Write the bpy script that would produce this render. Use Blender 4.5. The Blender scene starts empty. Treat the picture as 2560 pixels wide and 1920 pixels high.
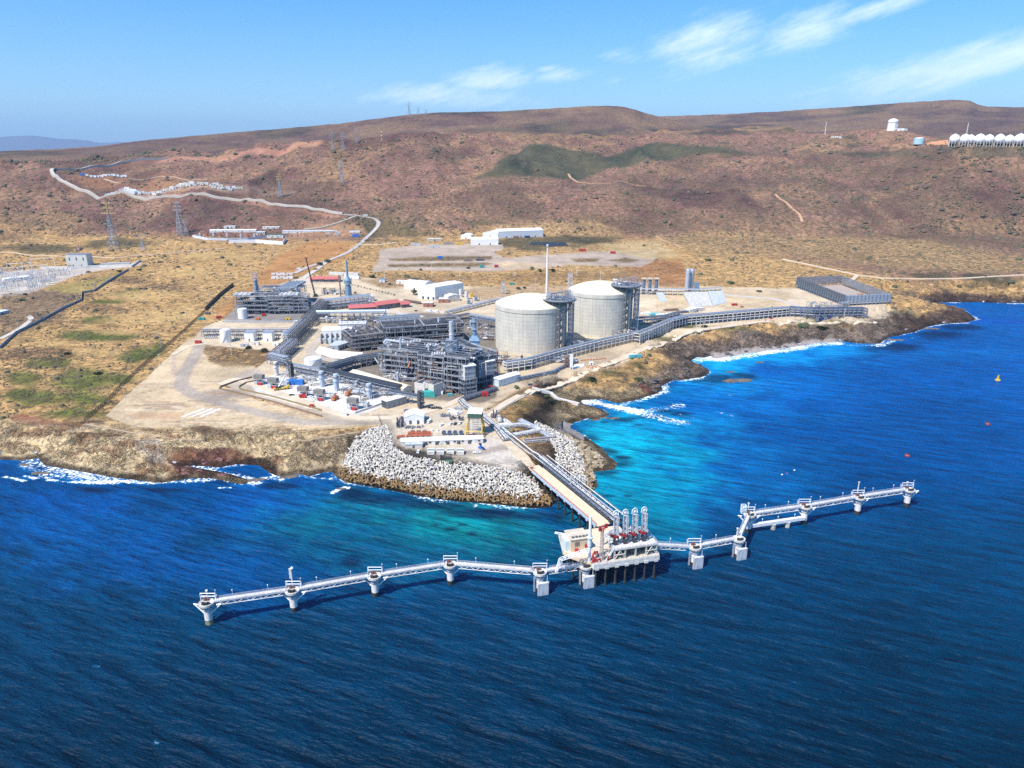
import bpy,math,random
import numpy as np
from mathutils import Vector,Matrix
R=math.radians
rnd=random.Random(11)
scene=bpy.context.scene
COL=scene.collection
# ------------------------------------------------------------------ camera model (photo pixels 2560 x 1920)
H=215.0;F=1775.0;CX=1280.0;CY=960.0;PITCH=R(17.95)
CP,SP=math.cos(PITCH),math.sin(PITCH)
def ray(u,v):
 dx=(u-CX)/F;dy=(CY-v)/F
 return dx,CP+dy*SP,-SP+dy*CP
def wz(u,v,z=0.0):
 d=ray(u,v);t=(z-H)/d[2]
 return Vector((d[0]*t,d[1]*t,z))
def wr(u,v,r):
 d=ray(u,v);t=r/math.hypot(d[0],d[1])
 return Vector((d[0]*t,d[1]*t,H+d[2]*t))
ZV=np.array([590,650,700,750,800,850,900,950,1000,1050,1100,1150,1200,1320.])
ZZ=np.array([42.,30,22,18,16,14.5,13,12,11,10,9,8.5,8,8.])
SKU=np.array([-700,0,300,600,850,1000,1200,1600,1700,1900,2000,2100,2230,2400,2560,3300.])
SKV=np.array([405,398,384,370,350,342,336,342,330,318,332,326,322,357,358,362.])
SKR=np.array([2500,2500,2500,2450,2300,2300,2400,2500,2600,2700,2600,2500,2450,2200,2200,2300.])
def ground_r(u,v):
 u=np.asarray(u,float);v=np.asarray(v,float)
 dx=(u-CX)/F;dy=(CY-v)/F
 hor=np.hypot(dx,CP+dy*SP);dz=-SP+dy*CP
 z=np.interp(np.maximum(v,590),ZV,ZZ)
 dyn=(CY-np.maximum(v,590))/F
 rn=(z-H)/(-SP+dyn*CP)*np.hypot(dx,CP+dyn*SP)
 vs=np.interp(u,SKU,SKV);rs=np.interp(u,SKU,SKR)
 s=np.clip((590-v)/(590-vs),0,1)
 s=0.62*s+0.38*s*s
 r=np.where(v>=590,rn,rn*(rs/rn)**s)
 return r,H+dz/hor*r
def W(u,v,dz=0.0):
 r,z=ground_r(u,v)
 p=wr(u,v,float(r));p.z+=dz
 return p
def depth(p):return p.y*CP+(H-p.z)*SP
def mpp(p):return depth(p)/F
def WH(u,v,h,zg=None):
 z=14.0 if zg is None else zg
 for _ in range(4):
  p=wz(u,v,z+h)
  if zg is not None:return p
  z=zground(p.x,p.y)
 return p
def project(p):
 y=p[1]*CP+(H-p[2])*SP;up=p[1]*SP-(H-p[2])*CP
 return CX+F*p[0]/y,CY-F*up/y
 # ------------------------------------------------------------------ noise
def _hash(ix,iy,seed):
 n=(ix.astype(np.int64)*374761393+iy.astype(np.int64)*668265263+seed*974634779)&0xffffffff
 n=((n^(n>>13))*1274126177)&0xffffffff
 return((n^(n>>16))&0xffff)/65535.0
def vnoise(x,y,seed=0):
 ix=np.floor(x);iy=np.floor(y);fx=x-ix;fy=y-iy
 fx=fx*fx*(3-2*fx);fy=fy*fy*(3-2*fy)
 a=_hash(ix,iy,seed);b=_hash(ix+1,iy,seed);c=_hash(ix,iy+1,seed);d=_hash(ix+1,iy+1,seed)
 return(a*(1-fx)+b*fx)*(1-fy)+(c*(1-fx)+d*fx)*fy
def fbm(x,y,octv=4,seed=0,gain=0.5):
 s=0;a=1;t=0
 for o in range(octv):
  s=s+a*vnoise(x*2**o+17.3*o,y*2**o-9.1*o,seed+o);t+=a;a*=gain
 return s/t
def sstep(a,b,x):
 t=np.clip((x-a)/(b-a),0,1);return t*t*(3-2*t)
def lin(c,k=1.0):
 return tuple(k*((x/255/12.92)if x<=10 else((x/255+0.055)/1.055)**2.4)for x in c)
def sdist(px,py,poly,closed=True):
 px=np.asarray(px,float);py=np.asarray(py,float)
 d2=np.full(px.shape,1e18);ins=np.zeros(px.shape,bool)
 n=len(poly)
 for i in range(n if closed else n-1):
  ax,ay=poly[i];bx,by=poly[(i+1)%n]
  ex,ey=bx-ax,by-ay;L=ex*ex+ey*ey+1e-9
  t=np.clip(((px-ax)*ex+(py-ay)*ey)/L,0,1)
  qx=px-ax-t*ex;qy=py-ay-t*ey
  d2=np.minimum(d2,qx*qx+qy*qy)
  if closed and ey!=0:
   c=(ay>py)!=(by>py)
   ins^=c&(px<ex*(py-ay)/ey+ax)
 d=np.sqrt(d2)
 return np.where(ins,d,-d)if closed else d
 # ------------------------------------------------------------------ coastline (photo pixels at sea level)
COAST=[(-900,1120),(-300,1132),(0,1145),(60,1147),(102,1142),(122,1160),(195,1173),(285,1189),(366,1199),(407,1203),(480,1193),(529,1192),
(610,1207),(618,1203),(570,1188),(508,1176),(447,1166),(468,1160),(549,1166),(590,1158),(651,1160),(683,1181),(712,1191),(744,1181),
(773,1187),(810,1177),(838,1176),(845,1187),(868,1203),(900,1208),(960,1219),(1050,1237),(1150,1251),(1250,1259),(1330,1267),(1372,1263),
(1384,1247),(1382,1228),(1400,1218),(1440,1229),(1472,1233),(1486,1213),(1478,1190),(1476,1176),(1502,1174),(1530,1170),(1536,1157),
(1514,1141),(1496,1119),(1469,1101),(1442,1083),(1420,1072),(1417,1067),(1428,1056),(1447,1049),(1469,1043),(1480,1046),(1491,1047),
(1517,1036),(1500,1024),(1480,1018),(1456,1012),(1444,1003),(1452,998),(1509,997),(1544,1006),(1578,1001),(1609,991),(1635,984),(1652,972),
(1645,964),(1665,957),(1674,950),(1707,948),(1745,943),(1769,933),(1765,922),(1740,910),(1722,902),(1737,891),(1758,893),(1775,889),(1793,895),
(1855,884),(1972,868),(2038,857),(2108,853),(2147,858),(2194,858),(2217,843),(2283,829),(2322,814),(2361,808),(2411,806),(2437,798),
(2415,781),(2392,769),(2341,763),(2306,757),(2361,755),(2439,755),(2516,757),(2560,757),(2800,762),(3300,770)]
_cw=[wz(a,b,0)for a,b in COAST]
COASTW=[(p.x,p.y)for p in _cw]+[(9000,_cw[-1].y),(9000,9000),(-9000,9000),(-9000,_cw[0].y)]
def shape_z(x,y,z):
 sd=sdist(x,y,COASTW)
 n1=fbm(x/14,y/14,4,3);n2=fbm(x/5,y/5,3,8)
 shore=np.where(sd>0,0.8+0.235*sd*(0.6+0.8*n1)+(n2-.4)*2.6*sstep(0,4,sd),0.8+0.35*sd)
 crag=((x<-128)|((x>150)&(y>560)))*sstep(1.5,9,sd)*(1-sstep(28,44,sd))*np.where(x>150,1.5,1.0)
 rg=1-2*np.abs(fbm(x/17+y/60,y/9,4,15,.55)-.5)
 shore=shore+crag*((rg-.78)*9+(np.floor(rg*9)/9-rg)*8)
 shore=np.where(sd>0,shore,np.maximum(shore,-4.5))
 out=np.where(sd<60,np.minimum(shore,z+crag*(rg-.7)*6),z)
 far=sstep(1450,2100,np.hypot(x,y))
 uu_=CX+F*x/np.maximum(1,y*CP+60)
 far=far*(1-sstep(1850,2050,np.hypot(x,y))*sstep(1950,2150,uu_))
 out=out+far*((fbm(x/260,y/260,4,21)-.5)*46-np.abs(fbm(x/150,y/240,4,71)-.5)*64+11+(fbm(x/50,y/50,3,31)-.5)*9)
 return out,sd
def zground(x,y):
 r=math.hypot(x,y)
 u0=CX+F*x/max(1,y*CP+200*SP)
 vs=np.linspace(1310,420,180)
 rr,zz=ground_r(np.full(180,u0),vs)
 return float(np.interp(r,rr,zz))
 # ------------------------------------------------------------------ mesh builder
class MB:
 def __init__(s):s.v=[];s.f=[];s.m=[];s.k=0
 def add(s,vs,fs):
  o=len(s.v);s.v.extend(vs)
  for f in fs:s.f.append(tuple(i+o for i in f));s.m.append(s.k)
  return s
 def mat(s,k):s.k=k;return s
 def box(s,c,d,rz=0.0,top=1.0):
  cx,cy,cz=c;a,b,h=d[0]/2,d[1]/2,d[2]/2
  ca,sa=math.cos(rz),math.sin(rz);vs=[]
  for z,k in((-h,1),(h,top)):
   for x,y in((-a,-b),(a,-b),(a,b),(-a,b)):
    x*=k;y*=k
    vs.append((cx+x*ca-y*sa,cy+x*sa+y*ca,cz+z))
  return s.add(vs,[(0,3,2,1),(4,5,6,7),(0,1,5,4),(1,2,6,5),(2,3,7,6),(3,0,4,7)])
 def bx(s,x0,x1,y0,y1,z0,z1):return s.box(((x0+x1)/2,(y0+y1)/2,(z0+z1)/2),(x1-x0,y1-y0,z1-z0))
 def tube(s,p,q,r,n=8,r2=None,caps=True):
  p=Vector(p);q=Vector(q);d=q-p
  if d.length<1e-6:return s
  d.normalize();a=d.orthogonal()if abs(d.z)<.99 else Vector((1,0,0));a=(a-d*a.dot(d)).normalized();b=d.cross(a)
  r2=r if r2 is None else r2;vs=[]
  for c,rr in((p,r),(q,r2)):
   for i in range(n):
    t=2*math.pi*(i+.5)/n;w=c+a*(rr*math.cos(t))+b*(rr*math.sin(t));vs.append((w.x,w.y,w.z))
  fs=[(i,(i+1)%n,n+(i+1)%n,n+i)for i in range(n)]
  if caps:fs+=[tuple(range(n-1,-1,-1)),tuple(range(n,2*n))]
  return s.add(vs,fs)
 def beam(s,p,q,w):return s.tube(p,q,w*.7071,4,caps=False)
 def pipe(s,pts,r,n=6):
  for i in range(len(pts)-1):s.tube(pts[i],pts[i+1],r,n)
  for p in pts[1:-1]:s.ball(p,r*1.02,6,4)
  return s
 def ball(s,c,r,n=10,m=6,sz=1.0):
  prof=[(max(.001,r*math.sin(math.pi*i/m)),-r*sz*math.cos(math.pi*i/m))for i in range(m+1)]
  return s.lathe(prof,n,c)
 def lathe(s,prof,n=16,c=(0,0,0),caps=True):
  vs=[];k=len(prof)
  for rr,z in prof:
   for i in range(n):
    t=2*math.pi*i/n;vs.append((c[0]+rr*math.cos(t),c[1]+rr*math.sin(t),c[2]+z))
  fs=[(j*n+i,j*n+(i+1)%n,(j+1)*n+(i+1)%n,(j+1)*n+i)for j in range(k-1)for i in range(n)]
  if caps:fs+=[tuple(range(n-1,-1,-1)),tuple(range((k-1)*n,k*n))]
  return s.add(vs,fs)
 def hcap(s,p,q,r,n=10):
  p=Vector(p);q=Vector(q);d=(q-p).normalized()
  s.tube(p,q,r,n,caps=False)
  s.tube(p,p-d*r*.35,r,n,r*.72,False).tube(p-d*r*.35,p-d*r*.5,r*.72,n,.05)
  s.tube(q,q+d*r*.35,r,n,r*.72,False).tube(q+d*r*.35,q+d*r*.5,r*.72,n,.05)
  return s
 def prism(s,pts,z0,z1):
  n=len(pts);vs=[(x,y,z0)for x,y in pts]+[(x,y,z1)for x,y in pts]
  return s.add(vs,[tuple(range(n-1,-1,-1)),tuple(range(n,2*n))]+[(i,(i+1)%n,n+(i+1)%n,n+i)for i in range(n)])
 def rail(s,pts,h=1.1,w=.07,step=3.0,mid=True):
  for i in range(len(pts)-1):
   a=Vector(pts[i]);b=Vector(pts[i+1]);L=(b-a).length;n=max(1,int(L/step))
   up=Vector((0,0,h))
   s.beam(a+up,b+up,w)
   if mid:s.beam(a+up*.5,b+up*.5,w*.8)
   for k in range(n+1):
    p=a.lerp(b,k/n);s.beam(p,p+up,w)
  return s
 def build(s,name,mats,parent=None,smooth=False,loc=None,rz=0.0):
  me=bpy.data.meshes.new(name);me.from_pydata(s.v,[],s.f);
  if not isinstance(mats,(list,tuple)):mats=[mats]
  for m in mats:me.materials.append(m)
  if len(mats)>1:me.polygons.foreach_set('material_index',s.m)
  if smooth:me.polygons.foreach_set('use_smooth',[len(f)<5 for f in s.f])
  me.update()
  o=bpy.data.objects.new(name,me);COL.objects.link(o)
  if parent:o.parent=parent
  if loc is not None:o.location=loc
  o.rotation_euler.z=rz
  return o
def tag(o,label=None,cat=None,group=None,kind=None):
 if label:o['label']=label
 if cat:o['category']=cat
 if group:o['group']=group
 if kind:o['kind']=kind
 return o
def thing(name,label,cat,loc,rz=0.0,group=None):
 o=bpy.data.objects.new(name,None);COL.objects.link(o);o.empty_display_size=.5
 o.location=loc;o.rotation_euler.z=rz
 return tag(o,label,cat,group)
def solo(mb,name,label,cat,mats,loc,rz=0.0,group=None,smooth=False):
 return tag(mb.build(name,mats,None,smooth,loc,rz),label,cat,group)
def copy_tree(o,parent=None):
 c=o.copy();COL.objects.link(c)
 if parent:c.parent=parent
 for ch in list(o.children):copy_tree(ch,c)
 return c
def along(a,b):
 return math.atan2(b.y-a.y,b.x-a.x),math.hypot(b.x-a.x,b.y-a.y)
 # ------------------------------------------------------------------ materials
def nodes(name):
 m=bpy.data.materials.new(name);m.use_nodes=True;nt=m.node_tree
 return m,nt,nt.nodes['Principled BSDF']
def N(nt,t,**kw):
 n=nt.nodes.new(t)
 for k,v in kw.items():
  if k in n.inputs.keys()if isinstance(k,str)else False:n.inputs[k].default_value=v
  else:setattr(n,k,v)
 return n
_mats={}
def M(name,c=None,rough=.6,metal=0.0,var=.22,scale=.35,streak=1.0,dirt=None,emit=0):
 if name in _mats:return _mats[name]
 m,nt,b=nodes(name)
 c=c or(.5,.5,.5)
 L=nt.links
 tc=N(nt,'ShaderNodeTexCoord');mp=N(nt,'ShaderNodeMapping');mp.inputs['Scale'].default_value=(1,1,streak)
 L.new(tc.outputs['Object'],mp.inputs[0])
 nz=N(nt,'ShaderNodeTexNoise');nz.inputs['Scale'].default_value=scale;nz.inputs['Detail'].default_value=8;nz.inputs['Roughness'].default_value=.65
 L.new(mp.outputs[0],nz.inputs['Vector'])
 cr=N(nt,'ShaderNodeValToRGB');e=cr.color_ramp.elements
 d=dirt or tuple(x*(1-1.6*var)for x in c)
 e[0].position=.3;e[0].color=(*d,1);e[1].position=.62;e[1].color=(*c,1)
 L.new(nz.outputs[0],cr.inputs[0]);L.new(cr.outputs[0],b.inputs['Base Color'])
 b.inputs['Roughness'].default_value=rough;b.inputs['Metallic'].default_value=metal
 _mats[name]=m
 return m
STEEL=M('steel_blue_grey',(.205,.235,.285),.55)
STEELD=M('steel_dark',(.10,.11,.13),.6)
STEELL=M('steel_light',(.52,.55,.58),.5)
WHITE=M('white_paint',(.80,.80,.78),.5,var=.12)
WHITED=M('white_weathered',(.74,.73,.69),.6,var=.28,dirt=(.42,.38,.32))
GALV=M('galvanised',(.42,.46,.50),.4,.35)
SILVER=M('silver_cladding',(.72,.74,.76),.32,.45,var=.15)
RUST=M('rust_pipe',(.20,.12,.085),.8)
BROWN=M('brown_steel',(.26,.19,.15),.75)
TAN=M('tan_concrete',(.60,.52,.40),.85)
CONC=M('pale_concrete',(.62,.59,.53),.85,var=.2)
DARK=M('dark_grey',(.045,.05,.055),.6)
BLACK=M('black_rubber',(.02,.02,.022),.7)
BLUEST=M('blue_grey_stack',(.20,.29,.38),.5)
RED=M('red_paint',(.50,.035,.035),.45)
ORANGE=M('orange_paint',(.62,.21,.06),.5)
YELLOW=M('yellow_paint',(.70,.46,.05),.5)
BLUE=M('blue_paint',(.03,.20,.62),.45)
NAVY=M('navy_paint',(.02,.05,.16),.5)
GREEN=M('green_tarp',(.04,.13,.07),.7)
TEAL=M('teal_tarp',(.03,.34,.30),.6)
CYAN=M('cyan_sheet',(.13,.48,.52),.6)
CREAM=M('cream_roof',(.72,.62,.44),.7,var=.1,scale=.1)
REDROOF=M('red_roof',(.50,.13,.12),.7,var=.12)
BRICK=M('brick_red',(.36,.16,.11),.85)
GLASS=M('dark_glass',(.03,.045,.06),.12)
PALEBLUE=M('pale_blue_wall',(.60,.70,.74),.55,var=.08)
ASPH=M('asphalt',(.27,.25,.24),.9,var=.15,scale=.08)
ROADSAND=M('sandy_road',(.60,.49,.35),.95,var=.15,scale=.06)
TRACK=M('dirt_track',(.52,.38,.25),.95,var=.15,scale=.05)
GUANO=M('marine_pile',(.025,.026,.03),.65,dirt=(.06,.05,.035),scale=.6)
GRATE=M('deck_grating',(.035,.038,.045),.8)
FENDER=M('fender_panel',(.62,.64,.66),.6,var=.35,dirt=(.30,.31,.32),scale=.5,streak=.25)
MESHF=M('chain_link',(.16,.13,.10),.8)
# ================================================================== ground sheet
def sheet(name,X,Y,Z,mats):
 nr,nc=X.shape
 me=bpy.data.meshes.new(name)
 co=np.stack([X,Y,Z],-1).reshape(-1,3).astype(np.float32)
 i=np.arange(nr-1)[:,None]*nc+np.arange(nc-1)[None,:]
 q=np.stack([i,i+1,i+nc+1,i+nc],-1).reshape(-1,4)
 me.vertices.add(len(co));me.vertices.foreach_set('co',co.ravel())
 me.loops.add(q.size);me.loops.foreach_set('vertex_index',q.ravel().astype(np.int32))
 me.polygons.add(len(q));me.polygons.foreach_set('loop_start',np.arange(0,q.size,4,dtype=np.int32))
 me.polygons.foreach_set('use_smooth',np.ones(len(q),bool))
 me.update();me.validate()
 me.materials.append(mats)
 o=bpy.data.objects.new(name,me);COL.objects.link(o)
 return o
def attr_col(me,name,arr):
 a=me.attributes.new(name,'FLOAT_COLOR','POINT')
 a.data.foreach_set('color',np.concatenate([arr,np.ones((len(arr),1))],1).astype(np.float32).ravel())
def attr_f(me,name,arr):
 a=me.attributes.new(name,'FLOAT','POINT');a.data.foreach_set('value',np.asarray(arr,np.float32).ravel())
ug=np.concatenate([np.arange(-620,-40,14),np.arange(-40,2600,3.4),np.arange(2600,3200,14)])
vg=np.concatenate([np.arange(1300,1020,-2.6),np.arange(1020,590,-3.0),np.arange(590,400,-3.2)])
UU,VV=np.meshgrid(ug,vg)
sk=np.interp(ug,SKU,SKV)
# above v = 400 the rows close up on the skyline of the near hills, then roll over behind it
kk=np.linspace(0,1,34)[1:]
top=400+(sk[None,:]-400)*kk[:,None]
left=sk>396
UU=np.vstack([UU,np.repeat(ug[None,:],len(kk),0)]);VV=np.vstack([VV,top])
VV=np.maximum(VV,sk[None,:]+np.linspace(.0,.0,VV.shape[0])[:,None])
RR,GZ=ground_r(UU,VV)
# keep the distances growing along every column
for k in range(1,RR.shape[0]):RR[k]=np.maximum(RR[k],RR[k-1]+.05)
dxy=np.stack([(UU-CX)/F,CP+(CY-VV)/F*SP]);hh=np.hypot(dxy[0],dxy[1])
GX=dxy[0]/hh*RR;GY=dxy[1]/hh*RR
GZ2,GSD=shape_z(GX.ravel(),GY.ravel(),GZ.ravel());GZ2=GZ2 .reshape(GX.shape);GSD=GSD.reshape(GX.shape)
for s_,dr,dz in((1,1.04,-8),(2,1.12,-60),(3,1.3,-160)):
 GX=np.vstack([GX,GX[-1:]*dr]);GY=np.vstack([GY,GY[-1:]*dr]);GZ2=np.vstack([GZ2,np.maximum(GZ2[-1:]+dz,-4)])
 UU=np.vstack([UU,UU[-1:]]);VV=np.vstack([VV,VV[-1:]]);GSD=np.vstack([GSD,GSD[-1:]])
 # ---------- land cover: soil and scrub colours, plus painted shade under plant and armour
u=UU.ravel();v=VV.ravel();gx=GX.ravel();gy=GY.ravel();sd=GSD.ravel()
wn=fbm(gx/40,gy/40,5,41,.6)-.5;wn2=fbm(gx/40+50,gy/40+9,5,47,.6)-.5
KA=.66
C=np.tile(np.array(lin((164,122,106),KA)),(len(u),1));SC=np.full(len(u),.55);RK=np.zeros(len(u))
def paint(poly,col,soft=5,amt=1.0,warp=10,scrub=None,rock=None,k=KA):
 xs=[p[0]for p in poly];ys=[p[1]for p in poly];g=soft+warp+2
 ix=np.nonzero((u>min(xs)-g)&(u<max(xs)+g)&(v>min(ys)-g)&(v<max(ys)+g))[0]
 if not len(ix):return
 d=sdist(u[ix]+wn[ix]*warp*2.6,v[ix]+wn2[ix]*warp*1.3,poly)
 m=sstep(-soft,soft,d)*amt
 C[ix]+=m[:,None]*(np.array(lin(col,k))-C[ix])
 if scrub is not None:SC[ix]+=m*(scrub-SC[ix])
 if rock is not None:RK[ix]+=m*(rock-RK[ix])
def blob(cx,cy,a,b,col,amt=1.0,soft=.5,scrub=None,k=KA):
 ix=np.nonzero((abs(u-cx)<a*2)&(abs(v-cy)<b*2))[0]
 if not len(ix):return
 d=np.hypot((u[ix]-cx)/a,(v[ix]-cy)/b)+wn[ix]*1.6+wn2[ix]*.5
 m=(1-sstep(1-soft,1+soft*.4,d))*amt
 C[ix]+=m[:,None]*(np.array(lin(col,k))-C[ix])
 if scrub is not None:SC[ix]+=m*(scrub-SC[ix])
def stroke(pts,w,col,amt=1.0,soft=2.0,k=KA,scrub=0.05):
 P=[W(a,b)for a,b in pts];poly=[(p.x,p.y)for p in P]
 xs=[p[0]for p in poly];ys=[p[1]for p in poly]
 ix=np.nonzero((gx>min(xs)-w)&(gx<max(xs)+w)&(gy>min(ys)-w)&(gy<max(ys)+w))[0]
 if not len(ix):return
 d=sdist(gx[ix],gy[ix],poly,False)+wn[ix]*2
 m=(1-sstep(w/2-soft,w/2+soft,d))*amt
 C[ix]+=m[:,None]*(np.array(lin(col,k))-C[ix]);SC[ix]+=m*(scrub-SC[ix])
 # hills: warm and cool bands
for cx,cy,a,b,col,am in((300,560,420,40,(108,80,76),.6),(650,520,300,30,(104,78,76),.6),(1150,520,260,40,(128,98,84),.6),
(1700,470,420,50,(112,90,82),.6),(2250,500,420,70,(106,86,76),.7),(2300,420,420,30,(100,82,74),.6),(1000,380,260,30,(138,104,90),.7),
(800,430,220,26,(112,78,76),.7),(1450,370,220,22,(140,108,92),.6),(1950,380,240,24,(134,106,90),.6),(150,470,240,40,(126,92,84),.6),
(1800,560,500,30,(140,116,88),.6),(2350,610,340,36,(120,100,80),.7),(1500,560,260,26,(134,108,86),.6),(950,560,120,40,(108,98,76),.7)):
 blob(cx,cy,a,b,col,am,.7)
paint([(-700,560),(0,560),(240,590),(420,590),(560,600),(900,600),(1240,570),(1700,600),(2300,700),(3200,690),(3200,1300),(-700,1300)],(222,178,116),14,1,20,.5)
paint([(1250,560),(1500,552),(1560,580),(1480,640),(1250,625)],(206,168,116),10,.8,14,.45)
paint([(1640,590),(1800,575),(2000,590),(2240,600),(2560,640),(2900,660),(2900,690),(2300,680),(2000,640),(1750,640)],(204,168,116),10,.8,16,.6)
# pale dry slopes under the tower line and beside the cuts
for pg in([(815,340),(850,338),(862,372),(846,392),(874,430),(850,470),(780,478),(800,430),(825,395)],[(0,540),(140,520),(240,560),(60,600),(0,600)],
[(160,300),(420,296),(420,300),(160,310)],[(1130,330),(1420,330),(1560,345),(1300,352)],[(2300,560),(2480,545),(2560,560),(2560,580),(2380,585)]):
 paint(pg,(168,134,98),6,.75,8,.5)
 # road cuttings in pale pink soil
paint([(245,428),(330,406),(440,398),(520,390),(640,374),(800,358),(812,362),(700,380),(560,396),(440,406),(300,424)],(196,142,116),2,.95,4,.15)
paint([(330,492),(440,498),(560,505),(690,512),(720,522),(860,540),(840,544),(690,526),(470,506),(360,500)],(190,138,112),2,.9,4,.15)
paint([(180,446),(400,436),(470,448),(560,470),(400,478),(240,476)],(176,128,92),5,.8,8,.3)
paint([(165,490),(240,478),(560,476),(740,480),(730,492),(420,494)],(200,172,150),3,.7,4,.1)
# dark green valley slopes
GR=(58,76,58)
paint([(1126,470),(1217,437),(1284,392),(1352,354),(1400,368),(1450,372),(1520,388),(1640,366),(1740,372),(1900,392),(1740,400),(1600,406),(1500,420),(1450,446),(1420,448),(1300,446),(1200,452)],GR,5,.92,10,.35)
paint([(1648,345),(1700,330),(1770,318),(1990,326),(1990,334),(1800,342),(1720,346)],(66,72,62),4,.9,5,.3)
paint([(2000,374),(2200,378),(2380,362),(2560,362),(2900,370),(2900,400),(2560,392),(2360,398),(2160,392)],(74,78,66),6,.85,8,.5)
paint([(2060,345),(2120,338),(2160,352),(2140,366),(2060,360)],(72,76,68),4,.8,6)
for cx,cy,a,b in((960,575,110,26),(1330,610,150,18),(1450,600,110,14),(1200,560,60,10),(90,620,130,14),(300,610,120,8),(2460,700,90,12),(2330,690,70,8),(1850,400,60,8),(2430,690,60,10)):
 blob(cx,cy,a,b,(88,86,60),.85,.5,.6)
paint([(-20,682),(60,676),(190,668),(250,664),(350,655),(350,664),(250,676),(190,690),(60,738),(-20,744)],(206,198,188),2,.9,3,.05)
# the field left of the plant, with green scrub
for cx,cy,a,b in((215,838,60,12),(285,843,60,12),(240,798,50,9),(320,733,44,8),(270,755,60,8),(330,725,26,7),(90,1000,70,26),(360,885,60,22),(220,950,90,30),(300,945,40,16),
(180,1035,100,18),(60,945,50,18),(400,870,24,18),(120,905,60,14),(45,985,34,13),(330,900,46,12),(230,1000,80,20)):
 blob(cx,cy,a,b,(92,114,44),.9,.6,.5)
for cx,cy,a,b in((150,740,100,12),(120,800,70,22),(260,770,70,14),(420,720,60,12),(80,880,100,20),(300,700,70,9)):
 blob(cx,cy,a,b,(150,116,88),.7,.6,.7)
for cx,cy,a,b in((430,790,110,22),(370,740,90,16),(480,680,90,14),(300,830,60,8),(560,640,120,12),(120,860,60,9),(350,800,90,14),(250,880,70,10)):
 blob(cx,cy,a,b,(214,178,116),.8,.6,.25)
paint([(110,720),(260,690),(330,672),(250,720),(180,740)],(166,150,84),4,.8,6,.3)
paint([(0,735),(110,725),(190,740),(160,790),(60,830),(0,850)],(142,122,104),6,.7,10,.6)
paint([(690,640),(770,606),(880,604),(880,640),(820,660),(740,690),(640,744),(560,790),(540,780),(620,720)],(196,140,86),6,.85,10,.2)
paint([(380,930),(440,900),(520,860),(560,790),(590,745),(600,760),(570,800),(500,880),(420,940),(300,1040),(250,1060)],(178,128,74),5,.7,8,.3)
# red soil near the cliff
paint([(40,1036),(70,1038),(190,1064),(180,1074),(90,1068),(30,1050)],(150,72,66),3,.8,6,.2)
paint([(220,1066),(330,1068),(560,1086),(800,1092),(990,1060),(990,1072),(800,1110),(560,1106),(380,1098),(240,1084)],(176,126,72),4,.9,6,.3)
# sandy pads
SAND=(226,202,164)
paint([(262,1040),(320,985),(430,885),(470,848),(520,838),(560,858),(540,900),(640,915),(620,940),(552,965),(640,1000),(810,1045),(940,1035),(1010,1040),(960,1062),(860,1072),(700,1078),(480,1072),(330,1068)],SAND,1.5,.95,3,.04)
paint([(490,862),(540,850),(720,862),(700,910),(640,915),(560,915),(520,905)],(172,134,92),5,.8,8,.6)
for cx,cy,a,b,cc in((560,985,70,14,(186,172,158)),(640,985,60,10,(176,164,152)),(420,960,90,10,(230,206,172)),(380,1040,80,8,(214,176,140)),(600,945,50,8,(214,190,158)),(720,1068,100,5,(206,168,132))):
 blob(cx,cy,a,b,cc,.8)
for k in range(70):
 cx=rnd.uniform(290,780);cy=rnd.uniform(950,1065)
 stroke([(cx,cy),(cx+rnd.uniform(40,120),cy+rnd.uniform(-8,6))],rnd.uniform(1,2.5),rnd.choice([(248,230,200),(176,150,120),(200,156,112),(166,150,136)]),.75,1.0)
stroke([(500,862),(480,900),(458,935),(452,965),(490,990),(560,1010),(660,1035),(760,1056),(1000,1052)],13,(190,176,160),.9,1.2)
stroke([(440,880),(432,910),(440,940)],5,(198,180,158),.7,2)
# plant ground
paint([(556,800),(590,770),(620,735),(760,690),(860,690),(1010,700),(1180,716),(1420,716),(1560,700),(1700,715),(1980,720),(2250,765),(2200,792),(2020,806),(1900,800),(1660,845),(1480,900),(1390,940),(1250,1000),(1216,1040),(1120,1060),(1000,1060),(860,1050),(640,985),(560,955),(640,920),(700,880),(560,868),(500,862),(480,850),(510,815)],(228,208,176),1.5,.95,3,.03)
paint([(560,795),(600,760),(640,745),(820,745),(830,800),(740,806),(560,800)],(150,146,144),3,.9,3,.0)
paint([(880,800),(1060,780),(1240,800),(1250,930),(1240,1010),(1060,1000),(860,960),(790,900)],(112,106,100),4,.85,5,.02)  # darker ground painted in as shade beneath the process structures
paint([(625,955),(700,935),(800,930),(1000,972),(1005,1000),(880,1045),(640,985)],(244,238,228),2,.95,2,.0)
paint([(560,960),(600,930),(640,920),(660,930),(620,950),(640,985),(860,1045),(840,1052),(600,985)],(204,188,168),2,.9,2,.02)
paint([(1380,920),(1480,880),(1640,835),(1700,838),(1580,880),(1520,905),(1440,940),(1330,980)],(214,192,160),2,.95,3,.03)
paint([(1130,1040),(1250,990),(1400,930),(1530,905),(1560,880),(1575,905),(1480,940),(1400,960),(1290,1012),(1216,1045)],(226,204,170),2,.9,3,.04)
paint([(1640,700),(1720,712),(1980,730),(1960,770),(1760,770),(1640,770)],(218,192,150),3,.7,5,.15)
paint([(1560,640),(1700,650),(1740,720),(1560,712)],(190,132,86),6,.8,8,.35)
paint([(1140,725),(1240,715),(1420,712),(1420,740),(1240,760)],(196,158,112),5,.7,6,.3)
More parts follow.
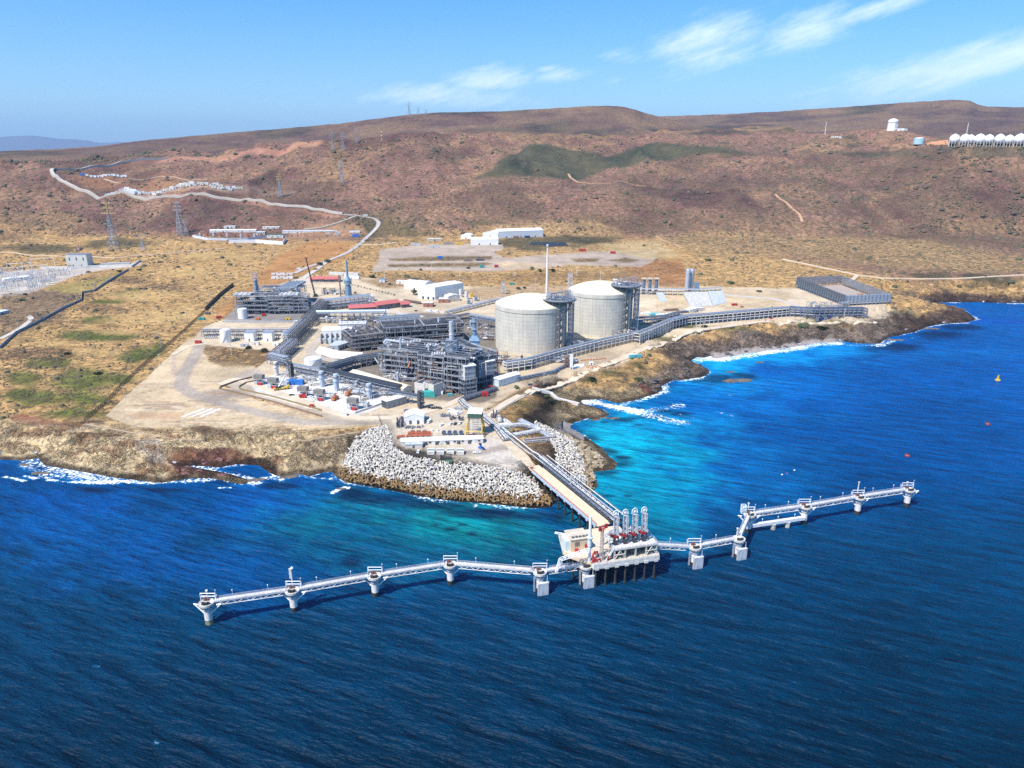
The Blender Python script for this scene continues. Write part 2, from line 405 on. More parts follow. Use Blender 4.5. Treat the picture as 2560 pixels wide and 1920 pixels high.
for k in range(60):
 cx,cy=rnd.choice([(620,975),(700,1035),(900,1040),(1080,1030),(1180,1000),(1330,970),(1480,915),(700,830),(800,860),(1100,1100),(1220,1130),(1700,780),(1860,770),(950,770),(1150,760),(820,900)]);cx+=rnd.uniform(-60,60);cy+=rnd.uniform(-10,10)
 stroke([(cx,cy),(cx+rnd.uniform(30,70),cy+rnd.uniform(-10,10)),(cx+rnd.uniform(80,130),cy+rnd.uniform(-16,12))],rnd.uniform(1.0,3),rnd.choice([(170,146,118),(190,168,140),(150,132,114),(240,224,196)]),.55,1.0)
 # yards behind the plant
GY_=(196,178,160)
paint([(950,622),(1060,612),(1250,607),(1262,620),(1235,632),(1260,645),(1500,628),(1640,625),(1640,650),(1600,668),(1420,662),(1370,668),(1240,678),(1000,676),(930,680),(945,650)],GY_,1.5,.95,3,.05)
for pg in([(970,648),(1060,642),(1230,640),(1225,650),(1080,652),(975,652)],[(965,661),(1220,656),(1232,660),(1200,666),(975,668)],[(1424,648),(1500,646),(1490,654),(1440,656)],[(1512,650),(1560,645),(1600,650),(1570,656)]):
 paint(pg,(150,124,82),2,.9,3,.6)
paint([(1500,610),(1640,600),(1700,640),(1620,650),(1520,626)],(206,180,130),5,.8,6,.2)
paint([(1240,655),(1360,656),(1350,668),(1260,674)],(224,196,150),3,.7)
paint([(900,700),(1000,690),(1180,690),(1420,680),(1600,680),(1560,700),(1180,706),(960,720)],(178,140,94),6,.8,8,.5)
paint([(770,560),(900,556),(920,585),(830,596),(700,596)],(188,146,110),4,.7,6,.2)
# jetty head
paint([(960,1058),(1010,1036),(1210,1030),(1240,1040),(1345,1180),(1330,1184),(1240,1170),(1010,1140),(985,1120)],(226,210,184),1.5,.95,2,.02)
paint([(1150,1105),(1250,1090),(1330,1176),(1220,1160),(1180,1130)],(228,216,200),4,.9,4,.0)
stroke([(958,1045),(985,1105),(1010,1128),(1080,1140),(1200,1130),(1270,1118)],10,(176,162,146),.8,3)
paint([(1325,1105),(1380,1098),(1392,1150),(1382,1182),(1340,1140)],(160,132,108),4,.85,5,.5)
paint([(1180,1040),(1260,1000),(1330,960),(1400,940),(1560,906),(1640,880),(1600,930),(1500,990),(1440,1010),(1420,1060),(1330,1050)],(182,146,96),5,.8,8,.45)
for cx,cy,a,b in((1290,1005,50,10),(1470,940,24,7),(1360,980,50,8),(1600,905,20,7),(1530,930,40,8),(1680,840,60,8),(1850,820,80,6),(2060,800,60,6),(1700,815,40,6),(1980,815,70,6),(2260,770,50,6),(450,1091,26,6),(540,1095,20,4),(2300,800,60,6)):
 blob(cx,cy,a,b,(96,98,52),.85,.5,.5)
 # shore rock
def shore(u0,u1,w,col,amt=1.0,edge=60):
 m=(1-sstep(w*.6,w*1.25,sd+wn*34))*sstep(u0-edge,u0,u)*(1-sstep(u1,u1+edge,u))*(sd>-40)*amt
 C[:]+=m[:,None]*(np.array(lin(col,KA))-C);SC[:]+=m*(.06-SC);RK[:]+=m*(1-RK)
shore(-700,850,52,(250,220,170),1)
paint([(760,1110),(880,1080),(960,1065),(950,1180),(780,1180)],(206,182,146),5,.7,8,.2)
paint([(415,1128),(470,1112),(560,1110),(640,1128),(690,1150),(690,1172),(560,1166),(440,1160)],(112,68,62),4,.95,6,.05,1)
paint([(330,1100),(400,1096),(420,1140),(380,1150)],(200,186,172),5,.6,8,.05)
shore(872,1400,44,(66,60,50),1,12)  # dark ground painted as the shadow in gaps between armour blocks
shore(1410,1700,20,(186,164,128),.9)
paint([(1380,1040),(1420,1030),(1455,1040),(1430,1058),(1418,1066),(1390,1060)],(176,168,158),3,.95,3,.0)
shore(1680,2260,44,(146,128,112),1)
paint([(1570,950),(1640,925),(1760,920),(1770,940),(1670,952)],(140,122,108),4,.9,6,.1,1)
paint([(1590,940),(1640,950),(1650,962),(1600,950)],(140,72,66),3,.8,4)
shore(2270,3300,30,(118,96,82),1)
ix_=(RK>.3)&(u<860);cb=sstep(.52,.66,fbm(gx/22+9,gy/11,5,131))*ix_*.75
C+=cb[:,None]*(np.array(lin((150,108,78),KA))-C)
hv=np.clip((600-v)/80,0,1)*(C[:,1]<C[:,0]*1.02);hr_=1-2*np.abs(fbm(gx/240,gy/240,5,141)-.5)
C+=(hv*sstep(.86,.97,hr_)*.6)[:,None]*(np.array(lin((188,146,112),KA))-C)
C+=(hv*sstep(.5,.64,fbm(gx/170,gy/260,5,151))*.65)[:,None]*(np.array(lin((98,72,70),KA))-C)
# wet foot of the rocks
m=(1-sstep(1.5,5.0,sd+wn*9))*(sd>-60)
C+=(m*.75)[:,None]*(np.array(lin((62,52,42),KA))-C)
beach=((1-sstep(3,10,sd+wn*4))*sstep(1760,1800,u)*(1-sstep(2080,2120,u))*(u>1700))+(1-sstep(6,14,sd))*((u>1405)&(u<1462)&(v<1080)&(v>1030))
beach=np.clip(beach,0,1)
C+=beach[:,None]*(np.array(lin((176,166,158),KA))-C);SC*=1-beach;RK*=1-beach
C*=(1+.34*(fbm(gx/90,gy/90,4,77)-.5))[:,None]
gm,nt,bs=nodes('ground_soil');L=nt.links
at=N(nt,'ShaderNodeAttribute',attribute_name='soil');asc=N(nt,'ShaderNodeAttribute',attribute_name='scrub');ark=N(nt,'ShaderNodeAttribute',attribute_name='rock')
geo=N(nt,'ShaderNodeNewGeometry')
def noise(scale,detail=8,rough=.6,vec=None,lac=2.0):
 n=N(nt,'ShaderNodeTexNoise');n.inputs['Scale'].default_value=scale;n.inputs['Detail'].default_value=detail;n.inputs['Roughness'].default_value=rough
 L.new(vec or geo.outputs['Position'],n.inputs['Vector']);return n
def math_(op,a,b=None,clamp=False):
 n=N(nt,'ShaderNodeMath',operation=op);n.use_clamp=clamp
 for i,x in enumerate((a,b)):
  if x is None:continue
  if isinstance(x,(int,float)):n.inputs[i].default_value=x
  else:L.new(x,n.inputs[i])
 return n.outputs[0]
def mapr(x,a,b,c=0.,d=1.):
 n=N(nt,'ShaderNodeMapRange');n.interpolation_type='SMOOTHSTEP'
 L.new(x,n.inputs[0])
 for i,val in enumerate((a,b,c,d)):n.inputs[1+i].default_value=val
 return n.outputs[0]
def mix(f,a,b,bt='MIX'):
 n=N(nt,'ShaderNodeMix',data_type='RGBA',blend_type=bt)
 if isinstance(f,(int,float)):n.inputs[0].default_value=f
 else:L.new(f,n.inputs[0])
 for i,x in((6,a),(7,b)):
  if isinstance(x,tuple):n.inputs[i].default_value=(*x,1)
  else:L.new(x,n.inputs[i])
 return n.outputs[2]
n1=noise(.03,12,.72);n2=noise(.11,7,.68);n3=noise(.42,6,.75);n4=noise(.006,8,.6)
lum=math_('ADD',math_('MULTIPLY',n1 .outputs[0],.9),math_('MULTIPLY',n3 .outputs[0],.7))
rough_=math_('ADD',math_('MULTIPLY',math_('ADD',asc.outputs['Fac'],ark.outputs['Fac']),1.1),.42,True)
col=mix(rough_,at.outputs['Color'],mix(1.0,at.outputs['Color'],mapr(lum,.6,1.02,.40,1.6),'MULTIPLY'))
tint=mapr(n4 .outputs[0],.35,.68)
col=mix(math_('MULTIPLY',tint,math_('MULTIPLY',asc.outputs['Fac'],.4)),col,(.42,.28,.13))
bush=mapr(math_('ADD',math_('MULTIPLY',n2 .outputs[0],.55),math_('MULTIPLY',n1 .outputs[0],.45)),.485,.555)
bush=math_('MULTIPLY',bush,math_('MULTIPLY',asc.outputs['Fac'],1.15),True)
col=mix(bush,col,mix(mapr(n3 .outputs[0],.4,.6),(.10,.066,.045),(.085,.078,.042)))
vo=N(nt,'ShaderNodeTexVoronoi',feature='DISTANCE_TO_EDGE');vo.inputs['Scale'].default_value=.30
wv=N(nt,'ShaderNodeVectorMath',operation='ADD');L.new(geo.outputs['Position'],wv.inputs[0])
nw=noise(.12,4);sc_=N(nt,'ShaderNodeVectorMath',operation='SCALE');sc_.inputs['Scale'].default_value=26;L.new(nw.outputs['Color'],sc_.inputs[0]);L.new(sc_.outputs[0],wv.inputs[1]);L.new(wv.outputs[0],vo.inputs['Vector'])
crack=math_('MULTIPLY',math_('MULTIPLY',mapr(vo.outputs[0],.0,.10,1,0),mapr(n2 .outputs[0],.42,.6)),ark.outputs['Fac'])
col=mix(math_('MULTIPLY',crack,.45),col,(.07,.058,.045))
L.new(col,bs.inputs['Base Color']);bs.inputs['Roughness'].default_value=.95;bs.inputs['Specular IOR Level'].default_value=.1
hgt=math_('ADD',math_('MULTIPLY',bush,1.2),math_('ADD',math_('MULTIPLY',n3 .outputs[0],.5),math_('MULTIPLY',math_('SUBTRACT',n2 .outputs[0],math_('MULTIPLY',crack,.6)),math_('ADD',math_('MULTIPLY',ark.outputs['Fac'],2.2),.5))))
hgt=math_('MULTIPLY',hgt,math_('ADD',math_('MULTIPLY',math_('ADD',asc.outputs['Fac'],ark.outputs['Fac']),1.1),.12))
bp=N(nt,'ShaderNodeBump');bp.inputs['Strength'].default_value=1.0;bp.inputs['Distance'].default_value=1.8
L.new(hgt,bp.inputs['Height']);L.new(bp.outputs[0],bs.inputs['Normal'])
go=sheet('ground',GX,GY,GZ2,gm);tag(go,kind='structure')
SCRUB=SC.copy();attr_col(go.data,'soil',C);attr_f(go.data,'scrub',SC);attr_f(go.data,'rock',RK)
# ---------- far ridges
def ridge(name,sky,r0,r1,vlow,seed,col,amp):
 uu=np.arange(sky[0][0],sky[-1][0]+1,5.0);vs=np.interp(uu,[p[0]for p in sky],[p[1]for p in sky])
 vs=vs+(fbm(uu/24,uu*0,4,seed)-.5)*2.6
 t=np.linspace(0,1,46);T,U_=np.meshgrid(t,uu,indexing='ij')
 vl=np.full(len(uu),vlow);V_=vl[None,:]+(vs-vl)[None,:]*T
 r=r0+(r1-r0)*(.75*T+.25*T*T)
 dx=(U_-CX)/F;dy=(CY-V_)/F;hr=np.hypot(dx,CP+dy*SP)
 X=dx/hr*r;Y=(CP+dy*SP)/hr*r;Z=H+(-SP+dy*CP)/hr*r
 Z=Z+(fbm(X/420,Y/420,5,seed)-.5)*amp*(1-T**6)
 for k,dz in((1.05,-30),(1.3,-220)):
  X=np.vstack([X,X[-1:]*k]);Y=np.vstack([Y,Y[-1:]*k]);Z=np.vstack([Z,Z[-1:]+dz])
 o=sheet(name,X,Y,Z,gm);tag(o,kind='structure')
 n=X.size;c=np.tile(np.array(lin(col,KA)),(n,1));x=X.ravel();y=Y.ravel()
 w=fbm(x/300,y/300,5,seed+5)
 c+=(sstep(.5,.66,w)*.8)[:,None]*(np.array(lin((156,124,100),KA))-c)
 c+=(sstep(.53,.64,fbm(x/500,y/350,5,seed+9))*.8)[:,None]*(np.array(lin((78,72,64),KA))-c)
 attr_col(o.data,'soil',c);attr_f(o.data,'scrub',np.full(n,.6));attr_f(o.data,'rock',np.zeros(n))
 return o
ridge('hills',[(-900,392),(-300,384),(0,378),(150,372),(240,366),(330,354),(500,338),(700,322),(850,309),(1000,289),(1100,281),(1250,278),(1400,270),(1470,265),(1520,264),(1560,267),(1590,274),(1620,284),(1680,300),(1760,318),(1900,345),(2100,380)],2750,3700,415,5,(120,90,84),34)
ridge('hills',[(1400,330),(1560,300),(1640,291),(1750,288),(1900,281),(2000,275),(2200,261),(2330,252),(2400,249),(2425,251),(2445,261),(2470,266),(2560,268),(2900,276),(3300,290)],3300,4700,380,15,(114,90,86),40)
# distant range across the bay of land
def far_range():
 uu=np.arange(-1400,900,6.0)
 vs=np.interp(uu,[-1400,-700,-300,-60,0,40,80,125,150,190,215,250,290,330,380,500,900],[352,345,350,344,342,340,339,344,347,348,351,357,355,357,366,374,380])+(fbm(uu/30,uu*0,4,3)-.5)*3
 t=np.linspace(0,1,14);T,U_=np.meshgrid(t,uu,indexing='ij');V_=386+(vs[None,:]-386)*T
 r=38000+3000*T;dx=(U_-CX)/F;dy=(CY-V_)/F;hr=np.hypot(dx,CP+dy*SP)
 X=dx/hr*r;Y=(CP+dy*SP)/hr*r;Z=H+(-SP+dy*CP)/hr*r+(fbm(U_/40,T*4,4,9)-.5)*80*(1-T)
 X=np.vstack([X,X[-1:]*1.08]);Y=np.vstack([Y,Y[-1:]*1.08]);Z=np.vstack([Z,np.full((1,X.shape[1]),-2.)])
 o=sheet('mountains',X,Y,Z,gm);tag(o,kind='structure');n=X.size
 attr_col(o.data,'soil',np.tile(np.array(lin((112,98,92),KA)),(n,1)));attr_f(o.data,'scrub',np.full(n,.5));attr_f(o.data,'rock',np.zeros(n))
far_range()
# distant plain behind the hills
pl=MB();pl.add([(-42000,4000,-2),(42000,4000,-2),(42000,43000,-2),(-42000,43000,-2)],[(0,1,2,3)])
plo=pl.build('land',gm);tag(plo,kind='structure');attr_col(plo.data,'soil',np.tile(np.array(lin((112,98,92),KA)),(4,1)));attr_f(plo.data,'scrub',np.full(4,.5));attr_f(plo.data,'rock',np.zeros(4))
# ================================================================== sea
uw=np.concatenate([np.arange(-900,-60,24),np.arange(-60,2620,4.0),np.arange(2620,3400,24)])
vw=np.concatenate([np.arange(2400,1960,-30),np.arange(1960,1300,-6),np.arange(1300,740,-2.6)])
WU,WV=np.meshgrid(uw,vw)
dx=(WU-CX)/F;dy=(CY-WV)/F;t=-H/(-SP+dy*CP)
WX=dx*t;WY=(CP+dy*SP)*t
# swell: long low waves coming in from the lower right
amp=.22
WZ=amp*np.sin((WX*.30+WY*.95)/3.6+3*fbm(WX/60,WY/60,3,5))*fbm(WX/90,WY/90,3,2)
u=WU.ravel();v=WV.ravel();gx=WX.ravel();gy=WY.ravel()
sd=sdist(gx,gy,COASTW)
wn=fbm(gx/26,gy/26,5,61,.6)-.5;wn2=fbm(gx/26+70,gy/26+3,5,67,.6)-.5
wl=fbm(gx/120,gy/120,4,91)-.5
KA=1.0
C=np.zeros((len(u),3));SC=np.zeros(len(u));RK=np.zeros(len(u))
def g3(x,xs,cs):
 cs=np.array([lin(c)for c in cs]);return np.stack([np.interp(x,xs,cs[:,k])for k in range(3)],-1)
DEEP=g3(v,[760,950,1150,1350,1600,1900],[(0,80,144),(0,74,138),(0,63,116),(0,55,90),(0,43,69),(0,32,52)])
C[:]=DEEP
def tq(cx,cy,a,b,col,amt,soft=1.0):blob(cx,cy,a,b,col,amt,soft,None,1.0)
u0=u.copy();v0=v.copy();u=u+wl*90;v=v+wl*30
for cx,cy,a,b,col,am in(
(200,1330,420,100,(2,74,136),.7),(520,1420,420,90,(2,64,118),.7),(650,1260,240,70,(2,74,140),.7),(1050,1320,400,110,(2,96,110),.9),(1260,1330,230,90,(2,96,100),.9),(1120,1300,150,40,(4,116,120),.8),(1250,1262,120,20,(2,130,128),.6),(1000,1400,260,50,(2,70,100),.7),
(1660,1180,380,190,(2,88,140),.85),(1570,1160,190,180,(0,140,160),.95),(1520,1100,120,60,(4,160,184),.95),(1600,1250,110,90,(0,116,140),.85),(1590,1060,100,34,(10,160,196),.9),(1700,1060,160,40,(4,116,166),.7),(1700,1010,120,26,(0,84,150),.8),
(1840,970,130,44,(4,120,168),.8),(1800,915,130,40,(10,150,196),.95),(1940,890,160,30,(8,140,200),.9),(2080,872,110,18,(10,140,200),.8),(2000,960,160,50,(2,88,150),.6),(2300,880,260,24,(4,92,154),.5),(1800,1010,150,40,(0,92,158),.6),(1500,1350,170,80,(2,74,106),.7),(1450,1270,70,60,(2,110,124),.7),
(1300,1450,220,60,(2,58,92),.6),(150,1250,160,30,(2,70,140),.5),(2450,800,160,12,(6,66,150),.5)):
 tq(cx,cy,a,b,col,am)
u=u0;v=v0
KP=(4,26,56)
def kelp(cx,cy,a,b,am=.8):blob(cx,cy,a,b,KP,am,.7,None,1.0)
for q in((1500,1128,50,14),(1540,1160,60,12),(1520,1182,50,10),(1556,1144,30,7),(1470,1095,40,12),(1440,1080,24,6),(1560,1050,40,9),(1600,1062,30,5),(1620,1042,44,6),(1512,1055,14,4),(1640,960,40,12),(1790,945,60,14),(1860,940,40,10),
(960,1245,120,16),(1080,1262,130,14),(1200,1285,140,12),(1320,1292,90,14),(1390,1290,60,24),(880,1225,50,14),(1090,1310,16,5),(1125,1322,22,6),(1155,1312,14,4),(1182,1334,18,6),(1240,1278,60,8),(700,1215,60,10),(430,1225,80,8),(240,1225,60,8),
(880,1400,34,20),(1520,1240,24,4),(1570,1240,14,3),(1480,1215,20,6),(2250,868,90,14),(2350,838,80,12),(1700,1035,30,6),(1660,1028,24,5),(2400,820,60,10),(560,1205,60,8)):
 kelp(*q)
C*=(1+.5*wl)[:,None]
# foam
FO=np.zeros(len(u))
near=(1-sstep(0,9,-sd+wn*16))*sstep(-30,0,30+sd)
lively=np.clip(.72+(u>1700)*.1-((u>1480)&(u<1560)&(v>1060))*.5-((u>800)&(u<1400))*.12,0,1)
FO+=near*lively
def foam(pts,w,am,soft=.9):
 w=w*1.35;am=am*.95
 P=[wz(a,b,0)for a,b in pts];poly=[(p.x,p.y)for p in P]
 xs=[p[0]for p in poly];ys=[p[1]for p in poly];g=w*2+4
 ix=np.nonzero((gx>min(xs)-g)&(gx<max(xs)+g)&(gy>min(ys)-g)&(gy<max(ys)+g))[0]
 d=sdist(gx[ix],gy[ix],poly,False)+wn[ix]*w*1.1
 FO[ix]=np.maximum(FO[ix],am*(1-sstep(w*(1-soft),w,d)))
for pts,w,am in(([(1452,1004),(1490,1008),(1540,1018),(1590,1028)],10,1.15),([(1570,1022),(1630,1040),(1670,1050),(1700,1056)],10,.8),([(1600,1030),(1660,1022),(1700,1012)],8,.62),([(1570,1005),(1600,995),(1640,985)],5,.85),([(1640,970),(1665,966)],4,.7),
([(1700,1038),(1730,1044),(1745,1052)],4,.5),([(1790,1030),(1830,1038)],3,.5),([(1810,985),(1850,992)],3.5,.35),([(1770,1000),(1800,1003)],3,.45),([(1418,1068),(1430,1056),(1450,1049),(1475,1044)],3.5,1.0),([(1490,1044),(1510,1040)],3,.9),
([(1745,899),(1800,898),(1860,889),(1980,873),(2040,863),(2100,858)],11,.95),([(1560,1010),(1610,998),(1660,978)],7,.7),([(2120,862),(2200,864),(2240,850)],5,.7),
([(10,1192),(35,1196),(60,1202)],2.6,1.15),([(70,1150),(85,1175),(120,1190)],7,.62),([(60,1190),(90,1196)],2.5,.9),([(120,1199),(160,1204),(210,1206),(280,1206)],2.5,1.2),([(100,1160),(140,1172),(190,1182),(250,1195)],9,.85),([(60,1165),(110,1185),(200,1196),(300,1203)],6,.7),([(290,1200),(340,1206),(420,1206),(460,1204)],3.0,.85),([(470,1204),(560,1195),(640,1208)],5,.85),([(600,1208),(660,1195),(700,1190)],4,.7),([(580,1192),(630,1196)],4,.7),([(545,1220),(575,1219)],1.6,1.1),
([(830,1232),(850,1222),(868,1219)],2.6,1.2),([(676,1182),(700,1192)],2.4,.9),([(780,1195),(840,1198)],2,.7),([(1340,1270),(1378,1262)],3.0,.9),([(870,1206),(960,1223),(1060,1241)],1.8,.7),([(1100,1248),(1200,1258),(1330,1270)],1.6,.65),([(2130,862),(2200,862)],2,.8),([(2280,845),(2300,843)],2,.7),([(2440,798),(2470,800)],2.5,.7),([(2300,757),(2330,756)],2,.8),([(2500,758),(2560,759)],3,.9),([(1480,1176),(1500,1176)],1.6,.7),
([(235,1665),(247,1665)],.8,.6),([(386,1854),(394,1858)],.6,.6)):
 foam(pts,w,am)
shallow=np.clip(FO,0,1)*.35
C+=shallow[:,None]*(np.array(lin((20,140,190)))-C)
wm,nt,bs=nodes('sea_water');L=nt.links
geo=N(nt,'ShaderNodeNewGeometry')
at=N(nt,'ShaderNodeAttribute',attribute_name='tint');af=N(nt,'ShaderNodeAttribute',attribute_name='foam')
mpv=N(nt,'ShaderNodeMapping');mpv.vector_type='TEXTURE';mpv.inputs['Rotation'].default_value=(0,0,R(-15));mpv.inputs['Scale'].default_value=(2.6,1,1);L.new(geo.outputs['Position'],mpv.inputs[0])
mp2=N(nt,'ShaderNodeMapping');mp2 .vector_type='TEXTURE';mp2 .inputs['Rotation'].default_value=(0,0,R(-22));mp2 .inputs['Scale'].default_value=(5,1,1);L.new(geo.outputs['Position'],mp2 .inputs[0])
w1=noise(.26,4,.55,mpv.outputs[0]);w2=noise(.14,4,.5,mp2 .outputs[0]);w3=noise(1.3,4,.6,mpv.outputs[0]);w4=noise(.012,4,.5)
hgt=math_('ADD',math_('MULTIPLY',w1 .outputs[0],1.5),math_('ADD',math_('MULTIPLY',w2 .outputs[0],3.2),math_('MULTIPLY',w3 .outputs[0],.1)))
bp=N(nt,'ShaderNodeBump');bp.inputs['Strength'].default_value=1.0;bp.inputs['Distance'].default_value=1.8;L.new(hgt,bp.inputs['Height'])
fn=noise(.36,9,.74);fn2=noise(.05,5,.6)
fth=math_('ADD',math_('MULTIPLY',mapr(fn.outputs[0],.38,.62),.75),math_('MULTIPLY',mapr(fn2 .outputs[0],.35,.65),.3))
fm=mapr(math_('SUBTRACT',math_('ADD',math_('MULTIPLY',af.outputs['Fac'],.85),math_('MULTIPLY',fth,.9)),.99),.0,.3)
fm=math_('MULTIPLY',fm,mapr(af.outputs['Fac'],.03,.25))
col=mix(1.0,at.outputs['Color'],mapr(math_('ADD',math_('ADD',math_('MULTIPLY',w1 .outputs[0],.55),math_('MULTIPLY',w2 .outputs[0],.75)),math_('MULTIPLY',w4 .outputs[0],.3)),.56,1.04,.70,1.32),'MULTIPLY')  # wave light put into the colour: crests lightened, troughs darkened
col=mix(fm,col,(.82,.86,.88))
L.new(col,bs.inputs['Base Color'])
L.new(mapr(fm,0,1,.42,.8),bs.inputs['Roughness']);bs.inputs['IOR'].default_value=1.33;bs.inputs['Specular IOR Level'].default_value=.11
L.new(bp.outputs[0],bs.inputs['Normal'])
wo=sheet('water',WX,WY,WZ,wm);tag(wo,kind='structure')
attr_col(wo.data,'tint',C);attr_f(wo.data,'foam',FO)
# ================================================================== sky, sun, haze, camera
SUN_EL=R(55);SUN_AZ=R(228)
wd=bpy.data.worlds.new('World');scene.world=wd;wd.use_nodes=True;nt=wd.node_tree;L=nt.links
bg=nt.nodes['Background'];bg.inputs['Strength'].default_value=.14
sky=N(nt,'ShaderNodeTexSky');sky.sky_type='NISHITA';sky.sun_disc=False;sky.sun_elevation=SUN_EL;sky.sun_rotation=SUN_AZ
sky.altitude=0;sky.air_density=1.0;sky.dust_density=.6;sky.ozone_density=2.2
hs=N(nt,'ShaderNodeHueSaturation');hs.inputs['Saturation'].default_value=1.5;hs.inputs['Value'].default_value=1.0;L.new(sky.outputs[0],hs.inputs['Color'])
tc=N(nt,'ShaderNodeTexCoord')
geo=None
sx=N(nt,'ShaderNodeSeparateXYZ');L.new(tc.outputs['Generated'],sx.inputs[0])
az=math_('ARCTAN2',sx.outputs[0],sx.outputs[1]);el=math_('ARCSINE',sx.outputs[2])
cxyz=N(nt,'ShaderNodeCombineXYZ');L.new(az,cxyz.inputs[0]);L.new(el,cxyz.inputs[1])
rot=N(nt,'ShaderNodeMapping');rot.inputs['Rotation'].default_value=(0,0,R(-17));L.new(cxyz.outputs[0],rot.inputs[0])
st=N(nt,'ShaderNodeMapping');st.inputs['Scale'].default_value=(4,34,1);L.new(rot.outputs[0],st.inputs[0])
sr=N(nt,'ShaderNodeValToRGB');e_=sr.color_ramp.elements;e_[0].position=.0;e_[0].color=(.50,.66,.86,1);e_[1].position=.34;e_[1].color=(1.0,.96,1.02,1);L.new(sx.outputs[2],sr.inputs[0])
skyc=mix(1.0,hs.outputs[0],sr.outputs[0],'MULTIPLY')
cn=noise(1.0,9,.62,st.outputs[0]);st2=N(nt,'ShaderNodeMapping');st2 .inputs['Scale'].default_value=(26,70,1);L.new(rot.outputs[0],st2 .inputs[0]);cn2=noise(1.0,6,.65,st2 .outputs[0])
tot=None
def dirn(u_,v_):
 d=ray(u_,v_);return math.atan2(d[0],d[1]),math.asin(d[2]/math.sqrt(d[0]**2+d[1]**2+d[2]**2))
for cu,cv,a,b,rz,am in((1770,112,150,62,-8,1.0),(2010,75,120,44,-14,1.0),(2200,20,190,22,-14,.95),(2420,160,330,50,-12,.95),(1225,200,120,34,-4,.95),(1120,240,230,34,2,.9),(1400,190,90,20,-8,.8),(1560,140,70,26,0,.7),(1540,200,40,22,0,.6),(1362,172,40,10,-10,.75),(1670,245,40,12,0,.3),(2500,190,260,60,-8,.5),(1900,20,120,40,-10,.35)):
 ca,ce=dirn(cu,cv)
 cc,ss=math.cos(R(-rz)),math.sin(R(-rz))
 dxn=math_('SUBTRACT',az,ca);dyn=math_('SUBTRACT',el,ce)
 p=math_('ADD',math_('MULTIPLY',dxn,cc/(a/F)),math_('MULTIPLY',dyn,ss/(a/F)))
 q=math_('ADD',math_('MULTIPLY',dxn,-ss/(b/F)),math_('MULTIPLY',dyn,cc/(b/F)))
 g=math_('ADD',math_('MULTIPLY',p,p),math_('MULTIPLY',q,q))
 g=math_('MULTIPLY',math_('POWER',2.718,math_('MULTIPLY',g,-.75)),am)
 tot=g if tot is None else math_('MAXIMUM',tot,g)
shape=math_('ADD',math_('MULTIPLY',cn.outputs[0],.75),math_('MULTIPLY',cn2 .outputs[0],.45))
cl=mapr(math_('ADD',math_('MULTIPLY',tot,.62),shape),.84,1.40)
cl=math_('MULTIPLY',cl,mapr(tot,.03,.4))
colw=mix(math_('MULTIPLY',cl,.8),skyc,(6.2,6.8,7.4))
L.new(colw,bg.inputs['Color'])
sl=bpy.data.lights.new('sun','SUN');sl.energy=4.6;sl.angle=R(.53);sl.color=(1,.955,.89)
so=bpy.data.objects.new('sun',sl);COL.objects.link(so)
sdv=Vector((math.sin(SUN_AZ)*math.cos(SUN_EL),math.cos(SUN_AZ)*math.cos(SUN_EL),math.sin(SUN_EL)))
so.rotation_euler=sdv.to_track_quat('Z','Y').to_euler();so.location=(0,0,800)
# air
hz=MB();hz.bx(-44000,44000,-900,45000,-6.5,1900)
hm=bpy.data.materials.new('haze_air');hm.use_nodes=True;hn=hm.node_tree;hn.nodes.clear()
ho=hn.nodes.new('ShaderNodeOutputMaterial');pv=hn.nodes.new('ShaderNodeVolumePrincipled')
pv.inputs['Color'].default_value=(.40,.66,1.0,1);pv.inputs['Density'].default_value=2.8e-5;pv.inputs['Anisotropy'].default_value=0.0
hn.links.new(pv.outputs[0],ho.inputs['Volume'])
hzo=hz.build('haze',hm);tag(hzo,kind='stuff')
cam=bpy.data.cameras.new('camera');co_=bpy.data.objects.new('camera',cam);COL.objects.link(co_)
cam.sensor_fit='HORIZONTAL';cam.sensor_width=36;cam.lens=36*F/2560;cam.clip_start=1;cam.clip_end=120000
co_.location=(0,0,H);co_.rotation_euler=(R(90)-PITCH,0,0);scene.camera=co_
vs_=scene.view_settings;vs_.view_transform='Standard';vs_.look='None';vs_.exposure=.6;vs_.gamma=1
scene.cycles.sample_clamp_direct=1.6;scene.cycles.sample_clamp_indirect=3;scene.cycles.max_bounces=6;scene.cycles.volume_bounces=0
# ================================================================== generators
V3=Vector
def ztop(p,vt):
 k=(CY-vt)/F;q=p.y*(SP-k*CP)/(k*SP+CP);return H-q
def hpx(p,vt):return ztop(p,vt)-p.z
def offset_path(pts,off):
 out=[]
 for i,p in enumerate(pts):
  a=pts[max(0,i-1)];b=pts[min(len(pts)-1,i+1)]
  d1=(p-a);d2=(b-p);d1 .z=d2 .z=0
  if d1 .length<1e-6:d1=d2
  if d2 .length<1e-6:d2=d1
  d1=d1 .normalized();d2=d2 .normalized();m=(d1+d2)
  if m.length<.2:m=d1
  m=m.normalized();n=V3((-m.y,m.x,0));c=max(.45,m.dot(d1))
  out.append(p+n*(off/c))
 return out
def stations(pts,bay):
 res=[]
 for i in range(len(pts)-1):
  a,b=pts[i],pts[i+1];n=max(1,round((b-a).length/bay))
  d=(b-a);d.z=0;d=d.normalized();nn=V3((-d.y,d.x,0))
  for k in range(n+(1 if i==len(pts)-2 else 0)):res.append((a.lerp(b,k/n),nn))
 return res
PIPEM=[SILVER,GALV,STEELL,RUST,STEEL,BROWN]
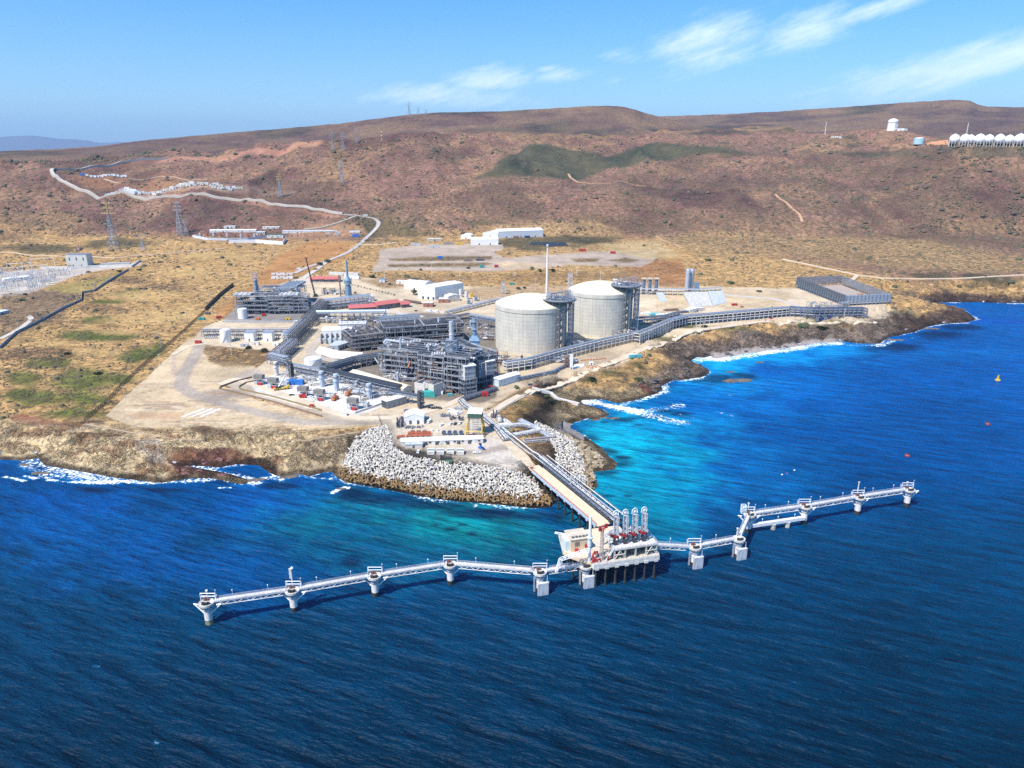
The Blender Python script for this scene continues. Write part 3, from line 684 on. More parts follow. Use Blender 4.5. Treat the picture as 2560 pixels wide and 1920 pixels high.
def rack(label,pts,width,hgt,levels=(.55,1.0),bay=6.0,npipe=4,fm=None,pm=None,group='pipe racks across the plant',name='pipe_rack',w=.45,rad=(.18,.45),brace=3,cat='pipe rack',cover=None,seed=1,top=True,zs=None):
 rr=random.Random(seed);fm=fm or STEEL;pm=pm or PIPEM
 o=pts[0];t=thing(name,label,cat,o,0,group);P=[p-o for p in pts]
 f=MB();S=stations(P,bay);h=width/2
 for k,(p,n)in enumerate(S):
  hh_=hgt
  for s in(-1,1):f.beam(p+n*(h*s),p+n*(h*s)+V3((0,0,hh_)),w)
  for l in levels:f.beam(p-n*h+V3((0,0,hh_*l)),p+n*h+V3((0,0,hh_*l)),w*.9)
  if k and brace and k%brace==0:
   q=S[k-1][0]
   for s in(-1,1):f.beam(q+n*(h*s),p+n*(h*s)+V3((0,0,hh_*levels[0])),w*.7)
 for l in levels:
  for s in(-1,1):
   pth=offset_path(P,h*s)
   for a,b in zip(pth[:-1],pth[1:]):f.beam(a+V3((0,0,hgt*l)),b+V3((0,0,hgt*l)),w*.8)
 f.build('frame',fm,t)
 for l in levels:
  x=-h+.5
  for k in range(npipe):
   r=rr.uniform(*rad);x=-h+.6+(width-1.2)*(k+.5)/npipe
   mb=MB();pth=[q+V3((0,0,hgt*l+r+.3))for q in offset_path(P,x)]
   if rr.random()<.45 and len(pth)>=2:
    pth.append(pth[-1]+V3((0,0,-hgt*l*rr.uniform(.3,.8))))
   mb.pipe(pth,r,6);mb.build('pipe',rr.choice(pm),t)
 if cover:
  mb=MB()
  for a,b in zip(P[:-1],P[1:]):
   d=(b-a);d.z=0;d=d.normalized();n=V3((-d.y,d.x,0))*(h*.96);z=V3((0,0,hgt+.9))
   c=[a-n+z,b-n+z,b+n+z,a+n+z];vs=[tuple(q)for q in c]+[tuple(q+V3((0,0,.35)))for q in c]
   mb.add(vs,[(0,3,2,1),(4,5,6,7),(0,1,5,4),(1,2,6,5),(2,3,7,6),(3,0,4,7)])
  mb.build('cable_tray',cover,t)
 return t
def module(label,A,B,D,Hh,nlev=4,bay=7.0,seed=1,fm=None,group='steel process structures in the plant',cat='process structure',pipes=26,vessels=6,pm=None,dm=None,fill=.85,w=.4,rail=True,risers=8,name='process_structure'):
 rr=random.Random(seed);rz,L=along(A,B);t=thing(name,label,cat,A,rz,group)
 fm=fm or STEEL;pm=pm or[SILVER,GALV,STEELL,RUST,BROWN,STEELD]
 nx=max(2,round(L/bay));ny=max(1,round(D/bay));xs=[L*i/nx for i in range(nx+1)];ys=[D*j/ny for j in range(ny+1)]
 zs=[Hh*(k+1)/nlev for k in range(nlev)]
 f=MB();dk=MB()
 for x in xs:
  for y in ys:f.beam((x,y,0),(x,y,Hh if rr.random()<.8 else zs[max(0,nlev-2)]),w)
 for z in zs:
  for y in ys:f.beam((0,y,z),(L,y,z),w*.85)
  for x in xs:f.beam((x,0,z),(x,D,z),w*.85)
  for i in range(nx):
   for j in range(ny):
    if rr.random()<fill*(.9 if z<Hh else.6):dk.bx(xs[i]+.2,xs[i+1]-.2,ys[j]+.2,ys[j+1]-.2,z-.06,z+.08)
 for i in range(nx):
  for k in range(nlev):
   if rr.random()<.3:
    z0=zs[k-1]if k else 0;s=rr.random()<.5
    f.beam((xs[i],0,z0 if s else zs[k]),(xs[i+1],0,zs[k]if s else z0),w*.6)
 f.build('frame',fm,t);dko=dk.build('deck',dm or GRATE,t)
 if rail:
  r_=MB();r_.rail([(0,0,Hh),(L,0,Hh),(L,D,Hh),(0,D,Hh),(0,0,Hh)],1.2,.16,3.5)
  for z in zs[:-1]:r_.rail([(0,-.1,z),(L,-.1,z)],1.2,.14,3.5)
  r_.build('railing',STEELL,dko)
 for k in range(vessels):
  z=rr.choice([0]+zs[:-1]);r=rr.uniform(.8,1.9);m=rr.choice([SILVER,SILVER,WHITED,WHITED,STEELL,TAN]);v=MB()
  x=rr.uniform(1,L-1);y=rr.uniform(.1,.6)*D
  if rr.random()<.6:
   l=rr.uniform(4,9);x=min(x,L-l);v.hcap((x,y,z+r+.6),(x+l,y,z+r+.6),r,10)
   v.bx(x+.6,x+1.2,y-r*.7,y+r*.7,z,z+r);v.bx(x+l-1.2,x+l-.6,y-r*.7,y+r*.7,z,z+r)
  else:
   hv=rr.uniform(5,10);v.lathe([(r*.9,z),(r,z+.5),(r,z+hv-.6),(r*.6,z+hv),(.1,z+hv+.3)],10,(x,y,0))
  v.build('vessel',m,t)
 groups={}
 for k in range(int(pipes*1.5)):
  m=rr.choice(pm);mb=groups.setdefault(m.name,(m,MB()))[1];r=rr.uniform(.14,.42);z=rr.choice(zs)-rr.uniform(.4,2.4);y=rr.uniform(-.4,D*.7)
  x0=rr.uniform(0,L*.6);x1=min(L,x0+rr.uniform(6,L*.7))
  pth=[(x0,y,z-rr.uniform(1.5,6)),(x0,y,z),(x1,y,z)]
  if rr.random()<.6:pth.append((x1,min(D,y+rr.uniform(2,D*.5)),z))
  if rr.random()<.4:pth.append((x1,pth[-1][1],z-rr.uniform(2,6)))
  mb.pipe(pth,r,5)
 for k in range(risers):
  m=rr.choice(pm);mb=groups.setdefault(m.name,(m,MB()))[1];x=rr.uniform(0,L);y=rr.uniform(-.6,.4);z0=rr.choice([0]+zs[:-1])
  mb.tube((x,y,z0),(x,y,min(Hh+1,z0+rr.uniform(6,14))),rr.uniform(.16,.36),6)
 for m,mb in groups.values():mb.build('pipework',m,t)
 return t
def cooler_bank(label,A,B,D,zb,n,group='banks of air coolers on top of the steel structures',legs=True,m=SILVER,hh=2.6):
 rz,L=along(A,B);t=thing('air_cooler',label,'air cooler',A,rz,group);s=L/n
 f=MB();g=zb-A.z
 if legs:
  for i in range(n+1):
   for y in(0,D):f.beam((s*i,y,0),(s*i,y,g),.5)
 f.beam((0,0,g),(L,0,g),.6);f.beam((0,D,g),(L,D,g),.6);f.beam((0,0,g*.6),(L,0,g*.6),.5);f.build('frame',STEEL,t)
 for i in range(n):
  b=MB();x0=s*i+s*.06;x1=s*(i+1)-s*.06
  k=8;pts=[]
  for q in range(k+1):
   a=math.pi*q/k;pts.append(((x0+x1)/2-(x1-x0)/2*math.cos(a),.9+hh*.55*math.sin(a)))
  vs=[(x,0,g+z)for x,z in pts]+[(x,D,g+z)for x,z in pts];c=k+1
  b.add(vs,[(q,q+1,c+q+1,c+q)for q in range(k)]+[tuple(range(c)),tuple(range(2*c-1,c-1,-1))])
  b.bx(x0,x1,-.3,0,g-.2,g+1.2)
  cb_=b.build('cooler_bay',m if i%3 else STEELL,t)
  fn_=MB();fn_.tube(((x0+x1)/2,D*.5,g+hh*.5),((x0+x1)/2,D*.5,g+hh*.8),s*.3,10);fn_.build('fan_ring',GALV,cb_)
 return t
def stack(label,p,prof,mat,rings=(),group=None,ladder=True,name='exhaust_stack',cat='stack',n=16,rail=STEELL,topm=None):
 t=thing(name,label,cat,p,0,group);MB().lathe(prof,n).build('shell',mat,t)
 for z,r in rings:
  q=MB();q.tube((0,0,z),(0,0,z+.3),r+1.0,14)
  po_=q.build('platform',rail,t);q=MB();pts=[((r+.95)*math.cos(a),(r+.95)*math.sin(a),z+.3)for a in[math.tau*i/10 for i in range(11)]];q.rail(pts,1.1,.14,4);q.build('railing',rail,po_)
 if ladder:
  h=prof[-1][1];r=max(a for a,b in prof);q=MB()
  for s in(-.35,.35):q.beam((s,-r-.5,0),(s,-r-.5,h*.95),.14)
  for k in range(int(h/1.2)):q.beam((-.35,-r-.5,k*1.2),(.35,-r-.5,k*1.2),.1)
  q.build('ladder',STEELL,t)
 return t
def drum_tank(label,p,r,h,mat=WHITE,group='white storage tanks in the plant',dome=.12,name='storage_tank',stair=True,cat='storage tank',roofm=None):
 t=thing(name,label,cat,p,0,group)
 MB().lathe([(r,0),(r,h),(r-.15,h+.1)],32).build('shell',mat,t,False)
 rfo=MB().lathe([(r-.16,h-.2),(r-.16,h+.12),(r*.6,h+r*dome*.75),(r*.25,h+r*dome),(.05,h+r*dome*1.05)],32).build('roof',roofm or mat,t)
 q=MB();pts=[((r-.1)*math.cos(a),(r-.1)*math.sin(a),h+.1)for a in[math.tau*i/20 for i in range(21)]];q.rail(pts,1.0,.12,4);q.build('railing',STEELL,rfo)
 if stair:
  s=MB()
  for k in range(14):
   a=-1.9+.07*k;s.box(((r+.5)*math.cos(a),(r+.5)*math.sin(a),h*(k+.5)/14),(1.0,.9,.25),a)
  s.build('stair',STEELL,t)
 return t
def bld(label,A,B,D,h,wm=WHITE,rm=None,roof='flat',rise=1.5,cat='building',name='building',group=None,doors=1,wins=0,ov=.25,dm=DARK,ridge_y=True,vents=0):
 rz,L=along(A,B);t=thing(name,label,cat,A,rz,group);rm=rm or wm
 if roof=='gable':
  w=MB()
  if ridge_y:
   w.add([(0,0,0),(L,0,0),(L,0,h),(L/2,0,h+rise),(0,0,h),(0,D,0),(L,D,0),(L,D,h),(L/2,D,h+rise),(0,D,h)],[(0,1,2,3,4),(9,8,7,6,5),(0,4,9,5),(1,6,7,2)])
   r=MB()
   for s in(0,1):
    x0,x1=((-ov,L/2),(L+ov,L/2))[s];zz=h-rise*ov/(L/2)
    r.add([(x0,-ov,zz+.03),(x1,-ov,h+rise+.03),(x1,D+ov,h+rise+.03),(x0,D+ov,zz+.03),(x0,-ov,zz+.28),(x1,-ov,h+rise+.28),(x1,D+ov,h+rise+.28),(x0,D+ov,zz+.28)],[(0,1,2,3),(4,5,6,7),(0,1,5,4),(1,2,6,5),(2,3,7,6),(3,0,4,7)])
  else:
   w.add([(0,0,0),(0,D,0),(0,D,h),(0,D/2,h+rise),(0,0,h),(L,0,0),(L,D,0),(L,D,h),(L,D/2,h+rise),(L,0,h)],[(0,4,3,2,1),(5,6,7,8,9),(0,5,9,4),(1,2,7,6)])
   r=MB()
   for s in(0,1):
    y0,y1=((-ov,D/2),(D+ov,D/2))[s];zz=h-rise*ov/(D/2)
    r.add([(-ov,y0,zz+.03),(-ov,y1,h+rise+.03),(L+ov,y1,h+rise+.03),(L+ov,y0,zz+.03),(-ov,y0,zz+.28),(-ov,y1,h+rise+.28),(L+ov,y1,h+rise+.28),(L+ov,y0,zz+.28)],[(0,1,2,3),(4,5,6,7),(0,1,5,4),(1,2,6,5),(2,3,7,6),(3,0,4,7)])
  w.build('wall',wm,t);r.build('roof',rm,t)
 elif roof=='barrel':
  w=MB();k=10;pts=[(L/2-L/2*math.cos(math.pi*q/k),h+rise*math.sin(math.pi*q/k))for q in range(k+1)]
  if not ridge_y:pts=[(D/2-D/2*math.cos(math.pi*q/k),h+rise*math.sin(math.pi*q/k))for q in range(k+1)]
  if ridge_y:fr=[(0,0,0)]+[(x,0,z)for x,z in pts]+[(L,0,0)];bk=[(x,D,z)for x,y,z in fr]
  else:fr=[(0,0,0)]+[(0,x,z)for x,z in pts]+[(0,D,0)];bk=[(L,y,z)for x,y,z in fr]
  n=len(fr);w.add(fr+bk,[tuple(range(n)),tuple(range(2*n-1,n-1,-1))]+[(0,n,n+1,1),(n-2,2*n-2,2*n-1,n-1)]);w.build('wall',wm,t)
  r=MB();r.add([(x,y,z+.05)for x,y,z in fr[1:-1]]+[(x,y,z+.05)for x,y,z in bk[1:-1]],[(i,i+1,n-2+i+1,n-2+i)for i in range(n-3)]);r.build('roof',rm,t)
 else:
  MB().bx(0,L,0,D,0,h).build('wall',wm,t);MB().bx(-ov,L+ov,-ov,D+ov,h+.02,h+.4).build('roof',rm,t)
 for k in range(doors):
  x=L*(k+.5)/doors*.8+L*.1;w_=min(2.4,L*.12);d=MB();d.bx(x-w_/2,x+w_/2,-.12,.05,0,min(h*.75,3.2));do_=d.build('door',dm,t);d=MB();d.bx(x-.06,x+.06,-.16,-.121,.1,min(h*.75,3.2)-.1);d.build('door_seam',STEELL,do_)
 for k in range(wins):
  x=L*(k+.5)/wins;q=MB();q.bx(x-.9,x+.9,-.1,.05,h*.5,h*.78);q.build('window',GLASS,t)
 for k in range(vents):
  q=MB();x=L*(k+.5)/vents;q.bx(x-.8,x+.8,D*.4,D*.6,h+.4,h+1.5+(rise if roof!='flat' else 0));q.build('roof_vent',STEELL,t)
 return t
def container(label,p,rz,L,wdt,h,mat,group,cat='container',name='container',roofm=None):
 t=thing(name,label,cat,p,rz,group);b=MB()
 b.bx(-L/2,L/2,-wdt/2,wdt/2,.15,h)
 for k in range(int(L/1.2)):x=-L/2+.6+1.2*k;b.bx(x-.15,x+.15,-wdt/2-.08,wdt/2+.08,.3,h-.2)
 b.build('body',mat,t);MB().bx(-L/2-.05,L/2+.05,-wdt/2-.1,wdt/2+.1,h+.02,h+.18).build('roof',roofm or mat,t)
 d=MB();d.bx(-.5,.5,-wdt/2-.12,-wdt/2-.03,.3,min(h-.3,2.3));d.build('door',DARK,t)
 return t
_veh={}
def vehicle(kind,paint,label,p,rz,group='vehicles parked around the plant',cat=None):
 key=(kind,paint.name)
 c=cat or{'car':'car','suv':'car','van':'van','pickup':'pickup','bus':'bus','tanker':'tanker truck','truck':'truck'}[kind]
 dims={'car':(4.5,1.8,.95,1.45),'suv':(4.8,2.0,1.05,1.8),'van':(5.8,2.1,1.2,2.4),'pickup':(5.6,2.0,1.0,1.75),'bus':(11.5,2.6,1.3,3.2),'tanker':(12,2.6,1.1,3.0),'truck':(8,2.5,1.1,3.0)}[kind]
 if key in _veh:t=copy_tree(_veh[key])
 else:
  t=thing({'car':'parked_car','suv':'parked_car','van':'van','pickup':'pickup_truck','bus':'bus','tanker':'tanker_truck','truck':'truck'}[kind],'',c,(0,0,0))
  L,w,hb,h=dims;x=L/2
  b=MB();b.box((0,0,.35+hb/2-.1),(L,w,hb-.2),0,.96)
  g=MB()
  if kind in('car','suv'):b.box((-.25,0,h-.06),(L*.42,w*.82,.12));g.box((-.2,0,(hb+.15+h-.12)/2),(L*.56,w*.88,h-hb-.25),0,.78)
  elif kind=='van':b.box((-.3,0,(hb+h)/2+.3),(L*.82,w*.96,h-hb-.55),0,.93);g.box((.0,0,hb+.42),(L*.93,w*.985,.55),0,.95)
  elif kind=='bus':b.box((0,0,h-.45),(L*.98,w,.9),0,.96);g.box((0,0,(hb+h-.7)/2+.08),(L*.985,w*.985,h-hb-.8));
  elif kind=='pickup':b.box((.5,0,h-.06),(1.5,w*.8,.12));g.box((.55,0,(hb+.15+h-.12)/2),(2.2,w*.86,h-hb-.2),0,.78);b.bx(-x+.1,-.6,-w/2+.05,-w/2+.2,hb+.1,hb+.35);b.bx(-x+.1,-.6,w/2-.2,w/2-.05,hb+.1,hb+.35)
  elif kind=='tanker':b.hcap((-x+.8,0,2.3),(x-3.6,0,2.3),1.25,14);b.box((x-1.3,0,2.0),(2.2,2.4,2.2),0,.9);g.box((x-.8,0,2.3),(1.4,2.46,.8),0,.95)
  else:b.bx(-x,x-2.6,-1.25,1.25,1.1,3.0);b.box((x-1.2,0,1.9),(2.2,2.4,2.0),0,.9);g.box((x-.8,0,2.3),(1.45,2.46,.8),0,.95)
  b.build('body',paint,t);g.build('window',GLASS,t)
  for sx_ in(-.32,.32):
   for sy in(-1,1):q=MB();q.tube((L*sx_,sy*(w/2-.22),.36),(L*sx_,sy*(w/2+.02),.36),.36 if L<7 else.5,10);q.build('wheel',BLACK,t)
  _veh[key]=t
 t.location=p;t.rotation_euler.z=rz;t['label']=label;t['category']=c;t['group']=group
 return t
def tree(label,p,r,h,col=(.05,.075,.03),seed=1,name='shrub',cat='shrub',trunk=.25,group='dark shrubs scattered on the dry ground',n=260):
 rr=random.Random(seed);t=thing(name,label,cat,p,rr.uniform(0,6),group)
 tk=MB();tk.tube((0,0,-.5),(0,0,h*.45),.12*r*.6+.06,6,.05*r)
 for k in range(4):
  a=math.tau*k/4+rr.random();tk.tube((0,0,h*.2),(r*.55*math.cos(a),r*.55*math.sin(a),h*.6),.06*r+.03,5,.03)
 tk.build('trunk',M('bark',(.16,.12,.09)),t)
 lobes=[(rr.uniform(-.55,.55)*r,rr.uniform(-.55,.55)*r,h*rr.uniform(.42,.72),rr.uniform(.35,.6)*r)for _ in range(7)]
 c=MB()
 for k in range(n):
  lx,ly,lz,lr=rr.choice(lobes);a=rr.uniform(0,math.tau);b_=math.acos(rr.uniform(-.6,1));q=lr*rr.uniform(.6,1.05)
  x=lx+q*math.sin(b_)*math.cos(a);y=ly+q*math.sin(b_)*math.sin(a);z=max(.05,lz+q*math.cos(b_)*min(1,h/r*.7))
  s=r*rr.uniform(.09,.2);u_=V3((rr.uniform(-1,1),rr.uniform(-1,1),rr.uniform(-.6,.6))).normalized();w_=u_.orthogonal().normalized();P0=V3((x,y,z))
  c.k=rr.randrange(2);c.add([tuple(P0-u_*s),tuple(P0+w_*s*.8),tuple(P0+u_*s),tuple(P0-w_*s*.7)],[(0,1,2,3)])
 nm='leaf_%d_%d_%d'%tuple(int(x*1000)for x in col)
 c.build('crown',[M(nm,col,.8),M(nm+'_pale',tuple(x*1.7 for x in col),.8)],t)
 return t
def lattice(mb,p,q,w0,w1,n,t=.12,up=V3((1,0,0))):
 p=V3(p);q=V3(q);d=(q-p).normalized();a=up-d*up.dot(d)
 if a.length<.1:a=V3((0,1,0))-d*d.y
 a.normalize();b=d.cross(a);ring=[]
 for k in range(n+1):
  c=p.lerp(q,k/n);w=(w0+(w1-w0)*k/n)/2
  ring.append([c+a*w+b*w,c-a*w+b*w,c-a*w-b*w,c+a*w-b*w])
 for k in range(n):
  for j in range(4):
   mb.beam(ring[k][j],ring[k+1][j],t)
   mb.beam(ring[k][j],ring[k+1][(j+1)%4]if k%2 else ring[k][(j+1)%4],t*.8)
   mb.beam(ring[k][(j+1)%4],ring[k+1][j],t*.7)
 for j in range(4):mb.beam(ring[-1][j],ring[-1][(j+1)%4],t)
def mast(label,p,h,group='white light masts around the plant',name='light_mast',cat='light mast',r=.22,mat=WHITE,lamps=2,cross=False):
 t=thing(name,label,cat,p,0,group);q=MB();q.tube((0,0,-.5),(0,0,h),r,8,r*.6);q.tube((0,0,0),(0,0,.8),r*2,8);q.build('pole',mat,t)
 if cross:
  c=MB();c.beam((-1.8,0,h-.8),(1.8,0,h-.8),.25);c.beam((-1.4,0,h-2.2),(1.4,0,h-2.2),.22);c.build('crossarm',mat,t)
 else:
  for k in range(lamps):
   s=-1 if k%2 else 1;c=MB();c.beam((0,0,h-.2),(s*.9,0,h+.1),.12);c.box((s*1.1,0,h+.1),(.8,.5,.22));c.build('lamp_head',STEELL,t)
 return t
def fence(label,pts,h=2.4,name='fence',cat='fence',mat=MESHF,step=4.0,solid=False,w=.12,group='perimeter fences',th=.2):
 o=pts[0];t=thing(name,label,cat,o,0,group);P=[p-o for p in pts]
 pm_=MB();mb=MB()
 for a,b in zip(P[:-1],P[1:]):
  n=max(1,int((b-a).length/step));d=(b-a);d.z=0;d=d.normalized();nn=V3((-d.y,d.x,0))*(th/2)
  for k in range(n+1):q=a.lerp(b,k/n);pm_.beam(q-V3((0,0,.4)),q+V3((0,0,h+.15)),w)
  up=V3((0,0,h))
  if solid:
   lo=V3((0,0,-1.0));c=[a-nn+lo,b-nn+lo,b+nn+lo,a+nn+lo];vs=[tuple(q)for q in c]+[tuple(q-lo+up)for q in c]
   mb.add(vs,[(0,3,2,1),(4,5,6,7),(0,1,5,4),(1,2,6,5),(2,3,7,6),(3,0,4,7)])
  else:
   for z in(.1,.35,.6,.85,1.0):mb.beam(a+up*z,b+up*z,w*.45)
   nw=max(1,int((b-a).length/1.3))
   for k in range(nw+1):q=a.lerp(b,k/nw);mb.beam(q,q+up,w*.35)
 if not solid:pm_.build('fence_post',mat,t)
 mb.build('wall_panel' if solid else 'mesh_panel',mat,t);return t
def pylon(label,p,h,w=7,group='lattice power pylons on the hillside',mat=None,top=None,delta=False):
 mat=mat or M('pylon_steel',(.33,.36,.40),.5);t=thing('power_pylon',label,'pylon',p,0,group);tk=max(.16,h*.006)
 b=MB();hb=h*(.55 if delta else.78)
 for sx_ in(-1,1):
  for sy in(-1,1):b.beam((sx_*w/2,sy*w/2,-2),(sx_*.9,sy*.9,hb),tk*1.5)
 for k in range(7):
  z0=hb*(1-(1-k/7)**1.3);z1=hb*(1-(1-(k+1)/7)**1.3);f0=w/2+(.9-w/2)*z0/hb;f1=w/2+(.9-w/2)*z1/hb
  for s in(-1,1):
   b.beam((-f0,s*f0,z0),(f1,s*f1,z1),tk);b.beam((f0,s*f0,z0),(-f1,s*f1,z1),tk);b.beam((s*f0,-f0,z0),(s*f1,f1,z1),tk);b.beam((s*f0,f0,z0),(s*f1,-f1,z1),tk);b.beam((-f1,s*f1,z1),(f1,s*f1,z1),tk)
 b.build('tower_body',mat,t);a=MB()
 if delta:
  for s in(-1,1):
   a.beam((s*.8,0,hb),(s*w*.75,0,h*.92),tk*1.4);a.beam((s*.2,0,hb),(s*w*.55,0,h*.92),tk)
   a.beam((s*w*.75,0,h*.92),(s*w*.75,0,h),tk)
  a.beam((-w*1.1,0,h*.92),(w*1.1,0,h*.92),tk*1.4);a.beam((-w*.8,0,h*.86),(w*.8,0,h*.86),tk)
 else:
  for sx_ in(-.9,.9):
   for sy in(-.9,.9):a.beam((sx_,sy,hb),(sx_*.5,sy*.5,h),tk*1.2)
  for z,l in((hb,w*.85),(hb+(h-hb)*.5,w*.7),(h,w*.55)):
   for s in(-1,1):a.beam((0,0,z),(s*l,0,z),tk*1.3);a.beam((0,0,z+h*.03),(s*l,0,z),tk)
 a.build('crossarm',top or mat,t);return t
def ribbon(name,pts,w,mat,dz=.35,step=6.0):
# road laid over the ground: dense cross sections follow the terrain
 P=[]
 for i in range(len(pts)-1):
  a,b=pts[i],pts[i+1];n=max(1,int(math.hypot(b[0]-a[0],b[1]-a[1])/step))
  P+=[(a[0]+(b[0]-a[0])*k/n,a[1]+(b[1]-a[1])*k/n)for k in range(n)]
 P.append(pts[-1])
 for _ in range(3):P=[P[0]]+[((P[i-1][0]+2*P[i][0]+P[i+1][0])/4,(P[i-1][1]+2*P[i][1]+P[i+1][1])/4)for i in range(1,len(P)-1)]+[P[-1]]
 pw=[W(a,b)for a,b in P];zz,_=shape_z(np.array([p.x for p in pw]),np.array([p.y for p in pw]),np.array([p.z for p in pw]))
 for p,z in zip(pw,zz):p.z=float(z)
 mb=MB();vs=[]
 for i,p in enumerate(pw):
  a=pw[max(0,i-1)];b=pw[min(len(pw)-1,i+1)];d=V3((b.x-a.x,b.y-a.y,0)).normalized();n=V3((-d.y,d.x,0))*(w/2)
  k=1+max(0,math.hypot(p.x,p.y)-900)/900
  for s,e in((-1,-.9),(-1,0),(1,0),(1,-.9)):q=p+n*s;vs.append((q.x,q.y,p.z+(dz*k if e==0 else e)))
 m=len(pw);mb.add(vs,[(4*i+j,4*i+4+j,4*i+5+j,4*i+1+j)for i in range(m-1)for j in range(3)])
 return tag(mb.build(name,mat),kind='structure')
 # ================================================================== jetty head, trestle, loading platform, dolphins
 # ---- trestle
ZT=12.2
TA=wz(1330,1176,ZT);TB=wz(1490,1312,ZT)
rz,LT=along(TA,TB)
t=thing('jetty_trestle','long piled trestle with sandy roadway and pipe shelf running out to the loading platform','trestle',TA,rz)
WD=8.2
# local x runs seaward; the pipe shelf lies on the side of larger u
side=1 if(wz(1400,1176,ZT)-TA).dot(V3((-math.sin(rz),math.cos(rz),0)))>0 else-1
def sy_(y):return y*side
def bxs(mb,x0,x1,y0,y1,z0,z1):a,b=sorted((sy_(y0),sy_(y1)));return mb.bx(x0,x1,a,b,z0,z1)
d=MB();bxs(d,-6,LT+2,0,WD,-.5,0);d.build('roadway',M('trestle_road',(.66,.52,.35),.9,var=.1,scale=.2),t)
g=MB();bxs(g,0,LT,-.35,0,-1.5,.25);g.build('edge_girder',M('pale_blue_girder',(.45,.56,.66),.5),t)
g=MB();bxs(g,0,LT,WD,WD+.3,-1.0,.3);g.build('edge_kerb',TAN,t)
r_=MB();r_.rail([(-4,sy_(.15),0),(LT,sy_(.15),0)],1.1,.16,2.5);bxs(r_,0,LT,.5,.75,.02,.3);r_.build('railing',M('red_rail',(.60,.16,.13),.5),t)
PW=9.5
f=MB()
for k in range(int(LT/6)+1):
 x=k*6
 for y in(WD+.6,WD+.6+PW*.5,WD+.6+PW):f.beam((x,sy_(y),-1.4),(x,sy_(y),3.6),.32)
 for z in(-.6,1.6,3.6):f.beam((x,sy_(WD+.6),z),(x,sy_(WD+.6+PW),z),.3)
 f.beam((x,sy_(WD+.6),-1.4),(x+6,sy_(WD+.6),1.6),.2)
for y in(WD+.6,WD+.6+PW):
 for z in(-1.4,1.6,3.6):f.beam((0,sy_(y),z),(LT,sy_(y),z),.28)
f.build('pipe_shelf',STEELD,t)
dk=MB();bxs(dk,0,LT,WD+.9,WD+PW+.3,-.9,-.7);dk.build('shelf_deck',DARK,t)
for k,(y,z,r,m)in enumerate(((1.6,2.0,.38,SILVER),(3.4,2.0,.3,STEELD),(5.6,2.0,.42,WHITED),(7.2,2.0,.25,STEELD),(2.6,2.0,.2,GALV),(4.6,2.0,.2,STEELD),(2.2,4.2,.3,SILVER),(5.0,4.2,.34,SILVER),(8.3,4.1,.3,WHITED),(3.6,-.3,.35,DARK),(6.0,-.3,.35,STEELD),(8.0,-.3,.3,DARK))):
 p=MB();y+=WD+.2;x1=LT+3;L0=-78 if z>0 and k<4 else-10
 p.pipe([(L0,sy_(y),z-(1.0 if L0<-20 else 0)),(-26,sy_(y),z-(1.0 if L0<-20 else 0)),(-20,sy_(y),z),(LT*.33,sy_(y),z),(x1,sy_(y),z)]if L0<-20 else[(L0,sy_(y),z),(x1,sy_(y),z)],r,8);p.build('pipe',m,t)
for k in range(8):
 x=LT*(.22+.76*k/7);c=MB();bxs(c,x-.8,x+.8,-.2,WD+PW+.8,-2.6,-1.5);c.build('cap_beam',CONC,t)
 for y in(.8,WD*.95,WD+PW*.9):
  q=MB();q.tube((x,sy_(y),-2.6),(x,sy_(y),-ZT-4),.62,12);q.build('pile',GUANO,t)
  # pipe-loop portal on the shelf
pl_=MB()
for y in(WD+.6,WD+PW+.6):pl_.tube((LT*.45,sy_(y),3.6),(LT*.45,sy_(y),8),.25,8)
pl_.tube((LT*.45,sy_(WD+.6),8),(LT*.45,sy_(WD+PW+.6),8),.25,8);pl_.tube((LT*.45+5,sy_(WD+PW+.6),3.6),(LT*.45+5,sy_(WD+PW+.6),8),.25,8);pl_.tube((LT*.45,sy_(WD+PW+.6),8),(LT*.45+5,sy_(WD+PW+.6),8),.25,8);pl_.build('pipe_loop',STEELL,t)
# red barrier at the land end
s=MB()
for y in(-.2,2.4):s.beam((-2,sy_(y),0),(-2,sy_(y),3.0),.22)
s.beam((-2,sy_(-.2),2.8),(-2,sy_(2.4),2.8),.22);s.beam((-2,sy_(-.2),1.5),(-2,sy_(2.4),1.5),.22);s.tube((-2,sy_(1.1),1.0),(-2.3,sy_(1.1),1.0),.8,12)
s.build('access_gate',M('red_rail'),t)
# ---- loading platform
ZL=14.0;ZU=20.0
PA=wz(1485,1412,ZL);PB=wz(1647,1388,ZL);rzp,LP=along(PA,PB)
DPT=22.0
t=thing('loading_platform','concrete loading platform on dark piles carrying the four loading arms','platform',PA,rzp)
d=MB();d.bx(0,LP,0,DPT,-1.6,0);d.build('deck',TAN,t)
fa=MB();fa.bx(-.3,LP+.3,-.45,0,-2.7,.25);fa.bx(-.45,-.02,0,DPT,-2.5,.25);fa.bx(LP+.02,LP+.45,0,DPT,-2.5,.25)
for k in range(7):x=1.6+(LP-3.2)*k/6;fa.bx(x-1.1,x+1.1,-.6,-.46,-3.3,-1.8)
fa.build('fascia',M('pale_fascia',(.74,.71,.65),.8,var=.2,dirt=(.50,.46,.40)),t)
for k in range(7):
 for j in range(3):
  x=1.6+(LP-3.2)*k/6;y=1.0+(DPT-3)*j/2
  q=MB();q.tube((x,y,-1.6),(x,y,-ZL-4),.62,12);q.tube((x,y,-ZL-1),(x,y,-ZL+.7),.85,12);q.build('pile',GUANO,t)
for k in range(2):
 for j in range(3):
  x=-3.5-4*k;y=11+8*j
  q=MB();q.tube((x,y,-1.6),(x,y,-ZL-4),.62,12);q.build('pile',GUANO,t)
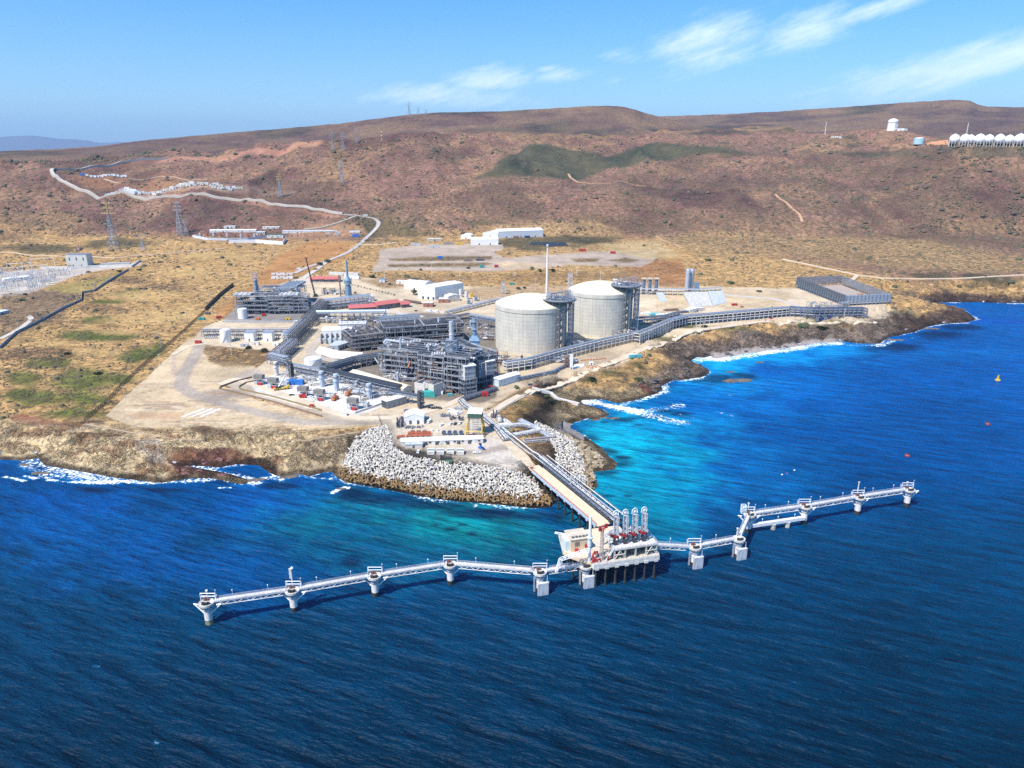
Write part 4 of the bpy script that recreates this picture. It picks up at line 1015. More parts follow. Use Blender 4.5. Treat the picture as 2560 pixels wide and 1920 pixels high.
w_=MB();w_.prism([(-.5,2),(-.5,DPT+13),(-8,DPT+12),(-11.5,16),(-9,11),(-4.5,6)],-1.6,-.02);w_.build('side_deck',M('trestle_road'),t)
bk_=MB();bk_.bx(-.4,LP-8,DPT+.05,DPT+13,-1.4,-.03);bk_.build('back_deck',M('trestle_road'),t)
r_=MB();r_.rail([(0,-.3,.25),(LP,-.3,.25),(LP+.3,DPT,.25)],1.1,.12,2.2);r_.rail([(-1,2.4,0),(-4.4,6.2,0),(-9,11.2,0),(-11.3,16,0),(-7.9,DPT+11.8,0)],1.1,.12,2.2);r_.build('railing',STEELL,t)
hu=ZU-ZL
u_=MB();u_.bx(11.5,LP,1.5,DPT-4,hu-.7,hu);u_.build('upper_deck',CONC,t)
for k in range(5):
 x=12+(LP-12.6)*k/4
 for y in(2,DPT*.4,DPT-4.6):c=MB();c.beam((x,y,0),(x,y,hu-.7),.7);c.build('support_column',M('cream_steel',(.60,.56,.48),.6),t)
for k in(0,3):c=MB();x=12+(LP-12.6)*k/4;x2=x+(LP-12.6)/4;c.beam((x,1.7,0),((x+x2)/2,1.7,hu*.8),.35);c.beam((x2,1.7,0),((x+x2)/2,1.7,hu*.8),.35);c.beam((x,1.7,hu*.45),(x2,1.7,hu*.45),.4);c.build('brace_frame',M('cream_steel'),t)
c=MB();c.beam((6.5,4,0),(6.5,4,hu),.4);c.beam((11,4,0),(11,4,hu),.4);c.beam((6.5,4,hu*.9),(11,4,hu*.9),.4);c.beam((6.5,4,0),(8.8,4,hu*.9),.3);c.beam((11,4,0),(8.8,4,hu*.9),.3);c.beam((6.5,4,hu*.45),(11,4,hu*.45),.3)
c.build('brace_frame',M('cream_steel'),t)
eq=MB()
for k in range(7):x=13+(LP-15)*k/6;eq.bx(x-1.2,x+1.2,5+(k%3),8+(k%3),.02,hu*(.4+.3*(k%2)))
eq.build('equipment_cabinet',STEELD,t)
r_=MB();r_.rail([(11.5,DPT-4,hu),(11.5,1.6,hu),(LP,1.6,hu),(LP,DPT-4,hu)],1.2,.13,2);r_.build('railing',STEELL,t)
mp_=MB();rr=random.Random(5)
for k in range(34):
 x=rr.uniform(12,LP-3);y=rr.uniform(DPT*.45,DPT-4.4);mp_.pipe([(x,y,hu+.3),(x,y,hu+rr.uniform(1,3.2)),(x+rr.uniform(1,3),y,hu+rr.uniform(1,3))],rr.uniform(.15,.34),6)
mp_.build('pipe_manifold',STEELL,t)
st=MB()
for k in range(10):st.box((11.2-.35*k,2.6,hu*(10-k)/10-.2),(.8,1.4,.16))
st.beam((11.5,1.9,hu),(7.8,1.9,0),.2);st.beam((11.5,3.3,hu),(7.8,3.3,0),.2);st.build('stair',STEELL,t)
def PL(x,y,z=0):
 c_,s_=math.cos(rzp),math.sin(rzp);return V3((PA.x+x*c_-y*s_,PA.y+x*s_+y*c_,ZL+z))
 # ---- loading arms
def arm():
 a=thing('marine_loader','','loading arm',(0,0,0),0,'loading arms on the platform')
 b=MB();b.lathe([(1.1,0),(1.1,.5),(.75,.7),(.7,4.5),(.95,4.7),(.95,5.4)],12);b.build('base_riser',STEELD,a)
 k=MB();lattice(k,(0,0,4),(0,.4,16.5),1.7,.9,8,.17);k.tube((0,0,5),(0,.4,17),.26,8);ia_=k.build('inboard_arm',STEELL,a)
 o=MB();o.tube((.9,-.4,17),(.9,-1.4,5.5),.24,8);o.tube((-.9,-.2,17),(-.9,-.9,7),.14,6);lattice(o,(.9,-1.2,16),(.9,-2.0,6.5),.9,.6,5,.16);oa_=o.build('outboard_arm',STEELL,a)
 w=MB()
 n=16
 for i in range(n):
  p0=(0+1.55*math.cos(math.tau*i/n),-.2,17.6+1.9*math.sin(math.tau*i/n));p1=(1.55*math.cos(math.tau*(i+1)/n),-.2,17.6+1.9*math.sin(math.tau*(i+1)/n));w.beam(p0,p1,.34)
  if i%2==0:w.beam((0,-.2,17.6),p0,.13)
 w.tube((0,-.8,17.6),(0,.5,17.6),.5,10);w.beam((-1.9,0,16.6),(1.9,0,16.6),.2);w.build('sheave_wheel',WHITE,ia_)
 c=MB();c.add([(-2.9,-1.5,5.0),(1.9,-1.5,3.2),(1.9,-1.5,4.6),(-2.9,-1.5,6.4),(-2.9,-.5,5.0),(1.9,-.5,3.2),(1.9,-.5,4.6),(-2.9,-.5,6.4)],[(0,1,2,3),(7,6,5,4),(0,4,5,1),(1,5,6,2),(2,6,7,3),(3,7,4,0)]);c.build('counterweight',RED,a)
 e=MB();e.pipe([(.8,-1.2,1),(1.6,-1.8,2.4),(.9,-1.6,5.4)],.35,8);e.bx(-1,1,-2.2,-1.2,.3,2.6);e.build('coupler',DARK,oa_)
 return a
arm0=arm()
for k,lab in enumerate(('leftmost of the four folded loading arms with red counterweights, nearest the red lattice tower','second folded loading arm from the left, with white sheave wheel and red counterweight','third folded loading arm from the left, with white sheave wheel and red counterweight','rightmost and highest of the four folded loading arms, nearest the bare lattice mast')):
 a=arm0 if k==0 else copy_tree(arm0)
 p=PL(14.0+5.3*k,7.5,hu);a.location=p;a.rotation_euler.z=rzp;a['label']=lab
 # lattice mast right of the arms
t=thing('lattice_mast','bare white lattice mast at the right end of the loading platform','mast',PL(LP-4.5,9.5,hu),rzp);q=MB();lattice(q,(0,0,0),(0,0,13),1.9,1.5,8,.2);q.build('tower_body',WHITE,t);q=MB();q.bx(-1.2,1.2,-1.2,1.2,12.6,12.8);q.rail([(-1.2,-1.2,12.8),(1.2,-1.2,12.8),(1.2,1.2,12.8),(-1.2,1.2,12.8),(-1.2,-1.2,12.8)],1.1,.14,1.2);q.tube((0,0,13),(0,0,16),.1,6);q.build('platform',STEELL,t)
# red-topped monitor tower
t=thing('monitor_tower','slender lattice fire monitor tower with red water cannon on top beside the white gangway column','monitor tower',PL(5.2,3.2),rzp);q=MB();lattice(q,(0,0,0),(0,0,19),1.5,1.1,11,.18);q.build('tower_body',M('greyred_lattice',(.42,.36,.36),.5),t);q=MB();q.box((-1.2,0,18.2),(1.6,1.2,1.8));q.tube((-1,0,19),(-2.2,-.6,20),.3,8);q.box((2.2,.6,19.4),(1.6,.5,2.4));q.beam((0,0,18.6),(2.2,.6,19),.25);q.build('water_cannon',RED,t);q=MB();q.rail([(-1,-1,18),(1,-1,18),(1,1,18),(-1,1,18),(-1,-1,18)],1.2,.15,1);q.build('railing',RED,t)
# gangway column
t=thing('gangway_tower','white gangway tower with lattice boom folded low over the water left of the platform','gangway',PL(-1.2,4.0),rzp);q=MB();q.tube((0,0,-1),(0,0,26),.85,14,.75);q.build('column',WHITE,t);q=MB();q.tube((0,0,9),(0,0,13.5),1.15,12);q.tube((0,0,13.5),(0,0,14.2),1.6,12);q.build('slewing_ring',PALEBLUE,t)
q=MB();lattice(q,(-1,0,6.5),(-16,-1.5,4.5),2.2,1.8,9,.22);lattice(q,(-16,-1.5,4.5),(-18.5,-1.7,-2.5),1.5,.8,4,.18);q.build('boom',WHITE,t)
q=MB();q.pipe([(2,-1,1),(1.5,-1.2,4),(2.6,-1.2,6.2)],.5,8);q.box((2.4,-1.6,1.4),(1.6,1.2,2.2));q.pipe([(.5,-2.5,.3),(1.2,-2.6,2.2)],.4,8);q.build('hydraulic_unit',RED,t)
# red hydrants on the lower deck
for k,(x,y,lab)in enumerate(((3.2,1.4,'red valve cluster at the front left corner of the loading platform'),(8.4,2.0,'red raking hose reel stand on the deck front, left of the stair'),(4.6,8.0,'red pump skid behind the lattice fire monitor tower'))):
 q=MB();q.pipe([(-.8,0,0),(-.8,0,1.6),(.8,0,1.6),(.8,0,0)],.3,8);q.tube((0,-.3,1.6),(0,-.3,2.6),.35,8);q.beam((.2,0,2.4),(1.6,.4,0),.35);solo(q,'fire_hydrant',lab,'hydrant',RED,PL(x,y),rzp+k,'red fire gear on the loading platform')
 # control building
def plb(x0,x1,y0):return PL(x0,y0),PL(x1,y0)
A_,B_=plb(-7.6,2.4,14.5)
t=thing('control_building','cream control building with brown shutters on the deck left of the loading arms','building',A_,rzp);Lb=10.0
MB().bx(0,Lb,0,10,0,7.0).build('wall',M('cream_wall',(.68,.57,.38),.8,var=.1),t);MB().bx(-.4,Lb+.4,-.4,10.4,7.02,7.5).build('roof',TAN,t)
for x0,x1,m in((2.2,4.8,BROWN),(7.6,10,TAN)):q=MB();q.bx(x0,x1,-.15,.05,3.2 if m is BROWN else 2.6,5.6);q.build('shutter',m,t)
q=MB();q.bx(-2.6,-.05,1,8,0,6.2);q.build('annexe',PALEBLUE,t);q=MB();q.box((3,-.8,1.0),(1.8,1.2,2.0));q.build('fire_cabinet',RED,t);q=MB();q.box((8.6,-.6,2.9),(1.7,.9,1.7));q.build('fire_cabinet',RED,t)
q=MB()
for k in range(5):q.bx(1+2*k,2.4+2*k,1,2.2,7.5,8.1)
q.build('roof_unit',STEELD,t)
# crane on the roof
t=thing('jetty_crane','pale blue knuckle crane with lattice jib parked on top of the control building','crane',PL(-2.5,21),rzp);q=MB();q.box((0,0,3.2),(6.4,4.2,2.6),0,.88);q.tube((0,0,-7),(0,0,2),1.1,12);q.build('slewing_house',PALEBLUE,t);q=MB();q.box((-4.6,-.4,2.6),(3,3,3.4));q.build('cab',PALEBLUE,t);q=MB();lattice(q,(1,0,4.4),(-11.0,2.4,7.6),1.5,.9,8,.2);q.build('jib',WHITE,t);q=MB();q.beam((2,0,4.5),(4,0,2),.4);q.pipe([(3.2,-1,2),(5.5,-1.5,.5),(9,-2,0)],.2,6);q.build('luffing_gear',WHITE,t)
# ---- mooring and breasting dolphins
def dolphin(label,deck_uv,base_uv,zd=11.5,fender=False,gantry=True,beacon=0,sc=1.0,lamp=False,ang=0,stain=GUANO,name=None,dirt=False):
 b=wz(*base_uv,0);pd=wz(*deck_uv,zd);p=V3((b.x,b.y+1.0,0))if not fender else V3((pd.x,pd.y,0))
 p=V3(((b.x+pd.x)/2,pd.y,0));zd=max(8,ztop(V3((p.x,p.y,0)),deck_uv[1]))
 t=thing('breasting_dolphin' if fender else 'mooring_dolphin',label,'dolphin',p,ang,'breasting dolphins with fender panels' if fender else 'white mooring dolphins')
 r=1.8*sc;dr=3.55*sc
 q=MB();q.lathe([(r,-5),(r,2.6)],20,caps=False);q.build('pile_base',GUANO if not dirt else M('stained_pile',(.42,.36,.18),.8,dirt=(.03,.03,.03),scale=.5),t,True)
 q=MB();q.lathe([(r+.04,2.55),(r+.04,zd-3.0)],20,caps=False);q.build('column',M('white_column',(.78,.75,.70),.6,var=.25,dirt=(.50,.44,.36),streak=.2),t,True)
 q=MB()
 for k in range(8):
  a=math.tau*k/8;c,s=math.cos(a),math.sin(a);q.beam((r*c,r*s,zd-3.8),(3.2*sc*c,3.2*sc*s,zd-.8),.34)
 q.lathe([(r+.5,zd-3.3),(r+.5,zd-2.6),(r*.95,zd-2.4),(r*.95,zd-.8)],14);q.build('bracket',STEELL,t)
 if not fender:
  for s in(-1,1):q=MB();q.beam((s*r,0,zd-5.6),(s*6.2,.8,zd-1.4),.55);q.beam((s*4.4,.6,zd-1.5),(s*6.6,.8,zd-1.2),.6);q.build('walkway_strut',WHITE,t)
 q=MB();q.lathe([(dr-.8,zd-.85),(dr,zd-.7),(dr,zd),(dr-.3,zd+.05)],16);q.lathe([(dr,zd+.02),(dr,zd+.35),(dr-.3,zd+.35),(dr-.3,zd+.06)],16);q.build('deck',M('white_deck',(.66,.63,.57),.7,var=.25),t);dk_=t.children[-1]if 0 else[c for c in bpy.data.objects if c.parent==t and c.name.startswith('deck')][0]
 q=MB();rr=random.Random(int(p.x))
 for k in range(4):a=-2.2+.5*k;q.box((1.9*math.cos(a),1.9*math.sin(a),zd+.7),(1.2,.7,1.3),a+.5);q.tube((1.9*math.cos(a),1.9*math.sin(a),zd+1.1),(2.6*math.cos(a),2.6*math.sin(a),zd+1.5),.25,6)
 q.build('mooring_hook',DARK,dk_)
 if gantry:
  g=MB();y=2.4
  for s in(-1,1):g.beam((s*3.6,y,zd),(s*3.6,y,zd+3.6),.3);g.beam((s*3.6,y+1.4,zd),(s*3.6,y+1.4,zd+2.2),.24)
  g.beam((-3.6,y,zd+3.6),(3.6,y,zd+3.6),.3);g.beam((-3.6,y,zd+2),(3.6,y,zd+2),.22);g.rail([(-3.6,y+1.4,zd),(3.6,y+1.4,zd)],1.2,.16,1.4);ga_=g.build('gantry',WHITE,t)
  c=MB();c.box((-1.2,1.6,zd+.9),(1.2,.9,1.7));c.box((-.2,1.8,zd+.7),(1.3,.7,1.2));c.build('control_cabinet',M('maroon_cabinet',(.20,.09,.08),.6),t)
  l=MB();l.tube((3.7,2.8,zd),(3.7,2.8,zd+5.2),.1,6);l.box((3.7,2.6,zd+5.2),(.4,.8,.3));l.build('lamp_post',STEELL,ga_)
 if beacon:
  l=MB();l.tube((-.4,2.6,zd),(-.4,2.6,zd+beacon),.32,8)
  if beacon>9:l.box((-.9,2.6,zd+beacon*.72),(1.2,.5,beacon*.5));l.ball((.2,2.4,zd+beacon),.8,10,6)
  else:l.box((-.4,2.6,zd+beacon),(1,.8,.6))
  l.build('beacon_mast',WHITED,t)
 if fender:
  a=math.radians(-62)if True else 0
  q=MB();q.box((1.6,-2.9,zd-8.2),(5.6,1.2,7.2),.28);q.bx(-1.5,4.6,-2.6,-.8,zd-5.2,zd-4.7);q.build('fender_panel',FENDER,t)
  q=MB();q.beam((-.4,-1.6,zd-1),(-.6,-2.6,zd-11),.4);q.beam((3.6,-1.2,zd-1),(3.8,-2.4,zd-11),.4)
  for z in(6,8,10):q.tube((.3,-2.3,zd-z),(.3,-.6,zd-z),.7,8)
  for s in(-.3,.3):q.beam((-2.9+s,-1.2,zd-2),(-2.9+s,-1.2,zd-11),.2)
  for k in range(9):q.beam((-3.2,-1.2,zd-2-k),(-2.6,-1.2,zd-2-k),.14)
  q.build('fender_frame',STEELL,t)
 return t,V3((p.x,p.y,zd))
D={}
D['L1']=dolphin('white mooring dolphin with yellow stained foot at the far left end of the walkway',(517,1507),(521,1561),beacon=5,dirt=True)
D['L2']=dolphin('white mooring dolphin with a tall flat beacon mast, second from the far left end',(733,1476),(735,1523),beacon=11)
D['L3']=dolphin('white mooring dolphin with plain gantry, between the tall beacon and the walkway bend',(936,1440),(939,1487))
D['L4']=dolphin('white mooring dolphin at the upper bend of the left walkway',(1125,1411),(1128,1451))
D['L5']=dolphin('breasting dolphin with square fender standing between the walkway bend and the platform',(1350,1430),(1350,1492),fender=True)
D['L6']=dolphin('breasting dolphin with square fender close against the left front corner of the loading platform',(1463,1414),(1466,1474),fender=True,gantry=False)
D['R1']=dolphin('breasting dolphin with fender, first one right of the loading platform',(1740,1367),(1736,1424),fender=True)
D['R2']=dolphin('breasting dolphin with fender where the right walkway turns steeply away',(1850,1347),(1847,1406),fender=True,gantry=False,beacon=5)
D['R3']=dolphin('mooring dolphin with a blue cage on top at the upper turn of the right walkway',(1871,1286),(1872,1328),beacon=6)
D['R4']=dolphin('white mooring dolphin carrying the end of the low white beam',(2012,1266),(2008,1305))
D['R5']=dolphin('white mooring dolphin with a thin tall mast, second from the far right end',(2145,1243),(2142,1280),beacon=9)
D['R6']=dolphin('white mooring dolphin at the far right end of the walkway',(2269,1224),(2267,1262),beacon=4)
def walkway(label,p,q,w=2.0,wide=False):
 p=V3(p);q=V3(q);rz,L=along(p,q);z0=p.z;dzz=q.z-p.z
 t=thing('walkway_bridge',label,'walkway',p,rz,'white truss walkways between the dolphins');t.rotation_euler=(0,-math.atan2(dzz,L),rz)
 d=MB();d.bx(0,L,-w/2,w/2,.15,.4);d.bx(0,L,-w/2-.25,-w/2,-.25,.6);d.bx(0,L,w/2,w/2+.25,-.25,.6);d.build('walkway',M('walkway_white',(.62,.60,.58),.7,var=.2),t)
 r=MB();n=max(3,int(L/3));lo=-2.0
 for s in(-1,1):
  y=s*w/2;r.beam((1.5,y,lo),(L-1.5,y,lo),.26)
  for k in range(n):
   x0=1.5+(L-3)*k/n;x1=1.5+(L-3)*(k+1)/n;r.beam((x0,y,lo if k%2 else-.2),(x1,y,-.2 if k%2 else lo),.2)
 for k in range(n+1):x=1.5+(L-3)*k/n;r.beam((x,-w/2,lo),(x,w/2,lo),.16)
 r.build('truss',WHITED,t)
 g=MB()
 for s in(-1,1):g.rail([(0,s*(w/2+.1),.4),(L,s*(w/2+.1),.4)],1.2,.11,2.0)
 ra_=g.build('railing',STEELL,t)
 for k in range(max(1,int(L/14))):
  x=L*(k+.5)/max(1,int(L/14));l=MB();l.tube((x,w/2+.2,.4),(x,w/2+.2,3.6),.07,6);l.ball((x,w/2+.2,3.7),.34,8,6);l.build('globe_lamp',WHITE,ra_)
 return t
def link(a,b,label,ra=3.3,rb=3.3,ya=.9,yb=.9):
 p=D[a][1].copy()if isinstance(a,str)else V3(a);q=D[b][1].copy()if isinstance(b,str)else V3(b)
 p.y+=ya;q.y+=yb;d=(q-p);d.z=0;d.normalize()
 return walkway(label,p+d*ra,q-d*rb)
link('L1','L2','truss walkway at the far left end, from the stained dolphin to the tall beacon')
link('L2','L3','truss walkway running right from the dolphin with the tall flat beacon')
link('L3','L4','truss walkway climbing to the upper bend of the left dolphin row')
link('L4','L5','truss walkway sloping down from the upper bend to the fender dolphin')
link('L5','L6','short truss walkway between the two fender dolphins left of the platform')
link(PL(LP,9.5,1),'R1','truss walkway from the right side of the loading platform to the first fender dolphin',0,3.3,0)
link('R1','R2','truss walkway between the two fender dolphins right of the platform')
link('R2','R3','steep looking truss walkway going straight away between the two right turns')
link('R3','R4','truss walkway above the low white beam')
link('R4','R5','truss walkway ending at the dolphin with the thin tall mast')
link('R5','R6','outermost truss walkway at the far right end')
a=D['R3'][1];b=D['R4'][1];rz,L=along(a,b)
t=thing('pipe_bridge','low white beam on two stub piers under the right walkway','beam',(a.x,a.y,0),rz);q=MB();q.bx(1,L-1,-2.4,-.4,3.6,5.6);q.build('beam',WHITE,t)
for k in(.42,.68):q=MB();q.tube((L*k,-1.4,-4),(L*k,-1.4,3.6),1.5,14);q.build('pier',M('pier_pale',(.62,.60,.52),.8,dirt=(.2,.17,.1),scale=.5),t)
for k in(.22,.5,.8):q=MB();q.tube((L*k,-1.0,5.6),(L*k,-1.0,7.6),.08,6);q.ball((L*k,-1.0,7.7),.35,8,6);q.build('globe_lamp',WHITE,t)
# cage on R3
q=MB();lattice(q,(0,0,0),(0,0,5),2.6,2.6,4,.2);solo(q,'signal_cage','pale blue lattice cage beside the dolphin at the upper right turn','cage',PALEBLUE,D['R3'][1]+V3((-3.2,2.2,0)))
# ---- buoys
def buoy(u_,v_,s,mat,label,tall):
 p=wz(u_,v_,0);t=thing('buoy',label,'buoy',p,0,'buoys floating right of the jetty');q=MB()
 if tall:
  q.lathe([(1.6*s,-1),(1.9*s,.2),(1.7*s,1.0),(1.0*s,1.3)],14);q.build('float',mat,t);q=MB();q.lathe([(1.0*s,1.3),(.55*s,4.4),(.5*s,5.4)],10);q.build('tower_body',mat,t);q=MB();q.tube((0,0,5.4*s),(0,0,7.4*s),.14,6);q.box((0,0,6.6*s),(.9,.3,.9));q.build('top_mark',DARK,t)
 else:
  q.ball((0,0,.3*s),1.3*s,12,8,.75);q.build('float',mat,t);q=MB();q.tube((0,0,1.1*s),(0,0,1.9*s),.3*s,8);q.build('mooring_eye',DARK,t)
 return t
buoy(2494,951,1.35,M('buoy_yellow',(.62,.42,.03),.5),'tall yellow light buoy far out to the right',True)
buoy(2469,1062,1.6,M('buoy_red',(.24,.05,.04),.5),'dark red mooring buoy below the tall yellow buoy',False)
buoy(2268,1141,1.6,M('buoy_red'),'dark red mooring buoy nearest the far right dolphin',False)
for k,(x,y,lab)in enumerate(((1955,1187,'left of the pair of small pale floats above the right walkway'),(1968,1184,'right of the pair of small pale floats above the right walkway'),(1986,1176,'single small white float nearest the turquoise bay'))):buoy(x,y,.5,WHITE if k!=1 else RED,lab,False)
# ================================================================== the plant
def G(u_,v_):
 p=W(u_,v_);z,s=shape_z(np.array([p.x]),np.array([p.y]),np.array([p.z]));p.z=float(z[0]);return p
def TP(u_,v_,h):
 z=14.0
 for _ in range(5):p=wz(u_,v_,z+h);z=zground(p.x,p.y)
 return V3((p.x,p.y,z))
 # ---- two big tanks
def lng_tank(label,u_,vfront,z0,Rr,vrim,vap,vdeck,seed):
 fr=wz(u_,vfront,z0);d=V3((fr.x,fr.y,0)).normalized();c=fr+d*Rr;th=math.atan2(d.x,d.y)
 t=thing('concrete_tank',label,'storage tank',c,-th,'domed concrete gas tanks');hw=ztop(fr,vrim)-z0;ap=ztop(c,vap)-z0
 ms=M('tank_concrete',(.60,.56,.455),.95,scale=.14,streak=.5,dirt=(.46,.44,.385))
 nt_=ms.node_tree
 if 'joint' not in nt_.nodes:
  b_=nt_.nodes['Principled BSDF'];lk=b_.inputs['Base Color'].links[0].from_socket
  tc_=nt_.nodes.new('ShaderNodeTexCoord');sp_=nt_.nodes.new('ShaderNodeSeparateXYZ');nt_.links.new(tc_.outputs['Object'],sp_.inputs[0])
  def nm(op,a,b=None):
   n=nt_.nodes.new('ShaderNodeMath');n.operation=op
   for i,x in enumerate((a,b)):
    if x is None:continue
    if isinstance(x,(int,float)):n.inputs[i].default_value=x
    else:nt_.links.new(x,n.inputs[i])
   return n.outputs[0]
  az_=nm('MULTIPLY',nm('ARCTAN2',sp_.outputs[0],sp_.outputs[1]),9.55)
  l1=nm('LESS_THAN',nm('FRACT',az_),.13);l2=nm('LESS_THAN',nm('FRACT',nm('DIVIDE',sp_.outputs[2],4.1)),.16)
  l3=nm('LESS_THAN',nm('FRACT',nm('MULTIPLY',az_,.25)),.05)
  nz_=nt_.nodes.new('ShaderNodeTexNoise');nz_.inputs['Scale'].default_value=.25;nz_.inputs['Detail'].default_value=6;nt_.links.new(tc_.outputs['Object'],nz_.inputs[0])
  ln=nm('MULTIPLY',nm('ADD',nm('MULTIPLY',nm('MAXIMUM',l1,l2),.34),nm('MULTIPLY',l3,.3)),nm('MULTIPLY',nz_.outputs[0],1.5));mx=nt_.nodes.new('ShaderNodeMix');mx.data_type='RGBA';mx.name='joint';nt_.links.new(ln,mx.inputs[0]);nt_.links.new(lk,mx.inputs[6]);mx.inputs[7].default_value=(.22,.21,.20,1);nt_.links.new(mx.outputs[2],b_.inputs['Base Color'])
 MB().lathe([(Rr,0),(Rr,hw-4.6)],96,caps=False).build('wall',ms,t,True)
 ap_=MB().lathe([(Rr+5,-1.5),(Rr+4.5,.12),(Rr+.05,.35)],64).build('apron',TAN,t)
 rb=MB();rb.lathe([(Rr+.02,hw-4.62),(Rr+.45,hw-4.3),(Rr+.45,hw-.3),(Rr,hw)],96).build('ring_beam',ms,t)
 n=14;prof=[(Rr*math.sin(math.pi/2*(1-k/n))+.0,hw+(ap-hw)*(1-(math.sin(math.pi/2*(1-k/n)))**2))for k in range(n)]+[(.05,ap)]
 MB().lathe([(Rr-.6,hw-1)]+[(r-.6,z)for r,z in prof[1:]],72,caps=False).build('dome',M('dome_cream',(.76,.67,.47),.8,var=.08,scale=.07),t,True)
 rr_=MB();pts=[((Rr-.3)*math.cos(a),(Rr-.3)*math.sin(a),hw)for a in[math.tau*i/60 for i in range(61)]];rr_.rail(pts,1.1,.12,5);rr_.build('railing',STEELL,t)
 def pol(a,r):a=R(a);return V3((math.sin(a)*r,-math.cos(a)*r,0))
 # buttress and stair on the right
 a=R(56);q=MB();q.box((math.sin(a)*(Rr+.6),-math.cos(a)*(Rr+.6),hw/2-2),(5.0,2.4,hw-4),a);q.build('buttress',M('buttress',(.56,.50,.41),.85),t)
 s=MB();c0=pol(47,Rr+1.8);tx=V3((math.cos(R(47)),math.sin(R(47)),0));nrm=pol(47,1);nf=6;fh=(hw-1)/nf
 for k in range(nf):
  z=fh*k
  for(xa,xb,za,zb,off)in((-3.4,3.2,z,z+fh/2,0),(3.2,-3.4,z+fh/2,z+fh,1.3)):
   p0=c0+tx*xa+nrm*off+V3((0,0,za));p1=c0+tx*xb+nrm*off+V3((0,0,zb));w_=nrm*1.2;up=V3((0,0,.95));
   vs=[p0,p0+w_,p1+w_,p1];vs+=[x+V3((0,0,.3))for x in vs];s.add([tuple(x)for x in vs],[(0,3,2,1),(4,5,6,7),(0,1,5,4),(1,2,6,5),(2,3,7,6),(3,0,4,7)])
   for o_ in(0,1.2):
    b0=p0+nrm*o_-V3((0,0,.3));b1=p1+nrm*o_-V3((0,0,.3));hgt_=V3((0,0,1.9));vs=[b0,b1,b1+hgt_,b0+hgt_];e=nrm*.12;vs+=[x+e for x in vs];s.add([tuple(x)for x in vs],[(0,1,2,3),(7,6,5,4),(0,4,5,1),(1,5,6,2),(2,6,7,3),(3,7,4,0)])
  for xa in(-4.6,3.3):pz=c0+tx*(xa+.7)+nrm*1.3+V3((0,0,z+(fh/2 if xa>0 else fh)));s.box(tuple(pz),(1.6,2.6,.3),R(47))
 for xa in(-4,4):
  for o_ in(.2,2.6):b0=c0+tx*xa+nrm*o_;s.beam(tuple(b0),tuple(b0+V3((0,0,hw))),.3)
 s.build('stair',M('stair_grey',(.30,.29,.28),.7),t)
 # pipe tower
 q=MB();c1=pol(74,Rr+5.5);zt=ztop(c,vdeck)-z0
 for dx_,dy_ in((-2.8,-2.8),(2.8,-2.8),(2.8,2.8),(-2.8,2.8)):q.beam((c1 .x+dx_,c1 .y+dy_,0),(c1 .x+dx_,c1 .y+dy_,zt),.6)
 for k in range(10):
  z=zt*(k+1)/10;zl=zt*k/10;P4=[(c1 .x+a_,c1 .y+b_)for a_,b_ in((-2.8,-2.8),(2.8,-2.8),(2.8,2.8),(-2.8,2.8))]
  for j in range(4):q.beam((*P4[j],z),(*P4[(j+1)%4],z),.45);q.beam((*P4[j],zl),(*P4[(j+1)%4],z),.26)
 q.build('pipe_tower',BLUEST,t)
 for k in range(6):
  q=MB();px,py=c1 .x-2.2+.9*k,c1 .y-1.8+(k%3)*1.4;q.pipe([(px,py,1),(px,py,zt*.94-k*.6),(px-5,py+2,zt*.94-k*.6)],.34,6);q.build('riser_pipe',(SILVER,BLUEST,STEELL)[k%3],t)
  # roof platform, its legs and the gear on it
 cp=pol(66,Rr*.84);rp=Rr*.47;q=MB();q.lathe([(rp,zt-.5),(rp,zt)],22,(cp.x,cp.y,0));
 for k in range(16):
  a=math.tau*k/16;q.beam((cp.x+rp*math.cos(a),cp.y+rp*math.sin(a),zt-.5),(cp.x+rp*.7*math.cos(a),cp.y+rp*.7*math.sin(a),zt-2.2),.3)
 dkk=q.build('roof_platform',STEELD,t)
 q=MB();q.rail([(cp.x+rp*math.cos(a),cp.y+rp*math.sin(a),zt)for a in[math.tau*i/22 for i in range(23)]],1.3,.2,3);q.build('railing',STEELL,dkk)
 q=MB();L8=[]
 for k in range(12):
  a=math.tau*k/12;x,y=cp.x+rp*.85*math.cos(a),cp.y+rp*.85*math.sin(a);rad=math.hypot(x,y)
  zb=hw+(ap-hw)*(1-(rad/Rr)**2)if rad<Rr else hw-8
  if rad>Rr:x2,y2=x*(Rr+.3)/rad,y*(Rr+.3)/rad
  else:x2,y2=x,y
  q.beam((x,y,zt-.5),(x2,y2,zb-.4),.5);L8 .append((x,y,zt-.5,x2,y2,zb))
 for i in range(12):a_,b_=L8[i],L8[(i+1)%12];q.beam(a_[:3],b_[3:],.3)
 q.build('platform_leg',STEEL,t)
 rr=random.Random(seed);q=MB();q2=MB();q3=MB()
 for k in range(30):
  x=cp.x+rr.uniform(-.8,.8)*rp;y=cp.y+rr.uniform(-.65,.65)*rp;h_=rr.uniform(1.5,7);(q if k%2 else q2).pipe([(x,y,zt),(x,y,zt+h_),(x+rr.uniform(-5,5),y+rr.uniform(-1,3),zt+h_),(x+rr.uniform(-5,5),y,zt+h_*.3)],rr.uniform(.16,.42),5)
